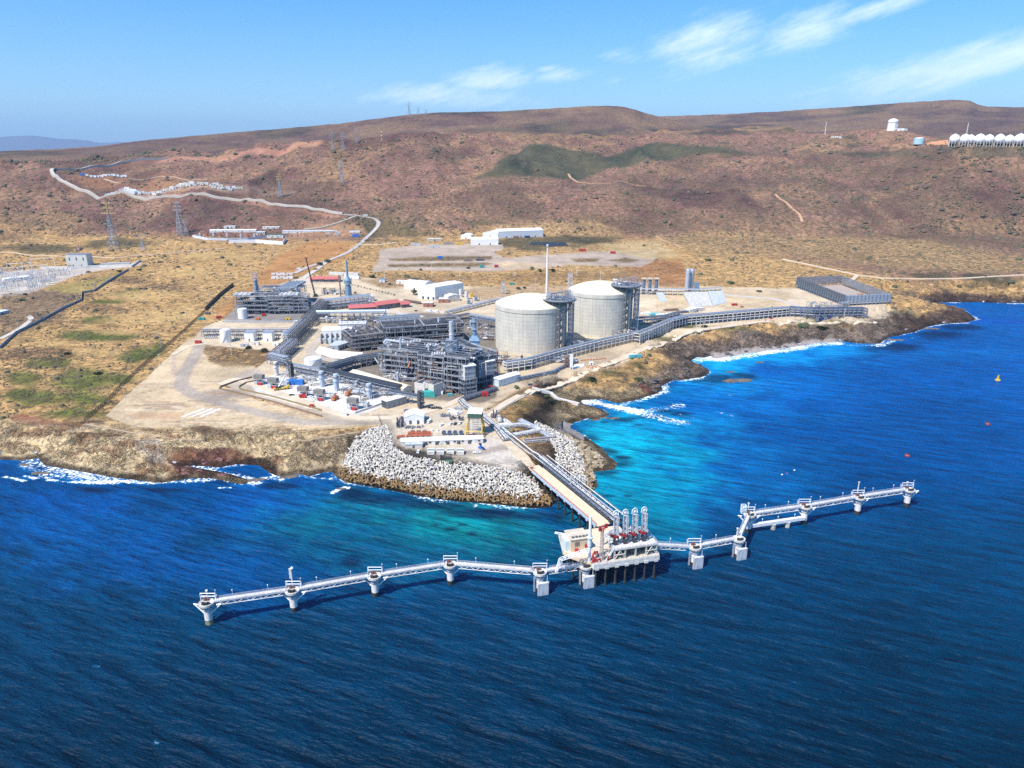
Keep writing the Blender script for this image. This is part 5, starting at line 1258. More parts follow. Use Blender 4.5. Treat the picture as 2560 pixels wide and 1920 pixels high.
 for k in range(9):
  x=cp.x-rp*.6+rp*1.25*k/8;h0=5+4*(k/8);y=cp.y+2
  for yy in(y,y+5):q3 .beam((x,yy,zt),(x,yy,zt+h0),.36)
  q3 .beam((x,y,zt+h0),(x,y+5,zt+h0),.3)
  if k:xp=x-rp*1.25/8;hp=5+4*((k-1)/8);q3 .beam((xp,y,zt+hp),(x,y,zt+h0),.34);q3 .beam((xp,y,zt),(x,y,zt+h0),.26);q3 .beam((xp,y+5,zt+hp),(x,y+5,zt+h0),.34)
 q.build('pipework',SILVER,t);q2 .build('pipework',STEEL,t);q3 .build('gantry_frame',STEEL,t)
 st_=MB();p0=pol(58,Rr*.98)+V3((0,0,hw));p1=cp-pol(66,rp*.9)+V3((0,0,zt));
 q=MB();e=pol(148,1.0)
 for s_ in(-1,1):q.beam(tuple(p0+e*s_),tuple(p1+e*s_),.3);q.beam(tuple(p0+e*s_+V3((0,0,1.2))),tuple(p1+e*s_+V3((0,0,1.2))),.16)
 for k in range(20):pz=p0 .lerp(p1,k/20);q.box(tuple(pz),(1.0,2.0,.12),R(58))
 q.build('roof_stair',STEEL,t)
 q=MB();c2=pol(-62,Rr-1);
 for k in range(5):q.tube((c2 .x+k*.9,c2 .y+k*.6,hw),(c2 .x+k*.9,c2 .y+k*.6,hw+4.5+(k%2)*2),.18,6)
 q.rail([(c2 .x-2,c2 .y-1,hw+2),(c2 .x+6,c2 .y+3,hw+2)],1.2,.15,2);q.build('vent_pipe',STEELL,t)
 return c
lng_tank('big domed concrete tank nearest the camera, with zigzag stair on its right side',1327,891,12.0,39.0,775,735,741,3)
lng_tank('second big domed concrete tank, standing farther back on the right',1497,845,14.0,38.0,738,703,706,8)
# ---- upper process train (left)
WA='upper process area'
module('open steel structure at the left end of the upper process train, behind the small tank',G(588,786),G(672,786),26,hpx(G(588,786),742),4,8,1)
module('open steel process structure in the middle of the upper process train, behind the red machine',G(674,786),G(735,785),26,hpx(G(674,786),741),5,8,2)
module('open steel structure at the right end of the upper process train, by the diagonal rack',G(737,785),G(772,784),22,hpx(G(737,785),742),5,7,3)
module('rear steel structure of the upper process train, beside the blue-grey stack',G(640,762),G(760,760),24,hpx(G(640,762),722),3,8,4,vessels=8)
def cool(label,uA,uB,vb,vz,n,D_=9,legs=False,m=WHITED,push=6):
 A,B=G(uA,vb),G(uB,vb);d=V3((A.x,A.y,0)).normalized()*push;return cooler_bank(label,A+d,B+d,D_,ztop(A+d,vz),n,m=m,legs=legs)
cool('bank of four white domed coolers on the left end of the upper process train',589,633,786,738,4)
cool('bank of five white domed coolers over the middle of the upper process train',701,750,786,738,5)
q=MB();A=G(690,762);L_=30
q.add([(0,0,0),(22,0,0),(34,34,5),(14,34,5),(0,0,3),(22,0,3),(34,34,8),(14,34,8)],[(0,3,2,1),(4,5,6,7),(0,1,5,4),(1,2,6,5),(2,3,7,6),(3,0,4,7)])
for k in range(5):q.beam((2+4*k,0,3.3),(14+4*k,34,8.3),.8)
solo(q,'duct_roof','sloping grey ribbed roof at the back of the upper process train','roof',GALV,A+V3((0,0,ztop(A,727)-A.z)))
p=G(646,772);h=hpx(p,683)
t=stack('blue-grey stack with pink lattice crown at the back left of the upper process train',p,[(3.0,0),(3.0,h*.62),(2.6,h*.66),(2.6,h-7)],BLUEST,[(h*.5,3.0),(h*.8,2.7)],'tall stacks of the plant')
q=MB();lattice(q,(0,0,h-8),(0,0,h),5.2,5.2,3,.3);q.build('lattice_crown',M('pink_steel',(.55,.40,.42),.6),t)
p=G(872,742);h=hpx(p,652)
stack('tall blue stack with a broad stepped body and thin chimney, upper centre of the plant',p,[(4.6,0),(4.6,h*.3),(3.4,h*.31),(3.4,h*.36),(5.4,h*.365),(5.4,h*.47),(4.4,h*.49),(1.6,h*.58),(1.4,h)],M('stack_blue',(.17,.30,.42),.5),[(h*.36,4.6),(h*.46,5.0)],'tall stacks of the plant')
p=G(852,742);q=MB();q.tube((0,0,0),(0,0,hpx(p,700)),1.0,10);q.bx(-1.6,1.6,-1.6,1.6,hpx(p,702),hpx(p,689));solo(q,'slim_stack','slim brown and grey stack just left of the tall blue stack','stack',BROWN,p,0,'tall stacks of the plant')
# crane with dark boom
A=G(788,742);q=MB();top=wz(765,646,ztop(A,646));
t=thing('crawler_crane','crane with long dark lattice boom leaning left above the upper process train','crane',A);q=MB();lattice(q,(0,0,2),tuple(V3((top.x-A.x,top.y-A.y,top.z-A.z))),1.7,.9,22,.32);q.build('boom',DARK,t);q=MB();q.box((0,2,2),(4,6,3));q.box((-2.4,2,.7),(1.0,7,1.4));q.box((2.4,2,.7),(1.0,7,1.4));q.build('undercarriage',DARK,t);q=MB();q.beam(tuple(V3((top.x-A.x,top.y-A.y,top.z-A.z))),(0,4,3),.12);q.box(tuple(V3((top.x-A.x+.5,top.y-A.y,top.z-A.z+.5))),(3.2,1,1.2));q.build('hoist_rope',BLACK,t)
drum_tank('small white tank in front of the upper process train, on the grey paved terrace',G(608,796),5.8,hpx(G(608,796),772),stair=False)
drum_tank('white tank left of the three white sheds, by the lower pipe row',G(566,854),5.9,hpx(G(566,854),824))
drum_tank('squat white tank alone below the white lined slope',G(784,917),8.6,hpx(G(784,917),895),dome=.14)
# paved terrace and wall below the upper train
def strip_wall(label,pts,h,mat,name='retaining_wall',th=.8,dz=0,cat='retaining wall',group=None):
 P=[G(a,b)+V3((0,0,dz))for a,b in pts];return fence(label,P,h,name,cat,mat,1e9,True,.01,group,th)
strip_wall('long grey retaining wall below the upper process terrace',[(556,806),(640,807),(758,806)],2.2,M('wall_grey',(.40,.42,.45),.8))
strip_wall('low tan wall along the sandy slope below the terrace',[(530,816),(640,821),(736,820)],1.2,TAN)
# lower row: rack, sheds
rack('pipe rack with one long grey pipe behind the three white sheds',[TP(505,824,7),TP(735,824,7)],6,7,(.6,1),7,4,seed=3)
for k,(a,b,lab)in enumerate(((612,635,'white shed with grey roof nearest the white tank in the lower row'),(658,681,'middle one of the three white sheds in the lower row'),(705,727,'white shed partly behind the diagonal pipe rack'))):
 bld(lab,G(a,854),G(b,854),10,hpx(G(a,854),832),WHITE,GALV,'flat',cat='shed',name='shed',group='white sheds in the lower row',doors=1)
for k,(a,b,lab,m)in enumerate(((508,545,'cluster of pumps and silver pipes at the left end of the lower pipe row',SILVER),(584,610,'group of pumps between the white tank and the first white shed',STEELL),(638,656,'pipe manifold between the first and second white sheds',GALV),(684,702,'pipe manifold between the second and third white sheds',GALV))):
 A,B=G(a,848),G(b,847);rz,L_=along(A,B);t=thing('pump_skid',lab,'pump skid',A,rz,'pump skids in the lower pipe row');rr=random.Random(k);q=MB();q2=MB()
 for j in range(int(L_/2.2)):x=1+2.2*j;q.hcap((x,1,1.2),(x,4,1.2),.7,8);q2 .pipe([(x,2,1),(x,2,rr.uniform(2.5,6)),(x+rr.uniform(1,4),3,rr.uniform(2.5,6))],.3,6)
 q.build('pump',m,t);q2 .build('pipework',STEELD if k else NAVY,t)
 # ---- pipe racks through the plant
rack('diagonal pipe rack descending left of the pale pipe, upper stretch',[TP(812,748,12),TP(790,770,12),TP(766,793,12)],13,12,(.4,.7,1),7,6,seed=5,w=.6,fm=STEELD)
rack('diagonal pipe rack between the terrace wall and the white sheds',[TP(763,800,12),TP(742,820,12),TP(724,838,12)],15,12,(.3,.65,1),6,7,seed=6,w=.6,fm=STEELD)
rack('lower end of the diagonal pipe rack above the scrub',[TP(729,851,9),TP(694,880,9)],14,10,(.4,.7,1),5,6,seed=7,w=.55)
rack('short pipe rack with looped pipes where the diagonal rack meets the turbine yard',[TP(676,883,10),TP(718,898,8)],10,10,(.4,.7,1),5,6,seed=8,w=.55,pm=[GALV,STEELD,STEEL,SILVER])
t=rack('pipe rack carrying one very thick pale pipe, above the grey strip building',[TP(791,783,11),TP(962,781,11)],8,11,(.55,1),8,3,seed=9,w=.55)
q=MB();L_=(TP(962,781,11)-TP(791,783,11));q.pipe([(0,0,13),tuple(L_+V3((0,0,13))),tuple(L_+V3((1,0,4)))],1.7,12);q.build('main_pipe',PALEBLUE,t)
rack('wide dense pipe rack right of the upper process train, below the tall blue stack',[TP(812,750,13),TP(870,744,13),TP(922,741,11)],16,13,(.3,.6,1),6,8,seed=10,w=.6)
rack('bluish pipe rack with stacked exchangers behind the brown pipe rack',[TP(950,795,12),TP(1046,787,12)],14,12,(.35,.7,1),5.5,8,seed=11,w=.6,pm=[BLUEST,GALV,PALEBLUE,STEEL])
rack('long brown and grey pipe rack climbing from the white turbine hall to the right',[TP(879,831,13),TP(960,818,13),TP(1048,804,13)],9,13,(.35,.7,1),6,6,seed=12,w=.6,pm=[RUST,BROWN,STEEL,STEELD],fm=STEELD)
rack('pipe rack rising toward the near big tank',[TP(1052,807,12),TP(1110,796,12),TP(1174,785,12)],7,12,(.6,1),7,5,seed=13,fm=STEELD,cover=STEELD)
rack('pale elevated pipe bridge reaching the left side of the near big tank',[TP(1174,787,12),TP(1250,800,12)],6,12,(.8,1),8,4,seed=14,pm=[PALEBLUE,SILVER,GALV],cover=GALV)
rack('light pipe rack running behind the near big tank',[TP(1116,778,5),TP(1180,762,5),TP(1245,746,5),TP(1372,735,5)],6,5,(.6,1),8,4,seed=15,pm=[SILVER,WHITED,GALV],fm=STEELL)
rack('branch pipe rack zigzagging down beside the red roofed warehouse road',[TP(1116,779,5),TP(1142,792,6)],5,5,(1,),8,3,seed=16)
rack('black topped cable rack over the turbine yard, in front of the cream shed',[TP(806,922,8),TP(880,940,8),TP(998,967,8)],9,8,(.5,1),6,6,seed=17,cover=DARK,w=.5)
rack('cable rack between the dark stack and the squat white tank',[TP(722,910,8),TP(806,926,8)],7,8,(.5,1),6,6,seed=18,w=.45,pm=[STEELD,STEEL,GALV])
rack('dark pipe rack climbing from the turbine yard into the main process area',[TP(808,920,9),TP(884,894,10),TP(964,876,12)],9,10,(.45,.75,1),6,7,seed=19,w=.5,pm=[STEELD,STEEL,GALV,STEELD])
rack('low pipe track along the sandy road below the main process area',[G(1155,1003),G(1240,975)],6,2.6,(.5,1),6,6,seed=20,pm=[STEELD,STEEL,RUST],w=.35)
rack('low pipe track along the road in front of the near big tank',[G(1292,953),G(1385,930),G(1440,905)],5,2.6,(.5,1),6,5,seed=21,pm=[STEELD,STEEL,GALV],w=.35)
rack('pipe track turning from the sandy road down to the trestle',[G(1153,1005),G(1164,1018),G(1208,1046),G(1246,1078),G(1266,1104)],6,2.4,(.5,1),5,6,seed=22,pm=[SILVER,STEEL,STEELD,WHITED],w=.35)
rack('conveyor like cable bridge between the cream shed and the black lattice tower',[TP(972,977,8),TP(1046,990,8)],4,8,(.8,1),7,4,seed=23,cover=STEELD)
rack('white framed pipe rack along the foot of the two big tanks',[G(1262,930),G(1322,921),G(1400,898),G(1500,872),G(1622,842)],8,10,(.42,.72,1),6.5,6,seed=24,fm=WHITED,w=.55,pm=[STEELD,STEEL,SILVER,RUST,GALV],brace=0)
rack('pipe rack bending right of the far big tank, white frames',[G(1590,856),G(1630,838),G(1674,822)],9,11,(.35,.7,1),6,6,seed=25,fm=WHITED,w=.6)
rack('long pipe rack running along the shore to the slatted enclosure',[G(1674,822),G(1712,812),G(1790,805),G(1880,797),G(1970,789)],9,10.5,(.35,.62,1),6.5,6,seed=26,w=.6,fm=STEELL,brace=0,pm=[STEELD,STEEL,STEELL,BROWN],cover=STEEL)
rack('end stretch of the shore pipe rack beside the slatted enclosure',[G(1972,789),G(2028,793),G(2160,785)],12,11,(.35,.7,1),7,7,seed=27,w=.6,fm=STEEL,cover=None,pm=[STEELD,STEEL,SILVER,NAVY])
rack('pipe rack along the far side of the shore road, right of the far big tank',[G(1590,812),G(1664,806),G(1700,796)],7,8,(.6,1),7,5,seed=28,fm=STEEL,cover=STEELD)
rack('pipe rack on the hillside bench below the two silver silos',[G(1590,735),G(1680,737),G(1740,737),G(1800,733)],7,8,(.5,1),7,5,seed=29,fm=WHITED,pm=[WHITED,SILVER,RUST,STEEL])
# ---- main process area
module('brown steel process block left of the finned coolers, beside the white turbine hall',G(882,882),G(960,872),46,hpx(G(882,882),842),4,7,11,pm=[RUST,BROWN,RUST,STEELL,STEEL],fm=M('brown_frame',(.25,.22,.22),.6),pipes=40)
module('tall steel process block under the long cooler bank, with thick silver elbows',G(948,938),G(1048,950),44,hpx(G(948,938),872),5,7,12,pipes=60,vessels=14,fill=.7,risers=26)
module('steel process block in the centre of the plant, above the brown pipe bundles',G(1046,966),G(1112,976),44,hpx(G(1046,966),888),6,7,13,pipes=50,vessels=14,fill=.75,risers=24)
module('steel process block around the lattice column, front of the main process area',G(1112,982),G(1166,990),34,hpx(G(1112,982),892),6,6.5,14,pipes=36,vessels=10,risers=14)
module('steel structure carrying the white louvred intake box with pitched roof',G(1160,994),G(1192,988),22,hpx(G(1160,994),952),4,6,15,pipes=16,vessels=3)
module('steel process block at the right end of the main process area, by the big tank',G(1194,972),G(1244,958),40,hpx(G(1194,972),892),6,7,16,pipes=36,vessels=8)
module('rear steel process block left of the lattice column, behind the cooler banks',G(962,872),G(1062,864),34,hpx(G(962,872),822),4,7,17,pipes=40,pm=[RUST,STEEL,GALV,SILVER],fm=STEELD)
module('rear steel process block right, behind the lattice column and the blue cone stack',G(1064,864),G(1160,856),34,hpx(G(1064,864),815),4,7,18,pipes=46,fm=STEELD,vessels=8)
module('steel process block below the blue cone stack',G(1150,925),G(1200,915),36,hpx(G(1150,925),876),5,7,19,pipes=26)
cool('long bank of silver finned coolers over the centre of the main process area',966,1056,926,862,12,15,True,push=26)
cool('shorter bank of silver coolers right of the long bank, over the main process area',1058,1116,932,872,8,13,True,push=30)
cool('bank of silver coolers just below the blue cone stack',1150,1190,930,876,5,12,True,push=22)
cool('row of small pale ducts on the front deck of the main process area',1080,1116,968,890,6,6,True,push=4)
# thick silver pipes
for k,(pts,r,lab)in enumerate((([(1012,856),(970,850),(965,856),(974,865),(978,872),(979,892)],1.25,'thick silver pipe with a double bend left of the long cooler bank'),([(1052,900),(1036,884),(1022,884),(1021,893)],.8,'silver looped pipe below the long cooler bank'),([(1057,885),(1045,886),(1042,902)],.8,'silver swan-neck pipe in the centre of the plant'),([(1002,880),(1006,896),(1030,898)],.6,'thin silver pipe dropping below the long cooler bank'))):
 A=G(pts[-1][0],936);yy=A+V3((A.x,A.y,0)).normalized()*(18 if k==0 else 8);P=[V3(((a-pts[-1][0])*mpp(yy),0,ztop(yy,b)-yy.z))for a,b in pts];q=MB();q.pipe([tuple(x)for x in P]+[(P[-1].x,0,0)],r,10);solo(q,'process_pipe',lab,'pipe',SILVER,yy,0,'thick silver pipes over the main process area')
 # lattice column
A=G(1132,972);Y=A+V3((A.x,A.y,0)).normalized()*16;h=hpx(Y,803);z1=hpx(Y,850)
t=thing('column_tower','silver topped column inside a blue lattice tower, tallest in the main process area','column',Y,0,'tall stacks of the plant');q=MB();q.lathe([(2.1,0),(2.1,h*.78),(2.3,h*.785),(2.3,h*.8),(2.0,h*.81),(2.0,h)],16);q.build('shell',SILVER,t,False);q=MB();lattice(q,(0,0,0),(0,0,z1),10,10,8,.5);q.build('lattice_tower',BLUEST,t);q=MB()
for z in(z1,z1*.75,z1*.5):q.bx(-5.4,5.4,-5.4,5.4,z,z+.25);q.rail([(-5.4,-5.4,z+.2),(5.4,-5.4,z+.2),(5.4,5.4,z+.2)],1.2,.16,3)
q.build('platform',STEEL,t)
A=G(1188,912);Y=A+V3((A.x,A.y,0)).normalized()*14;h=hpx(Y,796);hb=hpx(Y,850);hc=hpx(Y,838)
t=thing('cone_stack','blue stack rising from a boxy cone, right side of the main process area','stack',Y,0,'tall stacks of the plant');sbm=M('stack_blue');q=MB();q.box((0,0,hb/2),(10,9,hb));q.box((0,0,hb+(hc-hb)/2),(11.5,10.5,hc-hb),0,.42);q.build('transition_box',sbm,t);q=MB();q.tube((0,0,hc),(0,0,h),2.3,16,2.1);q.build('chimney',sbm,t);q=MB()
for z in(.35,.8):zz=hc+(h-hc)*z;q.tube((0,0,zz),(0,0,zz+.3),3.4,12);q.rail([(3.3*math.cos(a),3.3*math.sin(a),zz+.3)for a in[math.tau*i/10 for i in range(11)]],1.2,.15,3)
q.build('platform',STEELL,t);q=MB()
for k in range(4):q.bx(-5.2,5.2,-4.6,-4.5,hb*(.2+.2*k),hb*(.2+.2*k)+.4)
q.build('stiffener',BLUEST,t)
# louvred white intake boxes
for(u_,v_,uu,vt,vb,lab)in((1163,992,1190,917,952,'white louvred intake box with pitched white roof, front corner of the main process area'),(1216,968,1236,905,938,'grey louvred intake box behind the blue vertical ducts, near the big tank')):
 A,B=G(u_,v_),G(uu,v_-4);rz,L_=along(A,B);z0=hpx(A,vb);z1=hpx(A,vt);t=thing('intake_box',lab,'air intake',A,rz,'louvred air intakes');q=MB();q.bx(0,L_,0,11,z0,z1);q.build('housing',WHITED,t)
 for k in range(3):
  zz=z0+(z1-z0)*(k+.12)/3;q=MB()
  for j in range(4):x=L_*(j+.1)/4;q.bx(x,x+L_*.2,-.3,-.02,zz,zz+(z1-z0)*.22)
  q.build('louvre',STEEL,t)
 q=MB();q.bx(-.6,L_+.6,-.8,11.5,z1+.02,z1+.5);q.build('roof',WHITE,t);q=MB()
 for x in(0,L_):
  for y in(0,11):q.beam((x,y,0),(x,y,z0),.6)
 q.build('leg',STEEL,t)
A,B=G(1196,970),G(1216,964);rz,L_=along(A,B);t=thing('vertical_duct','row of tall blue-grey vertical ducts beside the louvred intake near the big tank','duct',A,rz)
for k in range(4):q=MB();x=L_*(k+.5)/4;q.bx(x-L_*.1,x+L_*.1,-1.2,2.5,hpx(A,946),hpx(A,900)-k*.8);q.build('duct_panel',BLUEST,t)
# brown exchanger bundles
A,B=G(1046,962),G(1080,969);rz,L_=along(A,B);t=thing('exchanger_rack','stack of brown exchanger bundles behind the white partition walls','heat exchanger',A,rz)
for k in range(5):q=MB();zz=1.5+2.6*k;q.bx(0,L_,-2,2,zz,zz+.4);q.hcap((.8,-1,zz+1.3),(L_-.8,-1,zz+1.3),.8,8);q.build('exchanger_bundle',BROWN if k%2 else RUST,t)
q=MB()
for x in(0,L_*.5,L_):q.beam((x,-2,0),(x,-2,14.5),.5);q.beam((x,2,0),(x,2,14.5),.5)
q.build('frame',BROWN,t)
# small mobile crane, navy and orange
A=G(1021,950);t=thing('mobile_crane','dark blue mobile crane with raised orange jib at the edge of the process area','crane',A);q=MB();q.box((0,0,1.8),(3.4,7,2.4));q.beam((0,1,2.5),(.5,-1,12.5),1.8);q.build('body',NAVY,t);q=MB();q.beam((.5,-1,12.4),(3,-1.5,19),1.1);q.build('jib',ORANGE,t);q=MB()
for x in(-1.7,1.7):
 for y in(-2.4,0,2.4):q.tube((x-.3,y,.7),(x+.3,y,.7),.7,10)
q.build('wheel',BLACK,t)
A=G(966,925);q=MB();q.tube((0,0,0),(0,0,8),5.2,14);q.lathe([(5.2,8),(4.2,10),(2,11),(.1,11.3)],14);t=thing('round_vessel','squat green-grey vessel with a yellow frame on top, left of the silver elbows','vessel',A);q.build('shell',M('vessel_grey',(.35,.37,.36),.6),t);q=MB();lattice(q,(-3,0,11),(3,0,12.5),2,2,4,.35);q.box((0,0,12.5),(6,2,.8));q.build('lifting_frame',YELLOW,t)
A=G(938,924);q=MB();q.tube((0,0,hpx(A,894)),(9,-4,0),.5,8);solo(q,'inclined_strut','single slanting white strut below the dark pipe rack','strut',WHITED,A)
# red scaffolding and horizontal drum
A,B=G(1205,978),G(1232,968);rz,L_=along(A,B);q=MB()
for k in range(22):q.beam((rnd.uniform(0,L_),rnd.uniform(-2,2),0),(rnd.uniform(0,L_),rnd.uniform(-2,2),rnd.uniform(1,3.4)),.35);q.beam((rnd.uniform(0,L_),-1,2),(rnd.uniform(0,L_),1,rnd.uniform(1,2.6)),.3)
solo(q,'scaffold_pile','heap of bright red scaffolding beside the sandy road','scaffolding',RED,A,rz)
A,B=G(1247,968),G(1298,952);rz,L_=along(A,B);t=thing('enclosed_shed','white-roofed pale blue shed standing alone below the near big tank','shed',A,rz);q=MB();q.bx(0,L_,0,9,0,7.0);q.build('wall',PALEBLUE,t);q=MB();q.prism([(0,0),(0,.1)],0,0)if 0 else q.add([(-.5,-.5,7.02),(L_+.5,-.5,7.02),(L_+.5,4.5,9),(-.5,4.5,9),(L_+.5,9.5,7.02),(-.5,9.5,7.02),(-.5,4.5,7),(L_+.5,4.5,7)],[(0,1,2,3),(3,2,4,5),(0,3,5,6),(1,7,4,2)]);q.build('roof',WHITE,t);q=MB()
for k in range(5):q=MB();q.bx(L_*(k+.3)/5,L_*(k+.7)/5,-.12,.02,1,5.5);q.build('panel',WHITED,t)
# ---- white turbine hall and its neighbours
A,B=G(803,860),G(880,858);rz,L_=along(A,B);t=thing('turbine_hall','white hall with three rounded roof bays and open dark buttressed front','building',A,rz);z1=hpx(A,840)
for k in range(3):q=MB();x0,x1=L_*k/3+.2,L_*(k+1)/3-.2;q.bx(x0,x1,8,22,0,z1+4);q.lathe([(.1,0),(.1,.1)],3,(x0+1,9,z1+4));q.build('hall_bay',WHITE,t)
for k in range(3):q=MB();x0,x1=L_*k/3+.1,L_*(k+1)/3-.1;n=6;pts=[(8-.3+14.6*i/n,z1+4.1+2.6*math.sin(math.pi*i/n))for i in range(n+1)];q.add([(x0,y,z)for y,z in pts]+[(x1,y,z)for y,z in pts],[(i,n+1+i,n+2+i,i+1)for i in range(n)]+[tuple(range(n+1)),tuple(range(2*n+1,n,-1))]);q.build('roof',WHITE,t)
for k in range(7):q=MB();x=L_*k/6;q.add([(x-.5,-1,0),(x+.5,-1,0),(x+.5,7.9,0),(x-.5,7.9,0),(x-.5,3,z1+1),(x+.5,3,z1+1),(x+.5,7.9,z1+1),(x-.5,7.9,z1+1)],[(0,3,2,1),(4,5,6,7),(0,1,5,4),(1,2,6,5),(2,3,7,6),(3,0,4,7)]);q.build('buttress',M('grey_brown',(.22,.20,.18),.8),t)
for k in range(6):q=MB();x=L_*(k+.5)/6;q.bx(x-2.2,x+2.2,2,7.8,.02,z1*.62);q.build('transformer',PALEBLUE if k%2 else STEELL,t)
bld('grey flat roofed strip building behind the white turbine hall',G(846,826),G(915,824),16,7,M('strip_grey',(.50,.50,.50),.8),M('strip_roof',(.58,.58,.57),.8),cat='building',doors=3,wins=4,vents=5)
bld('long low white box building in front of the white turbine hall',G(846,877),G(878,866),9,5.5,WHITED,STEELL,cat='building',doors=4,wins=0)
bld('flat grey concrete box left of the long low white building',G(822,876),G(846,877),22,5,M('box_grey',(.45,.45,.44),.85),STEELL,cat='building',doors=1)
q=MB();P=[G(787,880),G(830,896),G(905,900),G(908,888),G(850,884),G(800,872)];o=P[0];zs_=[.3,.4,.6,3.2,3.0,2.6]
q.add([tuple(a-o+V3((0,0,z)))for a,z in zip(P,zs_)]+[tuple(a-o-V3((0,0,1)))for a in P],[(0,1,4,5),(1,2,3,4),(0,6,7,1),(1,7,8,2),(2,8,9,3),(3,9,10,4),(4,10,11,5),(5,11,6,0)]);solo(q,'lined_slope','white sheeted slope curving below the white turbine hall','lined slope',M('white_liner',(.74,.72,.68),.7,var=.25,scale=.2),o)
# cream shed
A,B=G(1009,990),G(1036,984);t=bld('very long cream roofed shed beside the black topped cable rack',A,B,(G(872,946)-A).length,6.5,M('cream_shed_wall',(.66,.62,.52),.8),CREAM,'gable',1.8,cat='shed',name='long_shed',doors=1)
dv=(G(868,944)-A);t.rotation_euler.z=math.atan2(dv.y,dv.x)-math.pi/2
for k,(a,va,b,vb,lab)in enumerate(((1037,985,1062,990,'left pair of tall pale partition walls beside the cream shed'),(1085,992,1108,984,'right pale partition wall near the red scaffolding'))):
 A,B=G(a,va),G(b,vb);rz,L_=along(A,B);t=thing('blast_wall',lab,'wall',A,rz,'pale partition walls');q=MB();q.bx(0,L_,0,.7,0,11);q.build('wall_panel',CONC,t);q=MB();q.bx(0,.7,.72,14,0,10.6);q.build('side_wall',CONC,t)
q=MB();q.add([(-6,-3,0),(6,-3,0),(6,3,0),(-6,3,0),(-5,-2,4.2),(5,-2.4,5),(4.6,2,4.6),(-5,2,5),(0,0,5.6)],[(0,1,5,4),(1,2,6,5),(2,3,7,6),(3,0,4,7),(4,5,8),(5,6,8),(6,7,8),(7,4,8)]);solo(q,'covered_equipment','equipment under a bright teal tarpaulin between the partition walls','covered equipment',TEAL,G(1072,990))
A=G(1053,1020);t=thing('lattice_tower','black and grey open stair tower at the end of the cable bridge','tower',A,.5);h=hpx(A,978);q=MB();lattice(q,(0,0,0),(0,0,h),4,4,7,.35);q.build('frame',STEELD,t);q=MB();q.bx(-1.9,-.2,-1.9,1.9,0,h);q.build('cable_panel',DARK,t);q=MB()
for k in range(6):q.bx(.1,1.9,-1.9,1.9,h*(k+.8)/6,h*(k+.8)/6+.2)
q.build('landing',STEEL,t)
A,B=G(968,1023),G(1018,1008);rz,L_=along(A,B);t=thing('generator_house','long grey generator house with black louvred end and white roof','building',A,rz);q=MB();q.bx(0,L_,0,8,.3,6.5);q.build('wall',M('house_grey',(.36,.37,.37),.7),t);q=MB();q.bx(-.3,L_+.3,-.3,8.3,6.52,6.9);q.build('roof',WHITED,t)
for k in range(3):q=MB();q.bx(-.35,-.02,.4,7.6,.9+1.9*k,2.2+1.9*k);q.build('louvre',DARK,t)
q=MB()
for k in range(4):q=MB();q.bx(L_*(k+.3)/4,L_*(k+.55)/4,-.12,.02,.4,3);q.build('door',STEEL,t)
# ---- turbine yard: six units
def gen_unit(label,A,rz,k):
 t=thing('turbine_unit',label,'turbine unit',A,rz,'gas turbine units in the white yard');q=MB();q.box((0,2.5,7.2),(9,5,4));q.build('intake_housing',M('intake_grey',(.22,.21,.19),.7),t);q=MB()
 for x in(-4.2,0,4.2):
  for y in(.2,4.8):q.beam((x,y,0),(x,y,5.2),.35)
 q.beam((-4.2,.2,5.0),(4.2,.2,5.0),.35);q.beam((-4.2,.2,2.6),(4.2,.2,2.6),.25);q.build('frame',STEELL,t);q=MB();q.hcap((-3,3.2,2),(2.6,3.2,2),1.7,12);q.build('turbine_casing',M('casing',(.48,.47,.43),.6),t);q=MB();q.bx(-2.8,-.6,-1.2,1.4,.02,3.2);q.build('end_cap',STEELL,t);q=MB();q.bx(.6,4.0,-1.8,1.0,.3,2.4);q.tube((1.4,-1.9,1.3),(1.4,-2.3,1.3),.7,8);q.build('starter_skid',RED,t);q=MB();q.pipe([(3,4,5),(9,8,5),(9,8,2)],.55,8);q.pipe([(-2,5,3),(-2,12,3),(3,12,4.5)],.4,8);q.pipe([(4.4,2,1),(4.4,2,6.5),(8,4,6.5)],.3,6);q.build('pipework',STEELL,t);q=MB();q.box((9,9,2.3),(4,5,4.2));q.build('auxiliary_module',STEELL,t)
 return t
for k,(u_,v_,lab)in enumerate(((646,962,'grey turbine unit at the far left corner of the white yard'),(681,971,'turbine unit second from the left, beside the yellow crane truck'),(756,993,'turbine unit behind the black and red truck'),(797,1001,'turbine unit beside the white parked car'),(880,1024,'turbine unit at the near right corner, by the red fire box'))):
 gen_unit(lab,G(u_,v_),-.22,k)
for(u_,v0_,v1_,r,m,lab)in((692,938,904,2.2,WHITED,'short white stack at the back left of the turbine yard'),(730,948,908,2.4,DARK,'black stack at the back of the turbine yard'),(806,966,928,2.4,M('stack_pale',(.48,.56,.64),.45),'pale blue stack behind the white ducts of the turbine yard'),(842,976,935,2.5,M('stack_pale'),'pale blue stack in the middle of the turbine yard'),(924,996,959,2.4,M('stack_pale'),'pale blue stack at the right side of the turbine yard'),(892,972,952,1.5,M('stack_pale'),'short pale blue stack under the black cable rack')):
 A=G(u_,v0_);h=hpx(A,v1_);t=stack(lab,A,[(r,0),(r,h*.55),(r+.5,h*.56),(r+.5,h*.64),(r*.95,h*.66),(r*.95,h)],m,[],'exhaust stacks in the turbine yard',n=14)
 q=MB();q.lathe([(r+.1,h*.8),(r+.35,h*.8),(r+.35,h*.84),(r+.1,h*.84)],14);q.build('collar',STEELD,t)
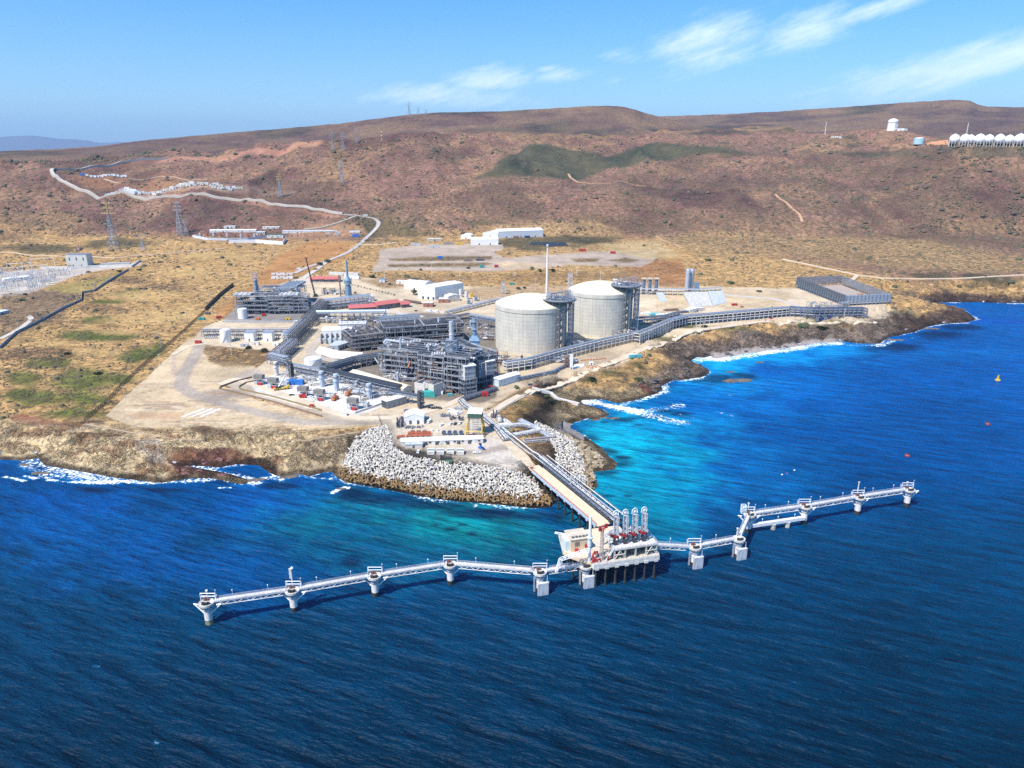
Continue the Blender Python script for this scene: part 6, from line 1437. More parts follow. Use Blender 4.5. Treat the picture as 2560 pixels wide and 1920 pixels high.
for k,(a,va,b,vb,lab)in enumerate(((770,966,812,960,'white silencer ducts behind the third turbine unit'),(850,985,900,975,'pipe manifold between the middle pale stack and the right pale stack'),(900,1005,965,985,'pipe manifold right of the near corner turbine unit'),(940,985,975,990,'pipe manifold below the end of the black cable rack'),(700,945,742,940,'pipe cluster between the white stack and the black stack'))):
 A,B=G(a,va),G(b,vb);rz,L_=along(A,B);t=thing('pipe_manifold',lab,'pipe manifold',A,rz,'pipe manifolds in the turbine yard');q=MB();q2=MB();rr=random.Random(70+k)
 if k==0:
  for j in range(5):q.hcap((2,2*j,2.2),(L_-2,2*j,2.2),.9,10)
 for j in range(16):x=rr.uniform(0,L_);y=rr.uniform(-3,6);z=rr.uniform(1.2,5);(q if j%2 else q2).pipe([(x,y,0),(x,y,z),(min(L_,x+rr.uniform(3,10)),y,z),(min(L_,x+rr.uniform(3,10)),y+rr.uniform(0,4),z)],rr.uniform(.2,.45),6)
 q.build('pipework',WHITED if k==0 else STEELL,t);q2 .build('pipework',BROWN if k%2 else TAN,t)
container('bright blue container standing in the turbine yard',G(738,961),-.0,15,4,4.2,BLUE,None)
A=G(704,974);t=thing('crane_truck','yellow crane truck with raised white boom in the turbine yard','crane truck',A,.45);q=MB();q.bx(-7,5,-1.5,1.5,.8,2.0);q.bx(5,7.5,-1.4,1.4,.8,3.4);q.build('body',YELLOW,t);q=MB();q.beam((-3,0,2),(4,3,11),1.1);q.build('boom',WHITED,t);q=MB();q.bx(-5,-1,-1.4,1.4,2.0,3.4);q.build('slewing_cab',DARK,t);q=MB()
for x in(-5,-3,3,6):
 for y in(-1.4,1.4):q.tube((x,y-.3,.7),(x,y+.3,.7),.7,8)
q.build('wheel',BLACK,t)
for(u_,v_,s_,lab)in((838,1000,1.0,'orange machine with a raised cab near the corner turbine unit'),(872,989,.8,'orange machine behind the corner turbine unit')):
 t=thing('access_lift',lab,'lift',G(u_,v_),.2+s_,'orange machines in the turbine yard');q=MB();q.bx(-4*s_,4*s_,-1.5,1.5,1.0,2.0);q.box((0,0,3.2),(5*s_,2.4,1.2));q.build('body',ORANGE,t);q=MB();q.beam((-3*s_,0,3.5),(4*s_,0,5.5),.7);q.build('boom',ORANGE,t);q=MB()
 for x in(-2.6,2.6):
  for y in(-1.5,1.5):q.tube((x*s_,y-.3,.6),(x*s_,y+.3,.6),.65,8)
 q.build('wheel',BLACK,t)
q=MB();q.bx(-1.8,1.8,-1.2,1.2,0,2.2);q.bx(-1.9,1.9,-1.3,1.3,2.22,2.45);q.bx(-.4,.4,-1.35,-1.22,.2,1.8);solo(q,'fire_hose_cabinet','small red cabinet beside the drain channel of the turbine yard','fire cabinet',RED,G(780,1018))
q=MB();q.bx(-2.2,2.2,-1.6,1.6,0,2.8);q.bx(-2.4,2.4,-1.8,1.8,2.82,3.05);q.bx(-.5,.5,-1.75,-1.62,.2,2.2);solo(q,'guard_booth','small white booth at the road corner below the turbine yard','booth',WHITE,G(861,1039))
# walls round the yard
def wl(label,pts,h=1.1,mat=TAN,th=.6,group='low walls round the turbine yard'):return strip_wall(label,pts,h,mat,'low_wall',th,0,'low wall',group)
wl('low brown wall of the outer drain channel curving round the turbine yard',[(630,944),(588,955),(552,968),(548,973),(600,985),(680,1005),(760,1029),(804,1042)],1.5,M('wall_brown',(.24,.17,.11),.9))
wl('low brown wall of the inner drain channel beside the turbine yard',[(650,951),(615,958),(597,968),(600,974),(680,992),(760,1014),(804,1027)],1.4,M('wall_olive',(.28,.22,.10),.9))
wl('pale wall at the right edge of the turbine yard',[(888,1034),(930,1020),(974,1003)],1.6,CONC)
# ---- red roofed buildings and the big white warehouse
for(a,va,b,vb,d_,h_,lab,rm)in((874,780,945,775,14,5,'left half of the long red roofed office building',REDROOF),(944,776,1000,768,16,7,'right half of the long red roofed office building, with dark wall',REDROOF),(1004,770,1024,768,10,5,'small red roofed annexe at the right end of the long red roofed office',REDROOF),(776,706,810,705,14,5,'small red roofed building on the left, beside the entrance road',REDROOF),(814,706,848,705,14,5,'small red roofed building on the right, nearer the tall blue stack',REDROOF)):
 bld(lab,G(a,va),G(b,vb),d_,h_,M('office_wall',(.20,.19,.20),.8),rm,'gable',3.0,cat='office building',ridge_y=False,doors=1,wins=4,group='red roofed buildings',ov=1.0)
A,B,Cc=G(1045,746),G(1088,750),G(1159,735)
t=thing('warehouse','large white and pale blue warehouse right of the red roofed offices','warehouse',A,0);P2=[V3((0,0,0)),B-A,Cc-A,(Cc-A)-(B-A)];hw=hpx(B,719)
q=MB();q.prism([(p.x,p.y)for p in P2],-1,hw);q.build('wall',M('warehouse_wall',(.72,.76,.76),.55,var=.06,scale=.05),t)
m0,m1=(P2[0]+P2[1])/2,(P2[2]+P2[3])/2;q=MB();q.add([(P2[0].x,P2[0].y,hw+.05),(P2[1].x,P2[1].y,hw+.05),(P2[2].x,P2[2].y,hw+.05),(P2[3].x,P2[3].y,hw+.05),(m0 .x,m0 .y,hw+2.4),(m1 .x,m1 .y,hw+2.4)],[(0,4,5,3),(4,1,2,5),(0,1,4),(3,5,2)]);q.build('roof',WHITE,t)
for k in range(3):pz=P2[0].lerp(P2[1],.3+.3*k);q=MB();q.box((pz.x,pz.y-.2,2),(2.4,1,3.4),math.atan2(P2[1].y,P2[1].x));q.build('door',DARK,t)
for k in range(5):pz=P2[1].lerp(P2[2],.1+.18*k);q=MB();q.box((pz.x,pz.y,4 if k%2 else 2),(1.8,.8,2.4),math.atan2((P2[2]-P2[1]).y,(P2[2]-P2[1]).x));q.build('vent_window',DARK,t)
bld('white rounded fabric barn behind the big warehouse',G(1010,722),G(1062,727),26,7,WHITE,WHITE,'barrel',5,cat='barn',name='fabric_barn',doors=1,ridge_y=False)
bld('low white shed at the left of the rounded fabric barn',G(990,709),G(1010,711),10,4,WHITED,WHITE,'flat',cat='shed',name='shed')
bld('small brick coloured building below the big warehouse, left one',G(1058,768),G(1082,768),12,5.5,BRICK,CONC,'flat',cat='building',group='brick buildings below the warehouse')
bld('small brick coloured building below the big warehouse, right one',G(1096,757),G(1122,757),12,5,BRICK,CONC,'flat',cat='building',group='brick buildings below the warehouse')
bld('white shed with yellow door in front of the big warehouse corner',G(1120,756),G(1150,752),12,8,WHITED,WHITE,'gable',2,cat='shed',name='shed',dm=YELLOW)
for k,(u_,v_,lab)in enumerate(((1152,742,'left one of the two small white vertical tanks beside the warehouse'),(1166,748,'right one of the two small white vertical tanks beside the warehouse'))):drum_tank(lab,G(u_,v_),2.6,11,WHITED,'small vertical tanks by the warehouse',stair=False)
rr=random.Random(9)
for k,(u_,v_,m,lab)in enumerate(((1180,742,YELLOW,'yellow and blue pump stand right of the warehouse, upper one'),(1190,752,BLUEST,'blue pump stand right of the warehouse, middle one'),(1172,760,BLUEST,'blue pump stand right of the warehouse, lower one'))):
 q=MB();q.box((0,0,2.5),(4,3,5));q.tube((0,0,5),(0,0,8),.8,8);q.pipe([(2,0,1),(5,0,1),(5,0,6)],.4,6);solo(q,'pump_station',lab,'pump station',m,G(u_,v_),.3,'pump stands right of the warehouse')
for k in range(7):
 u_=1013+6*k;q=MB();q.bx(-2,2,-4,4,2.4,2.6);q.beam((-1.8,-3.6,0),(-1.8,-3.6,2.4),.2);q.beam((1.8,3.6,0),(1.8,3.6,2.4),.2);solo(q,'carport_shade','dark flat car shade in the row beside the red roofed office','carport',M('maroon_shade',(.10,.05,.05),.7),G(u_,754+.9*k),.3,'dark car shades')
 # thin white flare
p=G(1367,738);h=hpx(p,611);stack('very tall thin white flare stack behind the big tanks',p,[(1.9,0),(1.7,h*.3),(1.1,h*.8),(.9,h-2),(1.5,h-1.4),(1.5,h)],WHITE,[(h-3,1.2)],'tall stacks of the plant',n=12)
for(u_,v_,vt,lab)in((1258,735,700,'bundle of thin vent pipes left of the flare stack'),(1425,722,672,'taller bundle of thin vent pipes right of the flare stack')):
 A=G(u_,v_);h=hpx(A,vt);t=thing('vent_stack',lab,'vent stack',A,0,'vent pipe bundles behind the big tanks');q=MB();lattice(q,(0,0,0),(0,0,h*.7),7,6,4,.3);q.build('frame',STEELL,t);q=MB()
 for k in range(5):q.tube((-3+1.5*k,0,0),(-3+1.5*k,0,h*(.8+.2*(k%2))),.35,6)
 q.build('pipe',STEELL,t)
 # ---- silos, vaporisers, lined slopes
for k,(u_,lab)in enumerate(((1717,'left one of the two tall silver silos on the hillside bench'),(1727,'right one of the two tall silver silos on the hillside bench'))):
 A=G(u_,728-k*2);h=hpx(A,672);t=stack(lab,A,[(3.4,h*.12),(3.4,h-2),(2.6,h)],M('silo_silver',(.50,.55,.62),.4,.3),[(h*.75,2.6)],'silver silos on the hillside bench');q=MB()
 for a in range(6):q.beam((3.2*math.cos(a*1.05),3.2*math.sin(a*1.05),0),(3.2*math.cos(a*1.05),3.2*math.sin(a*1.05),h*.13),.4)
 q.build('leg',STEEL,t)
q=MB();A=G(1741,730);h=hpx(A,707);q.bx(-3,3,-3,3,0,h);q.bx(-3.4,3.4,-3.4,3.4,h*.5,h*.52);q.bx(-3.2,3.2,-3.2,3.2,h,h+.6);solo(q,'filter_house','square grey-blue filter house right of the two silver silos','filter house',BLUEST,A)
for k,(u_,lab)in enumerate(((1608,'leftmost of the three dark blue towers with tan caps'),(1623,'middle one of the three dark blue towers with tan caps'),(1639,'rightmost of the three dark blue towers with tan caps'))):
 A=G(u_,735);h=hpx(A,694);t=thing('cooling_tower',lab,'tower',A,0,'dark blue towers behind the far big tank');q=MB();q.tube((0,0,0),(0,0,h-2),2.6,10);q.build('shell',M('tower_blue',(.13,.18,.28),.6),t);q=MB();q.bx(-3.6,3.6,-3.6,3.6,h-2,h-.6);q.build('cap',TAN,t);q=MB()
 for s_ in(-1,1):q.beam((s_*2.9,-2.9,0),(s_*2.9,-2.9,h-2),.4)
 q.build('leg',TAN,t)
def slab(label,pts,mat,name='lined_slope',cat='lined slope',group='pale lined slopes below the silos',lift=(.4,.4,7,7)):
 P=[G(a,b)for a,b in pts];o=P[0];q=MB();n=len(P);q.add([tuple(a-o+V3((0,0,z)))for a,z in zip(P,lift)]+[tuple(a-o-V3((0,0,1)))for a in P],[tuple(range(n))]+[(i,n+i,n+(i+1)%n,(i+1)%n)for i in range(n)]);return solo(q,name,label,cat,mat,o,0,group)
slab('large pale patched concrete slope below the two silver silos',[(1726,767),(1782,765),(1768,741),(1708,742)],M('shotcrete',(.56,.54,.50),.85,var=.3,scale=.3))
slab('blue-grey concrete slope right of the patched pale slope',[(1783,765),(1817,756),(1806,738),(1769,740)],M('shotcrete_blue',(.46,.49,.52),.8,var=.2,scale=.2))
slab('small grey concrete slope left of the patched pale slope',[(1650,755),(1668,754),(1658,738),(1640,738)],M('shotcrete_blue'),lift=(.4,.4,4,4))
# ---- ground flare enclosure
Q=[G(1990,719),G(2112,765),G(2224,759),G(2102,713)];o=Q[0];tp=[ztop(Q[0],692),ztop(Q[1],738),ztop(Q[2],734),ztop(Q[3],689)]
t=thing('flare_enclosure','large open-topped slatted steel enclosure near the headland on the right','flare enclosure',o)
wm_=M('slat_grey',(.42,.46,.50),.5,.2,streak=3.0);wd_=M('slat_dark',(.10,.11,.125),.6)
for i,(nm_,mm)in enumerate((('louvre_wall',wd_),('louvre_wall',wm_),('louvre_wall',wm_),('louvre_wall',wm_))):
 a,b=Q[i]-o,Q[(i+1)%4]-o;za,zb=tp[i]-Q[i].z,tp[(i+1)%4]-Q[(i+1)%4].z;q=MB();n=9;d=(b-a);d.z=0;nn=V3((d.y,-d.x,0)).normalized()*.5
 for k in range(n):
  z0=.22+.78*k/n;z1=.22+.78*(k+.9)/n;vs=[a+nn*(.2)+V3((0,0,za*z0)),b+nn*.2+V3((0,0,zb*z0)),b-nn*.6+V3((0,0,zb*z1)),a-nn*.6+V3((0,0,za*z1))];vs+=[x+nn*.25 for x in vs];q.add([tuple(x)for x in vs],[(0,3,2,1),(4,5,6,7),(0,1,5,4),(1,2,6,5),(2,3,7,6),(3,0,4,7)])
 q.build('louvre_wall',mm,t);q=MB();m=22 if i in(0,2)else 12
 for k in range(m+1):c_=a.lerp(b,k/m);q.beam(c_+nn*1.2-V3((0,0,1)),c_+nn*1.2+V3((0,0,za+(zb-za)*k/m)),.55);q.beam(c_+nn*6-V3((0,0,.6)),c_+nn*1.3+V3((0,0,(za+(zb-za)*k/m)*.6)),.36)
 q.build('post',STEEL,t)
q=MB();ins=[(x-o)*.97+(Q[0]+(Q[2]-Q[0])*.5-o)*.03 for x in Q];q.add([(x.x,x.y,x.z+1.2)for x in ins],[(0,1,2,3)]);q.build('floor',M('flare_floor',(.40,.33,.28),.9),t)
q=MB();cc=(Q[0]+Q[2])/2-o+V3((18,-20,1));q.lathe([(2.2,0),(2.2,4),(3.6,4.2),(3.6,5)],10,tuple(cc));q.build('burner',ORANGE,t)
A=G(2080,768);q=MB();rr=random.Random(4)
for k in range(40):x=rr.uniform(-34,18);y=rr.uniform(-4,5);z=rr.uniform(1,8);q.pipe([(x,y,0),(x,y,z),(x+rr.uniform(2,9),y,z),(x+rr.uniform(2,9),y+3,z*.6)],rr.uniform(.25,.6),6)
solo(q,'pipe_manifold','tangle of grey pipes in front of the slatted enclosure','pipe manifold',GALV,A)
A,B=G(2080,792),G(2166,786);rz,L_=along(A,B);t=thing('pump_house','navy equipment under the end of the shore pipe rack','pump house',G(2046,796),rz)
for k in range(5):q=MB();q.box((6*k,3,3),(4,4,5+(k%2)*2));q.tube((6*k,3,5),(6*k,3,9),.8,8);q.build('pump',NAVY if k%2 else STEEL,t)
# ---- equipment clusters filling the ground between the structures
def cluster(label,uA,vA,w_,d_,seed,mats,h=7,n=22):
 rr=random.Random(seed);t=thing('equipment_cluster',label,'equipment cluster',G(uA,vA),rr.uniform(-.3,.1),'equipment clusters between the process structures');gr={}
 for k in range(n):
  m=rr.choice(mats);q=gr.setdefault(m.name,(m,MB()))[1];x,y=rr.uniform(-w_,w_),rr.uniform(-d_,d_);z=rr.uniform(1.5,h);c=rr.random()
  if c<.45:q.pipe([(x,y,0),(x,y,z),(x+rr.uniform(-9,9),y,z),(x+rr.uniform(-9,9),y+rr.uniform(-3,3),z*.5)],rr.uniform(.25,.5),6)
  elif c<.65:q.hcap((x,y,2),(x+rr.uniform(3,7),y,2),rr.uniform(.8,1.5),10)
  elif c<.8:r=rr.uniform(.8,1.6);q.lathe([(r,0),(r,z*1.2),(r*.6,z*1.2+.5),(.1,z*1.2+.7)],10,(x,y,0))
  else:q.box((x,y,z*.3),(rr.uniform(2,4),rr.uniform(2,3),z*.6),rr.uniform(-.2,.2))
 for j_,(m,q)in enumerate(gr.values()):q.build(('pipework','vessel','equipment')[j_%3],m,t)
 f=MB()
 for x in(-w_,0,w_):
  for y in(-d_,d_):f.beam((x,y,0),(x,y,h),.4)
  f.beam((x,-d_,h),(x,d_,h),.36);f.beam((x,-d_,h*.55),(x,d_,h*.55),.36)
 for y in(-d_,d_):f.beam((-w_,y,h),(w_,y,h),.36);f.beam((-w_,y,h*.55),(w_,y,h*.55),.36)
 f.build('frame',STEEL,t)
EM=[SILVER,WHITED,STEELL,STEELD,RUST,TAN]
for k,(u_,v_,w_,d_,h,lab)in enumerate(((1000,950,16,6,8,'low tangle of pipes in front of the process block under the long cooler bank'),(1085,978,12,5,8,'low pipework behind the white partition walls'),(925,905,12,6,7,'pipework and drums under the branch of the dark pipe rack'),(905,848,14,7,10,'pipework between the white turbine hall and the brown process block'),(1215,845,14,9,9,'white pipe loops on the sandy slope behind the blue cone stack'),(1240,905,10,8,10,'pipework between the process area and the near big tank'),(1110,825,16,9,10,'pipework behind the silver topped column'),(1195,820,12,8,8,'pipework below the pale elevated pipe bridge'),(1290,915,18,5,9,'pipework at the foot of the near big tank'),(1450,872,14,7,9,'white framed pump area at the foot between the two big tanks'),(1560,842,14,7,9,'white framed pump area at the right foot of the far big tank'),(960,805,14,7,9,'pipework under the bluish pipe rack'),(830,806,14,6,7,'pipework below the very thick pale pipe'),(900,802,14,6,7,'drums and pipes below the right half of the thick pale pipe'),(1175,960,7,5,8,'pipework beside the white louvred intake box'),(850,955,14,5,6,'pipes between the black cable rack and the turbine yard stacks'),(905,985,12,5,6,'pipes right of the middle pale stack in the turbine yard'),(765,955,12,5,5,'pipes behind the bright blue container'),(760,775,10,8,10,'pipework at the foot of the crane in the upper process area'),(720,760,20,8,12,'vessels at the back of the upper process train'),(835,735,16,6,8,'pale equipment at the left foot of the tall blue stack'),(1660,806,16,5,7,'pipework beside the storage yard rack'),(2020,786,14,5,9,'pipework at the kink of the shore pipe rack'),(1400,905,12,4,6,'pipework along the middle of the white framed rack'))):
 cluster(lab,u_,v_,w_,d_,300+k,EM if k%3 else[WHITED,SILVER,STEELL,TAN],h,26)
 # tall columns and vent pipes rising out of the structures
for k,(u_,v_,vt,r,m,lab)in enumerate(((1005,940,846,1.3,SILVER,'slender silver column rising beside the long cooler bank'),(1075,960,858,1.2,STEELL,'slender pale column in the centre of the process area'),(1148,965,858,1.1,SILVER,'thin silver column just right of the lattice tower'),(1178,960,872,1.0,YELLOW,'thin yellow pipe column left of the blue cone stack'),(935,868,806,1.2,BROWN,'brown column over the brown process block'),(1040,862,800,1.1,STEELL,'thin pale column behind the cooler banks'),(1098,858,795,1.1,WHITED,'thin white column left of the silver topped column'),(704,776,722,1.6,BLUEST,'blue-grey column in the middle of the upper process train'),(748,778,714,2.2,BLUEST,'stout blue-grey column at the right of the upper process train'),(612,782,728,1.0,STEELL,'thin pale column at the left of the upper process train'),(1228,950,872,1.0,STEELL,'thin pale column at the right end of the process area'))):
 A=G(u_,v_);Y=A+V3((A.x,A.y,0)).normalized()*9;h=hpx(Y,vt);stack(lab,Y,[(r,0),(r,h*.7),(r*.8,h*.72),(r*.8,h)],m,[(h*.7,r)],'slender columns in the process structures',n=10,ladder=False,name='column',cat='column')
 # ================================================================== armour units, rocks, jetty yard, vehicles
def ground_at(x,y):
 z=zground(x,y);zz,s=shape_z(np.array([x]),np.array([y]),np.array([z]));return float(zz[0]),float(s[0])
def px_poly_pts(poly,spacing,seed,jit=.38):
 r_=random.Random(seed);P=[W(a,b)for a,b in poly];PW_=[(p.x,p.y)for p in P]
 x0,x1=min(p[0]for p in PW_),max(p[0]for p in PW_);y0,y1=min(p[1]for p in PW_),max(p[1]for p in PW_);xs=[]
 y=y0;row=0
 while y<y1:
  x=x0+(row%2)*spacing/2
  while x<x1:xs.append((x+r_.uniform(-jit,jit)*spacing,y+r_.uniform(-jit,jit)*spacing));x+=spacing
  y+=spacing*.87;row+=1
 a=np.array(xs);d=sdist(a[:,0],a[:,1],PW_);k=d>0;a=a[k]
 z=np.array([zground(*q)for q in a]);zz,sd_=shape_z(a[:,0],a[:,1],z)
 return[(float(q[0]),float(q[1]),float(h),float(s))for q,h,s in zip(a,zz,sd_)]
FRONT=[(966,1066),(985,1120),(1012,1140),(1080,1152),(1157,1163),(1250,1172),(1332,1186),(1386,1236),(1378,1266),(1330,1272),(1250,1264),(1150,1256),(1050,1242),(960,1224),(868,1208),(838,1176),(850,1150),(885,1100),(930,1072)]
SIDE=[(1336,1046),(1360,1058),(1420,1088),(1448,1120),(1466,1150),(1480,1195),(1486,1214),(1476,1236),(1450,1228),(1420,1200),(1396,1176),(1392,1130),(1372,1096),(1340,1062)]
pts=[(p,0)for p in px_poly_pts(FRONT,2.15,3)]+[(p,1)for p in px_poly_pts(SIDE,2.15,4)]
DW=M('dolos_white',(.66,.62,.54),.9,scale=.5,dirt=(.44,.39,.32));DG=M('dolos_grey',(.48,.455,.41),.9,var=.25,scale=.5);DB=M('dolos_brown',(.32,.20,.085),.9,scale=.5,dirt=(.15,.095,.04))
def dolos_mb(mb=None,T=Matrix.Identity(4),s=1.0):
 m=MB()
 m.tube((0,0,-1.35*s),(0,0,1.35*s),.56*s,6)
 for q in(1,-1):m.tube((0,0,1.35*s),(1.75*s*q,0,1.35*s),.62*s,6,.40*s);m.tube((0,0,-1.35*s),(0,1.75*s*q,-1.35*s),.62*s,6,.40*s)
 if mb is None:return m
 mb.add([tuple(T@V3(v_))for v_ in m.v],m.f);return mb
protos=[]
for m_,lab,g_ in((DW,'white concrete armour block among many in the sloping bank around the jetty head','white armour blocks'),(DG,'pale grey weathered armour block among many in the sloping bank around the jetty head','grey armour blocks'),(DB,'brown stained armour block at the waterline foot of the bank around the jetty head','brown armour blocks')):
 me=dolos_mb().build('armour_block',m_);tag(me,lab,'armour block',g_);protos.append(me)
near_=sorted(pts,key=lambda q:q[0][0]**2+q[0][1]**2);used_p=[0,0,0];r_=random.Random(17);rest=[MB(),MB(),MB()];cnt=0
for i,((x,y,z,s),w_)in enumerate(near_):
 if s<-1:continue
 k=2 if s<6.5+r_.uniform(-3.5,3.5)and(w_==0 or s<5)else(1 if r_.random()<.2 else 0)
 sc=r_.uniform(.64,.92);rot=(r_.uniform(0,6.3),r_.uniform(0,6.3),r_.uniform(0,6.3));zc=z+.8+r_.uniform(-.7,.9)
 if cnt<300:
  cnt+=1
  if used_p[k]:o=protos[k].copy();COL.objects.link(o)
  else:o=protos[k];used_p[k]=1
  o.location=(x,y,zc);o.rotation_euler=rot;o.scale=(sc,sc,sc)
 else:
  from mathutils import Euler
  dolos_mb(rest[k],Matrix.Translation((x,y,zc))@Euler(rot).to_matrix().to_4x4(),sc)
bigm=MB()
for k in range(3):
 bigm.k=k
 bigm.add(rest[k].v,rest[k].f)
tag(bigm.build('armour_bank',[DW,DG,DB]),kind='stuff')
# rocks
def rock_mb(seed,r=1.0,flat=.6,lo=.72):
 rr=random.Random(seed);m=MB();n,k=9,6;vs=[];prof=[]
 for j in range(k+1):
  for i in range(n):
   t_=math.tau*i/n;a=math.pi*j/k;q=r*rr.uniform(lo,1.12)
   vs.append((q*math.sin(a)*math.cos(t_),q*math.sin(a)*math.sin(t_),-q*flat*math.cos(a)))
 m.add(vs,[(j*n+i,j*n+(i+1)%n,(j+1)*n+(i+1)%n,(j+1)*n+i)for j in range(k)for i in range(n)]);return m
BO=[M('boulder_tan',(.46,.37,.25),.9,var=.3,scale=.6),M('boulder_brown',(.33,.25,.15),.9,var=.3,scale=.6)]
bp_=[]
for k in range(4):o=rock_mb(k).build('boulder',BO[k%2]);tag(o,('tan' if k%2==0 else 'brown')+' boulder among many piled along the outer edge right of the trestle','boulder','boulders right of the trestle');bp_.append(o)
BZ=[(1414,1070),(1440,1084),(1470,1102),(1498,1120),(1516,1142),(1538,1158),(1532,1172),(1504,1176),(1480,1180),(1488,1214),(1476,1236),(1462,1220),(1468,1190),(1455,1150),(1430,1110),(1405,1085)]
r_=random.Random(23);ub=0
for(x,y,z,s)in px_poly_pts(BZ,3.3,8):
 if s<-1.5:continue
 k=r_.randrange(4)
 if ub<4:o=bp_[ub];ub+=1
 else:o=bp_[k].copy();COL.objects.link(o)
 q=r_.uniform(1.2,2.6);o.location=(x,y,z+q*.2);o.scale=(q,q*r_.uniform(.8,1.2),q);o.rotation_euler=(r_.uniform(-.3,.3),r_.uniform(-.3,.3),r_.uniform(0,6.3))
DR=M('sea_rock',(.15,.12,.09),.85,var=.35,scale=.3)
for k,(u_,v_,r,lab)in enumerate(((1843,952,10,'long dark reef rock standing alone off the right cove'),(1488,1050,4,'dark rock in the turquoise cove, nearest the grey beach'),(1508,1044,3,'small dark rock left of the pair in the turquoise cove'),(1530,1046,4.5,'dark rock right of the pair in the turquoise cove'),(1826,930,4,'small dark rock near the foam above the long reef rock'),(1900,906,4,'small dark rock off the right beach foam'),(105,1183,5,'dark rock in the white surf at the left coast'),(60,1162,4,'dark rock at the far left edge of the surf'),(640,1200,6,'dark rock at the tip of the low left spit'),(720,1192,5,'dark rock off the left coast below the red cliff'),(852,1222,2.5,'small wave-washed rock left of the armour bank'),(2240,850,8,'dark reef rock off the right shore'),(2330,822,8,'dark reef rock near the headland'))):
 q=MB();rr=random.Random(k)
 for j in range(4):rm=rock_mb(k*7+j,r*rr.uniform(.4,.7),.28);q.add([(x*1.5+rr.uniform(-.5,.5)*0+(j-1.5)*r*.4,y*.8,z)for x,y,z in rm.v],rm.f)
 solo(q,'sea_rock',lab,'rock',DR,wz(u_,v_,.1),rr.uniform(-.3,.3),'dark rocks in the water')
 # rocky ledges on the right shore
LG=[M('ledge_grey',(.115,.10,.09),.9,var=.35,scale=.25),M('ledge_brown',(.16,.12,.09),.9,var=.35,scale=.25)]
lp=[]
for k in range(5):o=rock_mb(40+k,1,.8,.5).build('rock_outcrop',LG[k%2]);tag(o,('dark grey' if k%2==0 else 'brown')+' craggy rock outcrop among many along the right shore','rock outcrop','craggy outcrops along the right shore');lp.append(o)
r_=random.Random(31);ul=0
for poly,sp in(([(1575,945),(1640,925),(1710,905),(1770,918),(1770,936),(1700,950),(1620,956)],7),([(1690,905),(1730,880),(1800,850),(1900,836),(2000,838),(2120,836),(2240,826),(2330,812),(2280,830),(2200,848),(2120,856),(2040,862),(1960,862),(1860,876),(1780,884),(1730,895)],8.5),([(2330,800),(2400,786),(2436,798),(2360,812)],8),([(1500,1012),(1570,1004),(1640,985),(1650,970),(1600,985),(1520,1000)],7),([(430,1160),(470,1130),(560,1122),(660,1142),(700,1172),(640,1166),(560,1172),(470,1166)],6),([(60,1150),(200,1176),(400,1202),(480,1196),(460,1180),(300,1172),(150,1150)],7),([(2290,750),(2400,748),(2580,752),(2580,740),(2400,738),(2300,744)],9)):
 for(x,y,z,s)in px_poly_pts(poly,sp,int(sp*10)+len(poly)):
  if s<.5 or r_.random()<.25:continue
  if ul<5:o=lp[ul];ul+=1
  else:o=lp[r_.randrange(5)].copy();COL.objects.link(o)
  uu,vv=project((x,y,z))
  if uu<900:o['label']=('reddish' if 430<uu<710 else 'brown')+' craggy rock outcrop among many along the left shore';o['group']='craggy outcrops along the left shore'
  q=r_.uniform(1.2,4.0)*(1 if uu>900 else.6);o.location=(x,y,z-q*.1);o.scale=(q*r_.uniform(1,2.2),q,q*r_.uniform(.6,1.1));o.rotation_euler=(r_.uniform(-.2,.2),r_.uniform(-.2,.2),r_.uniform(-.6,.6))
  if 430<uu<710:
   if 'ledge_red' not in _mats:M('ledge_red',(.24,.11,.095),.9,var=.35,scale=.25);_redmesh=lp[1].data.copy();_redmesh.materials[0]=_mats['ledge_red']
   o.data=_redmesh
   # ---- jetty yard
A,B=G(1012,1061),G(1060,1060)
bld('white gabled workshop with open dark doorways in the jetty yard',A,B,13,6.0,WHITE,WHITE,'gable',2.6,cat='workshop',name='workshop',doors=2,group=None)
t=bld('long white roofed building along the front of the jetty yard',G(1003,1116),G(1208,1108),6.5,3.6,WHITED,WHITE,'gable',1.6,cat='building',name='long_shed',ridge_y=False,doors=6,wins=10)
bld('low pale annexe at the left front of the long white roofed building',G(1012,1121),G(1056,1120),5,2.8,CONC,STEELL,'flat',cat='annexe',name='annexe')
for k,(u_,lab)in enumerate(((1077,'first from the left of four white deck units before the long white building'),(1101,'second from the left of four white deck units before the long white building'),(1126,'third from the left of four white deck units before the long white building'),(1151,'rightmost of four white deck units before the long white building'))):
 A=G(u_,1136);t=thing('deck_unit',lab,'container',A,0.03,'white deck units in the jetty yard');q=MB();q.bx(-2.6,2.6,-1.2,1.6,.2,2.6);q.build('body',WHITED,t);q=MB();q.bx(-2.7,2.7,2.0,4.2,.2,3.2);q.build('cabin',PALEBLUE,t);q=MB();q.bx(-2.4,2.4,1.2,2.2,2.4,3.0);q.bx(-2.2,2.2,4.0,4.3,1.2,2.4);q.build('window',GLASS,t)
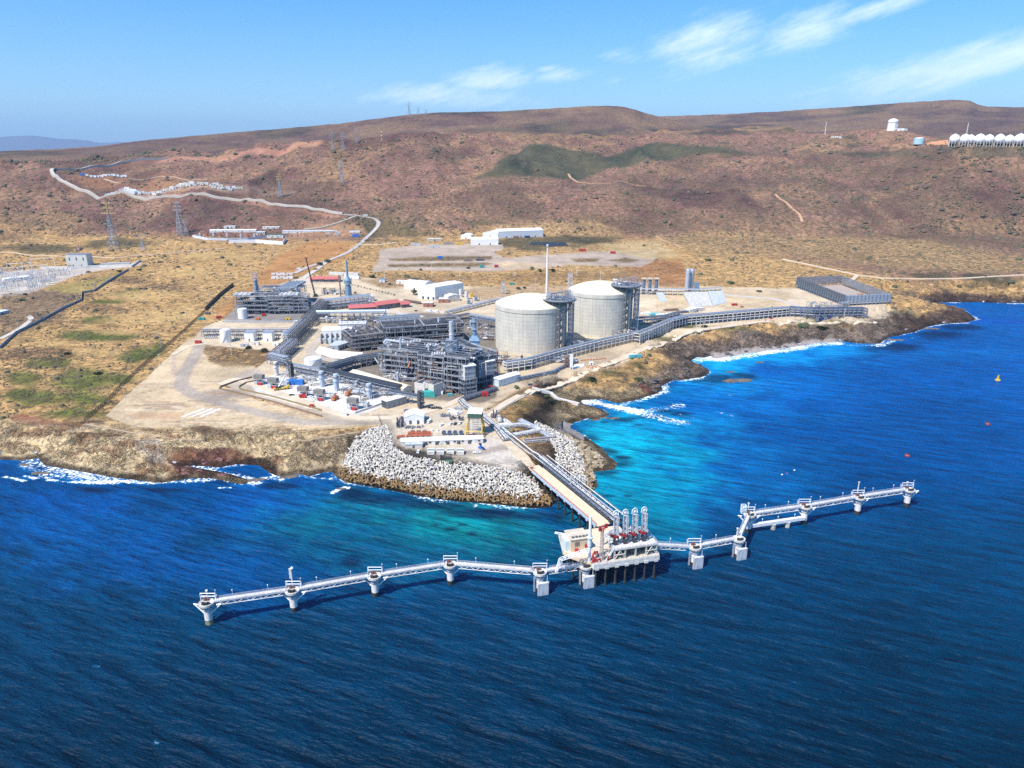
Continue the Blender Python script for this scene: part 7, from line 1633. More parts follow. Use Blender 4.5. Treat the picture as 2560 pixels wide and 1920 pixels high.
for k,(a,va,b,vb,lab)in enumerate(((993,1098,1014,1096,'short orange-red beam stack at the left front of the jetty yard'),(1016,1095,1078,1093,'long orange-red beam stack beside the white roofed building'),(1020,1088,1078,1087,'rear orange-red beam stack in the jetty yard'))):
 A,B=G(a,va),G(b,vb);rz,L_=along(A,B);t=thing('beam_stack',lab,'beam stack',A,rz,'orange-red beam stacks')
 for j in range(3):q=MB();q.bx(0,L_,1.1*j,1.1*j+.45,1.4,2.1);q.build('beam',M('orange_red',(.55,.15,.07),.6),t)
 q=MB()
 for j in range(int(L_/4)+1):q.bx(4*j,4*j+.4,-.1,2.8,0,1.38)
 q.build('support',M('rust_dark',(.16,.07,.05),.8),t)
for k,(u_,lab)in enumerate(((1032,'left one of three brown crates behind the orange beams'),(1047,'middle one of three brown crates behind the orange beams'),(1062,'right one of three brown crates behind the orange beams'))):
 q=MB();q.bx(-1.5,1.5,-1.2,1.2,.2,2.2);q.bx(-1.6,1.6,-1.3,1.3,2.22,2.4);q.bx(-1.6,-1.3,-1.35,1.35,.0,2.2);q.bx(1.3,1.6,-1.35,1.35,0,2.2);solo(q,'crate',lab,'crate',BROWN,G(u_,1083),.05,'brown crates in the jetty yard')
for k,(u_,lab)in enumerate(((1110,'leftmost of the four dark blue drums in a row'),(1124,'second from the left of the four dark blue drums in a row'),(1138,'third from the left of the four dark blue drums in a row'),(1153,'rightmost and bluest of the four dark blue drums in a row'))):
 t=thing('cable_drum',lab,'drum',G(u_,1087),.1,'dark blue drums in the jetty yard');m_=M('drum_blue',(.09,.14,.22),.6);q=MB()
 for y in(-1,1):q.tube((0,y-.12,1.7),(0,y+.12,1.7),1.7,16)
 q.build('flange',m_,t);q=MB();q.tube((0,-1,1.7),(0,1,1.7),1.25,14);q.build('core',NAVY,t)
for k,(u_,v_)in enumerate(((1080,1078),(1094,1078))):q=MB();q.lathe([(.9,0),(.9,1.4),(.5,1.9),(.1,2.0)],12);solo(q,'water_drum',('left' if k==0 else 'right')+' one of two small white domed drums before the parked cars','drum',WHITE,G(u_,v_),0,'small white drums')
# gantry with covered housing
A=G(1187,1092);t=thing('gantry_crane','tall yellow legged gantry under the green and white covered housing','gantry crane',A,-.1);q=MB()
for x in(-7,6):
 q.beam((x,-2,0),(x*.8,6,14),.8);q.beam((x,14,0),(x*.8,8,14),.8);q.beam((x,-2,.5),(x,14,.5),.6)
q.beam((-7,-2,5),(6,-2,5),.5);q.build('leg',YELLOW,t);q=MB();rr=random.Random(12)
for k in range(7):
 for j in range(4):q.beam((-5.4+3.4*j,3,0),(-5.4+3.4*j,3,14),.2);q.beam((-5.4+3.4*j,10,0),(-5.4+3.4*j,10,14),.2)
 q.beam((-5.4,3,2*k),(4.8,3,2*k),.2);q.beam((-5.4,10,2*k),(4.8,10,2*k),.2);q.beam((-5.4,3,2*k),(-2,3,2*k+2),.16);q.beam((1.4,3,2*k+2),(4.8,3,2*k),.16)
q.build('scaffold',STEELL,t);q=MB();q.bx(-5.8,5.2,2,11,14,15.2);q.build('deck',STEELD,t);q=MB();q.bx(-5.6,5.0,2.2,10.8,15.22,17.8);q.build('side_cover',GREEN,t);q=MB();q.add([(-6,1.8,17.82),(5.4,1.8,17.82),(5.4,11.2,19.4),(-6,11.2,19.4),(-6,1.8,17.82+.3),(5.4,1.8,18.1),(5.4,11.2,19.7),(-6,11.2,19.7)],[(0,3,2,1),(4,5,6,7),(0,1,5,4),(1,2,6,5),(2,3,7,6),(3,0,4,7)]);q.build('roof',WHITED,t)
q=MB();rr=random.Random(6)
for k in range(20):x,y=rr.uniform(-7,7),rr.uniform(-3,3);q.beam((x,y,0),(x+rr.uniform(-3,3),y+rr.uniform(-2,2),rr.uniform(.5,2.5)),.35);q.bx(x-.5,x+.5,y-.4,y+.4,0,rr.uniform(.5,1.6))
solo(q,'scrap_pile','jumble of dark red scrap and pipes under the yellow gantry','scrap pile',M('scrap_red',(.25,.09,.08),.8),G(1190,1090))
A=G(1203,1122);t=thing('boom_lift','blue boom lift with white platform at the right end of the yard','lift',A,-.5);q=MB();q.box((0,0,1),(4,2,1.2));q.tube((0,0,1.4),(1.2,-3,5.4),.7,10);q.build('body',BLUE,t);q=MB();q.box((1.4,-3.6,5.4),(2,1.2,1.2));q.build('basket',NAVY,t)
A=G(1118,1148);t=thing('crane_truck','black crane truck parked against the yard fence','crane truck',A,.05);q=MB();q.bx(-5,3.4,-1.2,1.2,.8,1.5);q.bx(-5,-3.2,-1.2,1.2,1.5,3.2);q.build('body',DARK,t);q=MB();q.pipe([(-3,0,2),(-1.6,0,4.2),(4.4,0,3.4)],.3,6);q.rail([(-2.6,-1.2,1.5),(3.4,-1.2,1.5)],1.6,.14,1.2);q.build('boom',BLACK,t);q=MB()
for x in(-4,-1,1.4,2.8):
 for y in(-1.1,1.1):q.tube((x,y-.2,.5),(x,y+.2,.5),.55,8)
q.build('wheel',BLACK,t)
q=MB();q.bx(-4,4,-1.3,1.3,.3,1.4);q.add([(-4,-1.3,1.4),(4,-1.3,1.4),(4,1.3,1.4),(-4,1.3,1.4),(-3,0,2.0),(3,0,2.0)],[(0,1,5,4),(1,2,5),(2,3,4,5),(3,0,4)]);solo(q,'covered_skip','long skip under a dark green cover at the yard fence','skip',GREEN,G(1117,1155),-.05)
# equipment round the workshop
for k,(u_,v_,w_,d_,lab,m_)in enumerate(((1000,1062,5,12,'scaffold frame along the left side of the white workshop',STEELD),(1034,1070,14,4,'row of small machines in front of the white workshop',STEEL),(1140,1048,12,7,'heap of motorbike sized grey gear behind the parked cars',STEELD),(1112,1040,8,5,'grey pallets and gear beside the white van',STEEL),(1088,1022,12,3,'dark trestle tables with gear behind the workshop',DARK),(1150,1022,10,5,'stack of grey pipes beside the tanker truck',STEELL))):
 rr=random.Random(k+90);A=G(u_,v_);q=MB()
 for j in range(26):x,y=rr.uniform(-w_/2,w_/2),rr.uniform(-d_/2,d_/2);h_=rr.uniform(.6,2.0 if k else 6);q.box((x,y,h_/2),(rr.uniform(.4,1.4),rr.uniform(.4,1.2),h_),rr.uniform(0,3));q.beam((x,y,0),(x+rr.uniform(-2,2),y,h_*1.2),.14)
 solo(q,'equipment_heap',lab,'equipment',m_,A,0,'equipment heaps in the jetty yard')
 # right side of the yard: vessel, frames, pipes
A=G(1250,1058);t=thing('horizontal_vessel','white ended horizontal vessel in a dark frame beside the trestle pipes','vessel',A,R(100));q=MB();q.hcap((0,0,2.6),(7,0,2.6),1.9,14);q.build('shell',WHITED,t);q=MB()
for x in(0,6.5):
 for y in(-2.4,2.4):q.beam((x,y,0),(x,y,6),.35)
 q.beam((x,-2.4,6),(x,2.4,6),.35)
q.beam((0,-2.4,6),(6.5,-2.4,6),.35);q.beam((0,2.4,6),(6.5,2.4,6),.35);q.build('frame',STEELD,t)
q=MB()
for k in range(4):q.tube((-2+1.3*k,0,0),(-2+1.3*k,0,4+(k%2)*3),.5,8)
solo(q,'vent_pipe','cluster of dark blue vent pipes left of the horizontal vessel','vent pipes',NAVY,G(1236,1045))
slab('white concrete pad beside the horizontal vessel',[(1252,1068),(1282,1060),(1262,1045),(1248,1052)],WHITED,'concrete_pad','concrete pad',None,(.3,.3,.3,.3))
for k,(pp,n_,lab,m_)in enumerate((([(1244,1072),(1300,1066),(1342,1064)],4,'bundle of pale pipes turning right from the vessel',WHITED),([(1258,1096),(1300,1090),(1348,1080),(1336,1066)],4,'lower bundle of pale pipes looping at the right of the yard',WHITED),([(1300,1055),(1340,1070),(1376,1095)],3,'pipe bundle along the right edge of the jetty head',STEELL),([(1310,1108),(1350,1104),(1388,1098)],3,'dark pipe bundle above the brown stony area',RUST))):
 rack(lab,[G(a,b)for a,b in pp],4.5,2.2,(.5,1),5,n_,seed=60+k,fm=STEELL,pm=[m_,m_,SILVER],w=.3,group='pipe bundles on the jetty head',rad=(.2,.35))
t=thing('pump_house','small white pump house with green roof panel beside the trestle root','pump house',G(1262,1086),-.1);q=MB();q.bx(-3.5,3.5,-2,2,0,2.6);q.build('wall',WHITE,t);q=MB();q.bx(-3.0,3.7,1,4.5,2.62,2.95);q.build('roof',M('roof_green',(.12,.28,.22),.7),t);q=MB();q.box((7,1,1.5),(2,2,3));q.box((10,1.5,1.5),(2,2,3));q.build('pump',DARK,t)
# red and white range posts on the boulders
for k,(u_,lab)in enumerate(((1418,'left one of two red topped white range posts on the white armour bank'),(1424,'right one of two red topped white range posts on the white armour bank'))):
 A=G(u_,1203);h=hpx(A,1167);t=thing('range_post',lab,'post',A,0,'range posts');q=MB();q.tube((0,0,-1),(0,0,h*.55),.3,8);q.build('pole',WHITE,t);q=MB();q.tube((0,0,h*.55),(0,0,h),.42,8);q.build('top_mark',M('dark_red',(.30,.05,.04),.6),t)
 # fences
fence('chain link fence along the top of the armour bank',[G(a,b)for a,b in((946,1043),(958,1075),(970,1118),(984,1124),(1007,1135),(1066,1145),(1157,1157),(1238,1168),(1322,1180))],2.4,group='chain link fences')
fence('chain link fence along the cliff top left of the jetty yard',[G(a,b)for a,b in((212,1052),(300,1070),(420,1082),(560,1088),(720,1086),(850,1072),(940,1060))],2.6,group='chain link fences')
fence('dark fence and shadow belt down the slope at the left edge of the sandy pad',[G(a,b)for a,b in((212,1052),(262,1010),(320,950),(380,895),(430,855),(466,822),(514,778))],3.0,w=.3,mat=M('fence_and_shadow',(.05,.04,.03),.8),group='chain link fences')  # fence thickened and coloured near black to include its shadow belt
fence('fence left of the trestle root along the sandy road',[G(a,b)for a,b in((1216,1036),(1262,1000),(1330,968),(1395,948))],2.0,group='chain link fences')
strip_wall('black screen wall on the slope left of the upper process train',[(514,776),(548,742),(584,714)],5.0,DARK,'screen_wall',.5,0,'screen wall')
strip_wall('blue-grey boundary wall running down the left field',[(0,872),(40,835),(110,800),(160,772),(204,752)],3.2,M('wall_blue',(.26,.29,.34),.7),'boundary_wall',.6,0,'wall','boundary walls in the left field')
strip_wall('upper boundary wall from the pale corner to the substation terrace',[(204,752),(205,734),(236,729),(260,712),(296,690),(322,676)],3.2,M('wall_blue'),'boundary_wall',.6,0,'wall','boundary walls in the left field')
strip_wall('white stepped breakwater wall ending in the foam channel',[(1330,972),(1376,972),(1392,986),(1430,992),(1448,998)],2.0,CONC,'sea_wall',3.0,0,'sea wall',None)
strip_wall('long low pale wall beside the shore road',[(1225,1040),(1300,995),(1345,970)],1.0,CONC,'low_wall',.6,0,'low wall',None)
# ---- white signal tower by the shore road
A=G(1428,923);t=thing('signal_tower','plain white rectangular tower beside the shore road','tower',A);h=hpx(A,888);q=MB();q.bx(-1.5,1.5,-1.2,1.2,0,h);q.bx(-1.7,1.7,-1.4,1.4,h,h+.4);q.build('shaft',WHITE,t);q=MB();q.bx(-.5,.5,-1.3,-1.18,.1,2.2);q.build('door',DARK,t)
slab('white concrete slab at the foot of the white tower',[(1432,922),(1458,918),(1462,910),(1434,913)],WHITE,'concrete_pad','concrete pad',None,(.5,.5,.5,.5))
A=G(1416,918);t=thing('stair_scaffold','brown scaffold stair left of the plain white tower','scaffold',A);q=MB();lattice(q,(0,0,0),(0,0,12),4,4,6,.3);q.build('frame',BROWN,t);q=MB()
for k in range(5):q.bx(-2,2,-2,2,2+2.2*k,2.2+2.2*k)
q.build('landing',RUST,t)
container('cyan shipping container beside the shore road',G(1588,893),.25,14,3,3,CYAN,None)
container('small white tank box near the red barriers on the shore road',G(1478,912),.1,4,3,2.6,WHITE,None)
q=MB()
for k in range(9):q.box((3.2*k,.5*math.sin(k),.5),(2.6,.6,1.0),.2)
solo(q,'road_barrier','row of red road barriers on the shore road','barrier',M('barrier_red',(.60,.17,.10),.6),G(1455,902),.25)
q=MB();rr=random.Random(8)
for k in range(26):q.box((rr.uniform(-8,8),rr.uniform(-4,4),.5),(rr.uniform(.6,2.4),.5,rr.uniform(.6,1.3)),rr.uniform(0,3))
solo(q,'material_heap','heap of orange and tan building material by the shore road','material heap',M('orange_tan',(.52,.24,.13),.8),G(1486,918))
# storage yard right of the far tank
for k,(u_,v_,L_,m_,lab)in enumerate(((1614,786,12,WHITE,'white tarpaulin load nearest the far big tank'),(1634,788,10,CYAN,'cyan tarpaulin load in the storage yard'),(1650,790,10,PALEBLUE,'pale tarpaulin load right of the cyan one'),(1672,788,9,WHITED,'white rounded load at the right of the storage yard'))):
 q=MB();q.hcap((-L_/2,0,1.4),(L_/2,0,1.4),2.0,10);q.bx(-L_/2,L_/2,-2,2,-.2,.5);solo(q,'covered_load',lab,'covered load',m_,G(u_,v_),.25,'covered loads in the storage yard')
bld('low white roofed shed in the storage yard below the patched slope',G(1724,782),G(1762,777),10,3.5,WHITED,WHITE,'gable',1.5,cat='shed',name='shed')
for k,(a,va,b,vb,lab)in enumerate(((1662,778,1698,776,'dark pipe stack in the storage yard, upper one'),(1690,784,1740,780,'dark pipe stack in the storage yard, lower one'))):
 A,B=G(a,va),G(b,vb);rz,L_=along(A,B);q=MB()
 for j in range(6):q.tube((0,j*1.2,.6),(L_,j*1.2,.6),.6,6);
 for j in range(4):q.tube((2,.6+j*1.2,1.7),(L_-1,.6+j*1.2,1.7),.6,6)
 solo(q,'pipe_stack',lab,'pipe stack',RUST if k==0 else STEELD,A,rz,'pipe stacks in the storage yard')
 # ---- vehicles
VH=[('van',WHITE,1074,1056,1.2,'white van parked right of the workshop'),('car',WHITE,1104,1064,1.0,'white car parked between the van and the dark cars'),('car',WHITE,1126,1061,1.3,'small white car left of the dark car in the yard row'),('car',DARK,1138,1061,1.3,'dark car in the yard row'),('suv',WHITE,1150,1059,1.3,'white car right of the dark car in the yard row'),
('tanker',WHITE,1134,1034,2.3,'white tanker truck in the jetty yard'),('pickup',WHITE,1150,1031,2.2,'white pickup beside the tanker truck'),('suv',GALV,1016,1028,.2,'grey car behind the white workshop'),('suv',WHITE,1046,1131,1.5,'white car on the yard road left of the white deck units'),('pickup',WHITE,1192,1133,.15,'white pickup right of the white deck units'),
('car',DARK,729,989,.4,'black car in the turbine yard'),('truck',RED,760,993,.5,'red and black truck in front of the third turbine unit'),('car',WHITE,779,1003,-.3,'white car at the front edge of the turbine yard'),('pickup',WHITE,776,994,-.2,'white pickup behind the white car in the turbine yard'),
('car',WHITE,862,638,.5,'white car on the entrance road, nearest the plant'),('suv',DARK,898,616,.8,'dark car on the entrance road'),('car',GALV,940,566,1.3,'grey car high on the entrance road'),('bus',WHITE,914,540,.1,'white bus at the top bend of the entrance road'),
('truck',WHITE,748,674,.2,'white truck at the turning of the entrance road'),('truck',WHITE,1072,780,-.1,'white box truck below the red roofed annexe, left one'),('truck',WHITE,1090,782,-.1,'white box truck below the red roofed annexe, right one'),('car',DARK,1040,778,.3,'dark car beside the small red roofed annexe'),('car',WHITE,1922,735,-.1,'white car alone on the road left of the slatted enclosure'),
('truck',RED,1836,764,.2,'red and white truck in the sandy yard left of the slatted enclosure'),('car',RED,1855,768,.2,'red car beside the red and white truck'),('car',RED,1928,797,.2,'red machine sized car in front of the shore pipe rack'),('car',RED,1336,966,.3,'red car on the road below the shore pipe track'),('car',NAVY,1326,962,.3,'navy car next to the red car on the shore road'),('truck',RED,1180,986,.3,'red truck by the low pipe track'),('van',CYAN,1126,990,.2,'blue van near the partition walls')]
for k,(a,b,lab)in enumerate(((1328,714,'left parked car'),(1340,716,'right parked car'),(1280,712,'green and red truck'))):VH.append((('car','car','truck')[k],(WHITE,GALV,TEAL)[k],a,b,.1,lab+' behind the near big tank'))
for kind,pm_,u_,v_,rz,lab in VH:vehicle(kind,pm_,lab,G(u_,v_)+V3((0,0,.05)),rz)
# ---- people
def person(label,p,rz,shirt,hat):
 t=thing('person',label,'person',p,rz,None);q=MB()
 for s in(-1,1):q.lathe([(.07,0),(.08,.1),(.07,.45),(.10,.85)],8,(s*.1,0,0))
 q.lathe([(.16,.82),(.19,.95),(.17,1.1),(.22,1.38),(.10,1.48),(.065,1.52),(.10,1.6),(.11,1.68),(.08,1.76),(.02,1.79)],10)
 for s in(-1,1):q.pipe([(s*.22,0,1.38),(s*.28,.03,1.1),(s*.26,-.1,.86)],.05,6)
 q.build('person_body',shirt,t);h=MB();h.lathe([(.17,1.7),(.13,1.72),(.12,1.8),(.02,1.86)],10);h.build('helmet',hat,t);return t
ZD=D['L5'][1]
person('person in orange vest and white helmet, left of the pair by the fender dolphin',ZD+V3((-4.6,1.0,.4)),.5,ORANGE,WHITE);person('person in navy overalls and white helmet, right of the pair by the fender dolphin',ZD+V3((-3.9,1.2,.4)),-.6,NAVY,WHITE)
person('person in orange vest walking on the sandy road below the grey generator house',G(1005,1036),.4,ORANGE,YELLOW);person('person in dark overalls walking near the lattice stair tower',G(1032,1036),.4,NAVY,WHITE)
# ---- light masts
for k,(u_,v0_,v1_,lab,cr)in enumerate(((1278,1162,1122,'tall white light mast on the jetty head, right one of the pair by the trestle',0),(1238,1164,1139,'white light mast on the jetty head near the fence, left of the tall one',0),(1155,1150,1132,'short white light mast beside the black crane truck',0),(1003,1086,1040,'white light mast at the left of the orange beams',0),(622,689,660,'power pole in the dry field above the crane stack',1),(575,712,685,'power pole right above the black screen wall',1),(524,760,730,'power pole left of the black screen wall',1),(569,753,739,'short pole beside the black screen wall',1),(531,782,767,'white lamp pole at the left end of the terrace',0),(688,640,616,'power pole at the edge of the orange field, upper one',1),(665,660,632,'power pole at the edge of the orange field, lower one',1),(579,887,823,'tall grey lamp mast in front of the white tank of the lower row',0),(403,870,830,'power pole where the sandy track meets the field fence',1),(400,912,886,'white pole on the fence line, below the power pole',0),(312,996,967,'white pole at the lower left corner of the sandy pad',0),(334,1064,1041,'white pole near the cliff fence',0),(470,812,777,'tall power pole in the field beside the fence line',1),(238,722,703,'pole beside the boundary wall, middle one',1),(276,696,678,'pole beside the boundary wall, upper one',1),(192,746,729,'pole beside the boundary wall, lower one',1),(358,663,647,'pole alone in the field right of the substation',1),(46,824,805,'pole above the lower boundary wall at the far left',0),(17,780,763,'pole beside the blue roofed shed at the far left',0),
(1614,890,866,'white light mast near the cyan container',0),(1621,860,832,'white light mast at the bend of the white framed rack',0),(1740,830,803,'white light mast along the shore pipe rack, left one of the close pair',0),(1757,830,806,'white light mast along the shore pipe rack, right one of the close pair',0),(1518,919,895,'white light mast beside the orange building material',0),(1360,957,933,'white light mast right of the white-roofed shed',0),(1832,808,784,'white light mast midway along the shore pipe rack',0),(2047,768,745,'white light mast in front of the slatted enclosure',0),(2110,795,772,'white light mast at the end of the shore pipe rack',0),(962,704,682,'light pole by the small blue shed',0),(1287,690,668,'light pole on the scrub behind the near big tank, left one',0),(1441,686,668,'light pole on the scrub behind the big tanks, right one',0),(1338,725,700,'thin pole left of the white flare stack',0),(1501,700,676,'thin pole behind the far big tank',0),(1080,692,660,'pole above the big warehouse',0),(958,620,603,'pole at the corner of the grey yards',1),(1150,700,676,'pole right of the rounded fabric barn',0),(1068,618,590,'pole by the grey storage rows',1),(858,576,560,'pole beside the bend of the entrance road',1),(861,1040,1000,'slim pole at the white booth',0))):
 A=G(u_,v0_);mast(lab,A,hpx(A,v1_),'slender poles and light masts',mat=WHITED if not cr else M('pole_grey',(.45,.44,.42),.7),r=max(.16,mpp(A)*.62),cross=bool(cr),name='power_pole' if cr else 'light_mast',cat='power pole' if cr else 'light mast')
 # ================================================================== roads, background buildings, vegetation
RG=M('road_grey',(.42,.38,.34),.9,var=.12,scale=.05);RP=M('road_pale',(.50,.45,.38),.9,var=.1,scale=.05);TK=M('track_pale',(.60,.46,.31),.95,var=.12,scale=.05);TRK=M('track_dim',(.44,.33,.21),.95)
ribbon('road',[(736,684),(769,668),(820,652),(870,632),(903,609),(936,576),(950,556),(947,548),(922,542),(893,542),(858,536)],9,RG,.5)
ribbon('road',[(858,536),(800,526),(720,518),(640,512),(560,508),(470,505),(390,500),(330,493),(262,488),(205,476),(158,462),(130,452),(128,445),(150,437),(200,429),(262,419),(340,409),(420,400)],8,RP,2.2)
ribbon('road',[(820,652),(800,668),(770,688),(752,700),(770,706),(800,704)],9,RP,.5)
ribbon('road',[(893,543),(850,556),(800,568),(760,572)],8,RP,.5)
ribbon('path',[(1958,649),(2050,668),(2143,688),(2205,696),(2300,698),(2400,697),(2480,692),(2570,688)],7,TK,.6)
ribbon('path',[(2143,688),(2138,697),(2120,706)],7,TK,.6)
ribbon('path',[(1937,497),(1955,508),(1975,522),(1995,536),(2004,548),(2005,558)],6,M('track_orange',(.50,.30,.17),.95),.6)
ribbon('path',[(1421,433),(1432,444),(1450,453),(1488,459),(1540,461),(1614,461)],6,M('track_orange'),.6)
ribbon('path',[(290,646),(330,640),(420,634),(480,628),(560,622)],5,TK,.4)
ribbon('path',[(0,630),(60,634),(160,640),(230,640),(290,646)],5,TK,.4)
ribbon('path',[(905,612),(960,612),(990,606)],7,TK,.4)
ribbon('path',[(520,450),(400,446),(300,452),(260,448)],5,TK,.5)
ribbon('path',[(1640,588),(1655,600),(1690,612),(1705,622)],5,M('track_orange'),.4)
ribbon('road',[(1216,1040),(1262,1010),(1320,980),(1384,955),(1460,930),(1530,906),(1580,886),(1650,852),(1720,828),(1800,818),(1900,804),(2000,800),(2120,797),(2190,792)],9,ROADSAND,.35)
ribbon('road',[(814,836),(792,856),(770,880),(790,892),(850,906),(905,912)],9,M('road_tan',(.46,.39,.31),.9),.3)
ribbon('road',[(548,962),(590,946),(640,962),(700,984),(780,1010),(830,1030),(900,1046),(980,1044),(1060,1032),(1130,1008),(1180,985)],8,ROADSAND,.3)
ribbon('road',[(1198,1030),(1225,1058),(1262,1096),(1300,1136),(1334,1176)],9,M('road_yard',(.58,.47,.33),.9),.4)
ribbon('road',[(1740,730),(1840,740),(1940,748),(1990,762),(2010,778)],9,RP,.4)
ribbon('road',[(430,888),(470,866),(520,858)],6,ROADSAND,.3)
ribbon('road',[(0,848),(50,822),(84,796),(70,790)],6,RP,.4)
ribbon('road',[(848,752),(900,760),(960,774),(1010,786),(1060,792)],8,RP,.3)
ribbon('path',[(212,1060),(330,1082),(470,1096),(620,1104),(760,1102),(900,1080)],1.6,TRK,.15)
# ---- substation on the left terrace
bld('pale control building with ribbed walls in the left substation',G(168,666),G(220,666),18,hpx(G(168,666),637),M('substation_wall',(.62,.62,.57),.8),STEEL,'flat',cat='building',doors=2,wins=3)
strip_wall('white terrace wall below the left substation building',[(100,672),(180,672),(218,670),(250,668)],4.0,M('terrace_white',(.70,.69,.65),.8),'terrace_wall',1.0,0,'terrace wall','terrace walls of the left substation')
strip_wall('white terrace wall right of the left substation building',[(250,668),(330,668),(348,655)],3.4,M('terrace_white'),'terrace_wall',1.0,0,'terrace wall','terrace walls of the left substation')
bld('long low white switch room in front of the left substation',G(14,706),G(80,697),14,5,WHITE,WHITE,'flat',cat='building',doors=2,wins=4)
bld('flat pale platform building right of the left substation building',G(252,664),G(324,660),10,2.6,M('terrace_white'),M('deck_grey',(.40,.41,.42),.8),'flat',cat='building',doors=0)
for k,(a,va,b,vb,h,lab)in enumerate(((5,690,60,684,16,'white switchyard portal at the far left edge'),(60,684,122,680,16,'white switchyard portal behind the long switch room'),(80,668,138,664,18,'rear white switchyard portal left of the control building'),(122,692,178,686,17,'white switchyard portal in front of the control building'),(10,724,64,715,15,'white switchyard portal in the lower row, left one'),(64,716,124,704,15,'white switchyard portal in the lower row, middle one'),(124,704,182,692,15,'white switchyard portal in the lower row, right one'),(-10,738,48,730,14,'lowest white switchyard portal, at the far left edge'),(48,730,98,718,14,'lowest white switchyard portal, right of the one at the edge'),(20,676,80,672,14,'white switchyard portal at the back left of the substation'),(30,700,90,694,16,'white switchyard portal over the long switch room'),(96,696,150,688,13,'white switchyard portal between the switch room and the control building'))):
 A,B=G(a,va),G(b,vb);rz,L_=along(A,B);t=thing('switchyard_portal',lab,'portal frame',A,rz,'white switchyard portals');q=MB()
 for x in(0,L_):q=MB();q.beam((x,0,0),(x,0,h),.75);q.beam((x,-2,0),(x,0,h*.7),.5);q.build('post',WHITE,t)
 q=MB();q.beam((0,0,h*.78),(L_,0,h*.78),.6);q.build('crossbeam',WHITED,t);q=MB()
 for j in range(5):x=L_*(j+.5)/5;q.beam((x,0,h*.75),(x,0,h*.5),.4)
 q.build('insulator',BROWN,t)
r_=random.Random(44);sw=None
for k in range(64):
 s_=r_.random();v_=r_.uniform(684,732);u_=r_.uniform(2,186-(v_-684)*1.6)
 if sw is None:
  sw=thing('switchgear','','switchgear',(0,0,0));q=MB();q.tube((0,0,0),(0,0,4),.22,6);q.beam((-1.6,0,4),(1.6,0,4),.3);q.build('stand',WHITED,sw);q=MB()
  for x in(-1.5,0,1.5):q.tube((x,0,4),(x,0,6.4),.3,6)
  q.build('insulator',STEELL,sw);o=sw
 else:o=copy_tree(sw)
 o.location=G(u_,v_);o.rotation_euler.z=.2;o.scale=(1.6,1.6,1.6);o['label']='small white switchgear stand among many in the left substation yard';o['group']='switchgear stands in the left substation'
bld('blue roofed shed at the far left edge',G(-12,792),G(24,782),12,4,STEELL,PALEBLUE,'flat',cat='shed',name='shed')
q=MB();q.tube((0,0,0),(0,0,24),.7,8);q.bx(-2,2,-1,1,12,15);solo(q,'comms_mast','pinkish communications mast behind the left substation building','mast',M('mast_pink',(.45,.30,.33),.6),G(200,640))
# ---- compound in the middle distance
strip_wall('long pale blue-white compound wall above the dry field',[(482,594),(520,603),(570,603),(620,600),(668,594)],5.0,M('wall_paleblue',(.64,.69,.73),.8),'compound_wall',.6,0,'wall','compound walls above the field')
strip_wall('bright white compound wall right of the pale blue-white wall',[(573,609),(640,607),(708,611),(716,600)],7.0,WHITE,'compound_wall',.6,0,'wall','compound walls above the field')
for k,(a,va,b,vb,d_,h_,lab,rm)in enumerate(((524,582,640,578,12,5,'long white roofed shed at the left of the middle compound',WHITE),(668,595,708,595,14,7,'building with a dark green roof edge in the middle compound',GREEN),(706,583,832,578,12,5,'longest pale shed at the right of the middle compound',STEELL),(656,570,698,569,10,5,'pale shed at the back of the middle compound',WHITE),(560,572,588,571,8,5,'small white hut behind the long white roofed shed',WHITE),(640,586,662,585,10,7,'white boxy hall between the long sheds',WHITE))):
 bld(lab,G(a,va),G(b,vb),d_,h_,WHITED,rm,'gable' if k in(0,2)else 'flat',1.6,cat='shed',name='shed',ridge_y=False,doors=2,wins=4,group='sheds in the middle compound')
rr=random.Random(77)
for k in range(10):u_=500+17*k;q=MB();q.box((0,0,3),(4,3,6));q.tube((0,0,6),(0,0,9),.5,6);q.beam((-2,0,6.5),(2,0,6.5),.4);solo(q,'transformer',('reddish' if k%2 else 'grey')+' transformer in the row inside the pale blue-white compound wall','transformer',BRICK if k%2 else STEELL,G(u_,590),0,'transformers inside the compound wall')
for k in range(9):container(('white' if k%3 else 'dark')+' cabin in the row along the front of the bright white compound wall',G(590+12*k,604),.1,7,3,3.4,WHITED if k%3 else BROWN,'cabins behind the bright white compound wall')
for k,(u_,v_,lab)in enumerate(((820,586,'white bus, leftmost on the compound parking'),(838,580,'white bus, rear one on the compound parking'),(846,584,'white bus, middle one on the compound parking'),(842,589,'white bus, front one on the compound parking'))):vehicle('bus',WHITE,lab,G(u_,v_),.15,'buses on the compound parking')
for k in range(8):vehicle('car',(WHITE,DARK,GALV)[k%3],('white','dark','grey')[k%3]+' car parked along the sheds of the middle compound',G(712+8*k,589+(k%2)),1.2,'cars along the compound sheds')
container('bright blue container at the right of the compound parking',G(889,593),.1,14,5,6,BLUE,None);container('white cabin row beside the blue container',G(887,582),.1,24,5,4,WHITE,None)
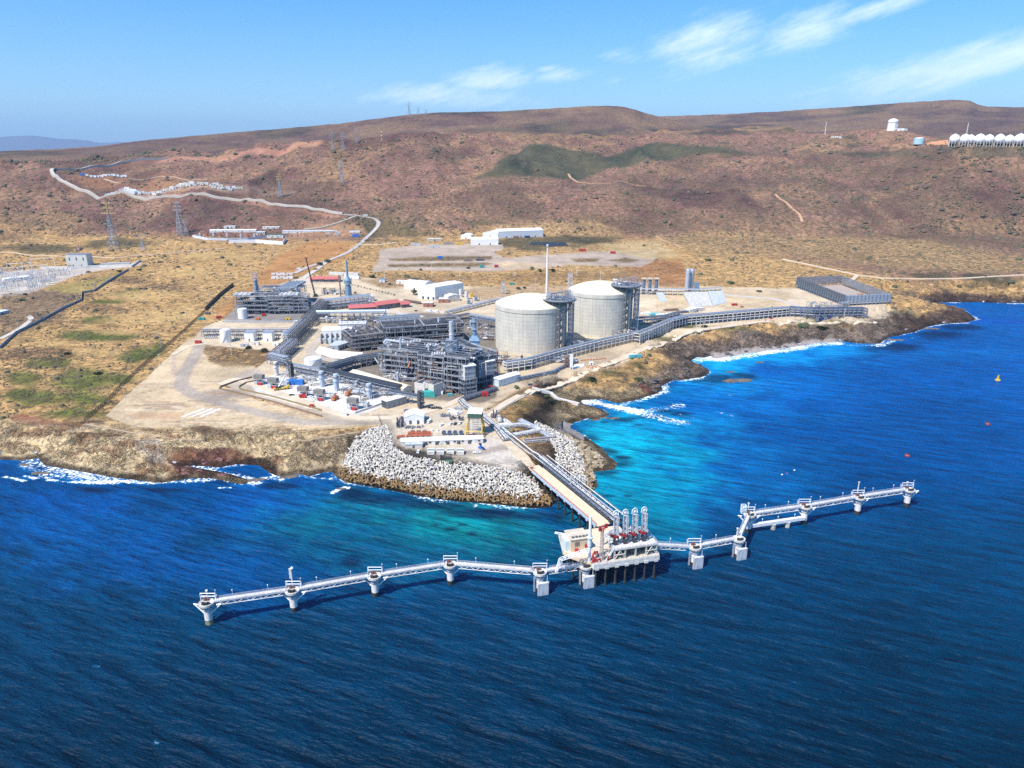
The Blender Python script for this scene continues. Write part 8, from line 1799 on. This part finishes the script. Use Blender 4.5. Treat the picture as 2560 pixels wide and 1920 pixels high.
# ---- construction camp on the hillside
def tent(label,A,B,D_,h,m,group=None):return bld(label,A,B,D_,h*.3,m,m,'barrel',h*.7,cat='tent',name='dome_tent',doors=1,group=group)
tent('large white dome tent at the left of the hillside camp',G(301,489),G(338,489),24,hpx(G(301,489),474),WHITE)
rr=random.Random(55);cc_=[(WHITE,'white'),(WHITED,'off-white'),(WHITE,'white'),(STEELL,'grey'),(TAN,'tan'),(WHITE,'white'),(WHITED,'off-white'),(STEELL,'grey')]
for k in range(54):
 u_=268+k*8.6 if k<40 else 350+(k-40)*17;v_=rr.uniform(482,489)if u_>345 or u_<296 else 480;v_-=max(0,(u_-560))*.02
 m_,nm_=cc_[rr.randrange(len(cc_))];container(nm_+' cabin among many in the crowded row of the hillside camp',G(u_,v_),rr.uniform(-.2,.2),rr.uniform(7,14),5,rr.uniform(4,7.5),m_,nm_+' cabins of the hillside camp',roofm=WHITE if rr.random()<.5 else None)
for k in range(12):
 m_,nm_=cc_[k%3]if k else(BLUE,'blue');container(nm_+' cabin in the short row beside the hairpin road',G(206+k*9.6,441-k*.12),.0,rr.uniform(9,16),5,5,m_,nm_+' cabins beside the hairpin road')
 # ---- big hangars behind the yards
bld('very long white hangar behind the grey yards',G(1246,597),G(1358,592),34,hpx(G(1246,597),579),M('hangar_wall',(.70,.73,.75),.6),WHITE,'gable',4,cat='hangar',name='hangar',ridge_y=False,doors=5,wins=0)
bld('pale front bay of the very long white hangar',G(1207,594),G(1245,597),24,hpx(G(1207,594),581),M('hangar_wall'),WHITE,'gable',4,cat='hangar',name='hangar',doors=1)
bld('white shed in front of the long hangar',G(1178,613),G(1246,612),24,hpx(G(1178,613),599),WHITE,WHITE,'gable',3.5,cat='shed',name='shed',ridge_y=False,doors=2)
bld('small white rounded barn left of the white shed',G(1152,598),G(1178,599),20,6,WHITE,WHITE,'barrel',5,cat='barn',name='fabric_barn')
bld('low tan building at the back left of the grey yards',G(1070,604),G(1104,603),12,5,TAN,WHITED,'flat',cat='building')
bld('small pale blue shed below the grey yards',G(948,706),G(962,706),8,5,PALEBLUE,BLUEST,'flat',cat='shed',name='shed')
for k,(u_,v_,L_,m_,lab)in enumerate(((1040,613,22,STEELL,'pale material row at the back edge of the grey yards, left'),(1085,619,20,STEELL,'pale material row at the back edge of the grey yards, middle'),(1148,612,14,YELLOW,'yellow material stack left of the white shed'),(1120,611,20,M('grey_heap',(.32,.30,.28),.9),'grey pipe heap left of the yellow stack'),(1205,669,8,TEAL,'teal container at the front of the grey yards'),(1241,668,7,RED,'red cabin at the front of the grey yards'),(1100,646,10,BLUE,'blue box on the middle strip of the grey yards'),(1170,653,16,BROWN,'brown material row on the middle strip of the grey yards'),(1200,652,14,STEELD,'dark material row on the middle strip of the grey yards'),(1456,628,14,RED,'red and white cabin beside the thin flare stack'),(1532,634,10,RED,'red shed at the right of the grey yards'),(1318,595,12,NAVY,'navy container before the long hangar'),(1292,596,10,BRICK,'brick red container before the long hangar'))):
 container(lab,G(u_,v_),.05,L_,4,4.0,m_,'material rows and boxes in the grey yards')
slab('dark blue netted pond behind the flare stack',[(1375,617),(1420,614),(1412,606),(1330,606)],M('pond_dark',(.02,.03,.04),.7),'covered_pond','pond','dark ponds behind the plant',(.8,.8,.8,.8));slab('small dark netted pond left of the larger one',[(1325,613),(1356,613),(1350,606),(1322,606)],M('pond_dark'),'covered_pond','pond','dark ponds behind the plant',(.8,.8,.8,.8))
for k in range(6):container(('white' if k%2 else 'pale')+' cabin in the staff camp above the upper process train',G(690+16*(k%3),688+9*(k//3)),.1,14,5,3.4,WHITE if k%2 else WHITED,'cabins above the upper process train')
container('long row of white cabins beside the entrance road',G(860,688),-.2,52,5,4.4,WHITED,None);container('second row of white cabins beside the entrance road',G(880,697),-.2,26,5,4.4,WHITE,None)
for k,(u_,v_,m_,lab)in enumerate(((812,736,WHITED,'pale equipment stack with yellow top, left one behind the crane'),(828,736,WHITED,'pale equipment stack with yellow top, right one behind the crane'))):
 t=thing('equipment_skid',lab,'equipment skid',G(u_,v_),.05,'pale equipment stacks behind the crane')
 for j in range(4):q=MB();q.bx(-3,3,-2,2,2.2*j,2.2*j+1.5);q.build('tier',m_,t)
 q=MB();q.bx(-2.5,2.5,-1.5,1.5,8.6,9.8);q.build('top_panel',YELLOW,t)
drum_tank('small white tank at the right end of the wide pipe rack',G(926,752),6,7,WHITE,None,stair=False)
# ---- pylons and masts
YP=M('pylon_orange',(.52,.38,.15),.6)
for(u_,v0_,v1_,w_,lab,tp_,dl)in((285,622,508,17,'tallest lattice pylon with orange crossarms, left of the middle compound',YP,False),(452,590,507,13,'grey lattice pylon at the left end of the middle compound',None,False),(467,590,548,9,'shorter lattice pylon just right of the grey one by the compound',None,False),(702,496,436,10,'lattice pylon with orange top above the hillside camp',YP,False),(855,461,404,11,'lattice pylon on the pale cleared strip',None,False),(832,372,330,10,'far lattice pylon at the top of the cleared strip, left one',None,False),(858,370,332,10,'far lattice pylon at the top of the cleared strip, right one',None,False),(891,352,322,9,'far lattice pylon near the red and white mast',None,False),(358,626,584,10,'low V shaped pylon in the field right of the tallest pylon',None,True)):
 A=G(u_,v0_);pylon(lab,A,hpx(A,v1_),w_,mat=None,top=tp_,delta=dl)
def on_ridge(u_,v_):return wr(u_,v_,3560)
for(u_,v0_,v1_,lab)in((1023,289,255,'largest of the three pylons on the skyline'),(1046,287,266,'middle of the three pylons on the skyline'),(1065,285,274,'smallest of the three pylons on the skyline')):
 A=on_ridge(u_,v0_+1);pylon(lab,A,ztop(A,v1_)-A.z,13,'pylons on the skyline')
A=G(955,352);h=hpx(A,322);t=thing('comms_mast','red and white banded radio mast on the ridge','mast',A);
for k in range(6):q=MB();q.tube((0,0,h*k/6),(0,0,h*(k+1)/6),1.0,6);q.build('band',RED if k%2 else WHITE,t)
for(u_,v0_,v1_,lab)in((2063,330,304,'thin red and white mast left of the white tower on the right hill'),(2412,318,308,'short pole on the hill above the white spheres')):
 A=G(u_,max(v0_,np.interp(u_,SKU,SKV)+2));mast(lab,A,hpx(A,v1_),'far masts',r=.9,lamps=0)
 # ---- spheres, blue tank, white tower on the right hill
for k,(u_,v_,r,lab)in enumerate(((2384,348,12,'leftmost white sphere tank on the right hill'),(2410,348,12,'second white sphere tank from the left on the right hill'),(2424,348,10.5,'white sphere tank half hidden behind the second one'),(2447,348,12.5,'middle white sphere tank, just right of the half hidden one'),(2470,348,11,'fifth white sphere tank from the left on the right hill'),(2497,348,12,'sixth white sphere tank from the left on the right hill'),(2521,349,11,'second white sphere tank from the right edge'),(2547,348,13,'white sphere tank at the right edge of the photo'))):
 A=G(u_,363 if k!=2 else 361.5);Rr=r*depth(A)/F;A.z=A.z;t=thing('sphere_tank',lab,'sphere tank',A,0,'white sphere tanks on the right hill');zc=ztop(A,v_)-A.z
 q=MB();q.ball((0,0,zc),Rr,24,14);q.build('shell',M('sphere_white',(.80,.80,.82),.5,var=.05),t,True);q=MB()
 for j in range(10):a=math.tau*j/10;q.tube((Rr*.95*math.cos(a),Rr*.95*math.sin(a),-4),(Rr*.95*math.cos(a),Rr*.95*math.sin(a),zc),.5,6)
 q.build('leg',WHITED,t);q=MB();q.bx(-1.6,1.6,-1.6,1.6,zc+Rr-.5,zc+Rr+1.6);q.build('top_hatch',STEELL,t)
A=G(2296,361);drum_tank('pale blue round tank left of the white spheres',A,12*depth(A)/F,ztop(A,346)-A.z,M('tank_blue',(.40,.62,.75),.5),None,.2,roofm=WHITE,stair=False)
A=G(2230,324);t=thing('water_tower','thick white tower with domed cap alone on the right hill','tower',A);r=11*depth(A)/F;h=hpx(A,302);q=MB();q.lathe([(r*1.1,-4),(r*1.1,h*.1),(r,h*.12),(r,h*.8),(r*1.08,h*.82),(r*1.08,h)],20);q.build('shell',WHITE,t);q=MB();q.lathe([(r*1.1,h),(r*.7,h*1.18),(r*.2,h*1.26),(.1,h*1.27)],20);q.build('dome',WHITE,t);q=MB()
for j in range(8):a=math.tau*j/8;q.beam((r*1.04*math.cos(a),r*1.04*math.sin(a),0),(r*1.04*math.cos(a),r*1.04*math.sin(a),h*.8),1.2)
q.build('pilaster',WHITED,t)
bld('small white hut beside the thick white tower',G(2243,327),G(2260,327),12,6,WHITE,WHITE,'flat',cat='hut',name='hut');
for k in range(3):bld(('left','middle','right')[k]+' one of three tiny pale huts far left of the white tower',G(2078+9*k,345),G(2085+9*k,345),8,5,WHITED,BRICK,'flat',cat='hut',name='hut',group='tiny huts on the right hill')
# orange cut bank behind the spheres
slab('orange bare cut bank left of the white spheres',[(2312,362),(2372,362),(2370,350),(2330,354)],M('cut_orange',(.50,.25,.13),.95),'cut_bank','bank',None,(.6,.6,.6,.6))
# ---- scrub: low clumps too many to count
r8=np.random.default_rng(5);nr_,nc_=GX.shape;sc2=SCRUB.reshape(nr_,nc_);pick=[]
rows=r8 .integers(30,nr_-6,120000);cols=r8 .integers(20,nc_-20,120000)
dn=fbm(GX[rows,cols]/30,GY[rows,cols]/30,4,55)
keep=(r8 .random(120000)<np.clip((sc2[rows,cols]-.1)*1.0,0,1)*sstep(.38,.62,dn))&(GSD[rows,cols]>14)
rows=rows[keep][:34000];cols=cols[keep][:34000];n=len(rows)
px=GX[rows,cols]+r8 .normal(0,.7,n);py=GY[rows,cols]+r8 .normal(0,.7,n);pz=GZ2[rows,cols];rr_=np.hypot(px,py)
size=r8 .uniform(.5,1.5,n)*np.clip(rr_/800,.8,2.6)*(1+(r8 .random(n)<.06)*1.2)
ang=r8 .uniform(0,6.28,n);K=6;vs=np.zeros((n,2*K+1,3))
for k in range(K):
 a=ang+math.tau*k/K;q=size*r8 .uniform(.75,1.25,n)
 vs[:,k]=np.stack([px+q*np.cos(a),py+q*np.sin(a),pz-.25],-1);q2=q*r8 .uniform(.55,.85,n);vs[:,K+k]=np.stack([px+q2*np.cos(a+.3),py+q2*np.sin(a+.3),pz+size*r8 .uniform(.3,.6,n)],-1)
vs[:,2*K]=np.stack([px,py,pz+size*r8 .uniform(.6,.85,n)],-1)
base=(np.arange(n)*(2*K+1))[:,None];tri=[]
for k in range(K):k2=(k+1)%K;tri+=[[k,k2,K+k2],[k,K+k2,K+k],[K+k,K+k2,2*K]]
tri=(base[:,:,None]+np.array(tri)[None]).reshape(-1,3);me=bpy.data.meshes.new('scrub');me.vertices.add(n*(2*K+1));me.vertices.foreach_set('co',vs.reshape(-1).astype(np.float32));me.loops.add(tri.size);me.loops.foreach_set('vertex_index',tri.ravel().astype(np.int32));me.polygons.add(len(tri));me.polygons.foreach_set('loop_start',np.arange(0,tri.size,3,dtype=np.int32))
cols_=[(.11,.085,.05),(.085,.085,.045),(.15,.11,.065),(.06,.075,.035)]
for k,c_ in enumerate(cols_):me.materials.append(M('scrub_%s'%'abcd'[k],c_,.95,var=.3,scale=.8))
mi=r8 .choice(4,n,p=[.36,.24,.28,.12]);me.polygons.foreach_set('material_index',np.repeat(mi,3*K).astype(np.int32));me.update();so_=bpy.data.objects.new('scrub',me);COL.objects.link(so_);tag(so_,kind='stuff')
# ---- single shrubs and trees that stand out
SH=[(1034,737,5.5,8,'round dark tree left of the big warehouse'),(1046,738,2.6,3.4,'small bush right of the round dark tree by the warehouse'),(931,695,6,5,'broad green bush below the entrance cabins'),(1331,674,4,5,'dark bush left of the flare stack'),(1351,680,4.5,5,'darkest bush just left of the flare stack'),(1381,680,6,5,'green bush right of the flare stack'),(800,664,7,6,'dark bush on the traffic island, left one'),(818,656,7,6,'dark bush on the traffic island, right one'),(888,735,2.5,3.4,'small bush at the foot of the tall blue stack'),(659,880,5,4,'round green bush below the pumps of the lower row'),(622,872,4,2.6,'low brown bush below the white tank of the lower row'),(1296,724,4,4,'dark bush behind the near big tank, left one'),(1312,722,3.4,3.6,'dark bush behind the near big tank, right one'),(1827,710,6,4,'lone dark bush on the slope right of the silos'),(1898,730,4.5,3,'dark bush left of the white car on the road'),(1770,652,6,4,'dark bush above the silos'),(1598,936,5,3,'round green bush on the shore grass near the pale stones'),(1480,942,5,3,'green bush on the shore grass below the white slab'),(1292,972,3,3,'small dark bush beside the red car'),(1376,1000,3.2,3,'dark bush on the slope above the foam channel, right one'),(1366,986,3,2.6,'dark bush on the slope above the foam channel, left one'),(1040,700,3,3,'small bush behind the rounded fabric barn'),(1170,672,4,3.4,'dark bush at the front edge of the grey yards, left'),(1052,676,4,3.4,'dark bush below the grey yards, far left'),(300,680,5,3,'dark bush at the end of the boundary wall'),(348,676,5,3,'dark bush right of the boundary wall end'),(245,936,4,2.2,'dark bush in the lower left field'),(170,886,4,2.4,'dark bush midway down the left field'),(53,752,5,3,'dark bush on the grey slope below the substation'),(64,738,4,3,'dark bush at the edge of the substation terrace'),(1015,692,3,3,'bush below the grey yards, right of the pole'),(1620,822,3.4,2.4,'low green bush beside the bend of the white rack'),(2006,806,7,2.4,'low green patch bush left of the headland'),(2060,806,8,2.6,'low green patch bush toward the headland'),(1760,818,5,2.2,'low green bush below the shore pipe rack')]
for k,(u_,v_,r,h,lab)in enumerate(SH):tree(lab,G(u_,v_),r,h,(.045,.07,.028)if k%3 else(.06,.085,.03),k,name='tree' if k==0 else 'shrub',cat='tree' if k==0 else 'shrub')
for k in range(22):
 u_=880+k*5+(k%3)*3;v_=714+k*1.2;tree('small dark shrub in the planted row beside the service road',G(u_,v_),1.8,2.2,(.05,.07,.03),100+k,group='planted row of small shrubs',n=60)
 # ---- loose clutter of the plant: cabins and tanks between the racks
rr=random.Random(101)
for k,(u_,v_,m_,lab)in enumerate(((900,858,WHITED,'white cabin left of the brown process block'),(928,905,WHITED,'pale cabin below the branch of the dark pipe rack'),(1100,985,WHITE,'white cabin beside the right partition wall'),(1212,990,RED,'red toolbox container beside the scaffolding heap'),(520,786,STEELD,'dark cabin at the left end of the terrace'),(548,796,RED,'red cabin at the left end of the terrace'),(505,800,TEAL,'teal cabin beside the dark cabin'),(496,858,RED,'small red cabin at the start of the lower row'),(640,862,WHITED,'white cabin row on the sandy bench below the sheds'),(612,866,STEELL,'grey cabin on the sandy bench below the sheds'),(690,864,WHITE,'round ended white cabin below the third shed'),(660,790,RED,'red machine cabin before the upper process train'),(720,800,YELLOW,'yellow cabin before the upper process train'),(740,808,WHITED,'white cabin near the diagonal pipe rack'),(645,800,ORANGE,'orange cabin before the upper process train'),(1290,940,WHITED,'white cabin at the left end of the white framed rack'),(1238,948,STEELL,'grey cabin right of the main process area'))):
 container(lab,G(u_,v_),rr.uniform(-.3,.3),rr.uniform(5,9),3,rr.uniform(2.6,3.6),m_,'cabins scattered through the plant')
for k in range(3):
 slab(('left','middle','right')[k]+' one of three white concrete strips on the sandy pad',[(453+23*k,1042),(461+23*k,1042),(514+20*k,1023),(506+20*k,1022)],WHITE,'concrete_strip','concrete strip','white concrete strips',(.25,.25,.25,.25))
scene.cycles.use_denoising=False
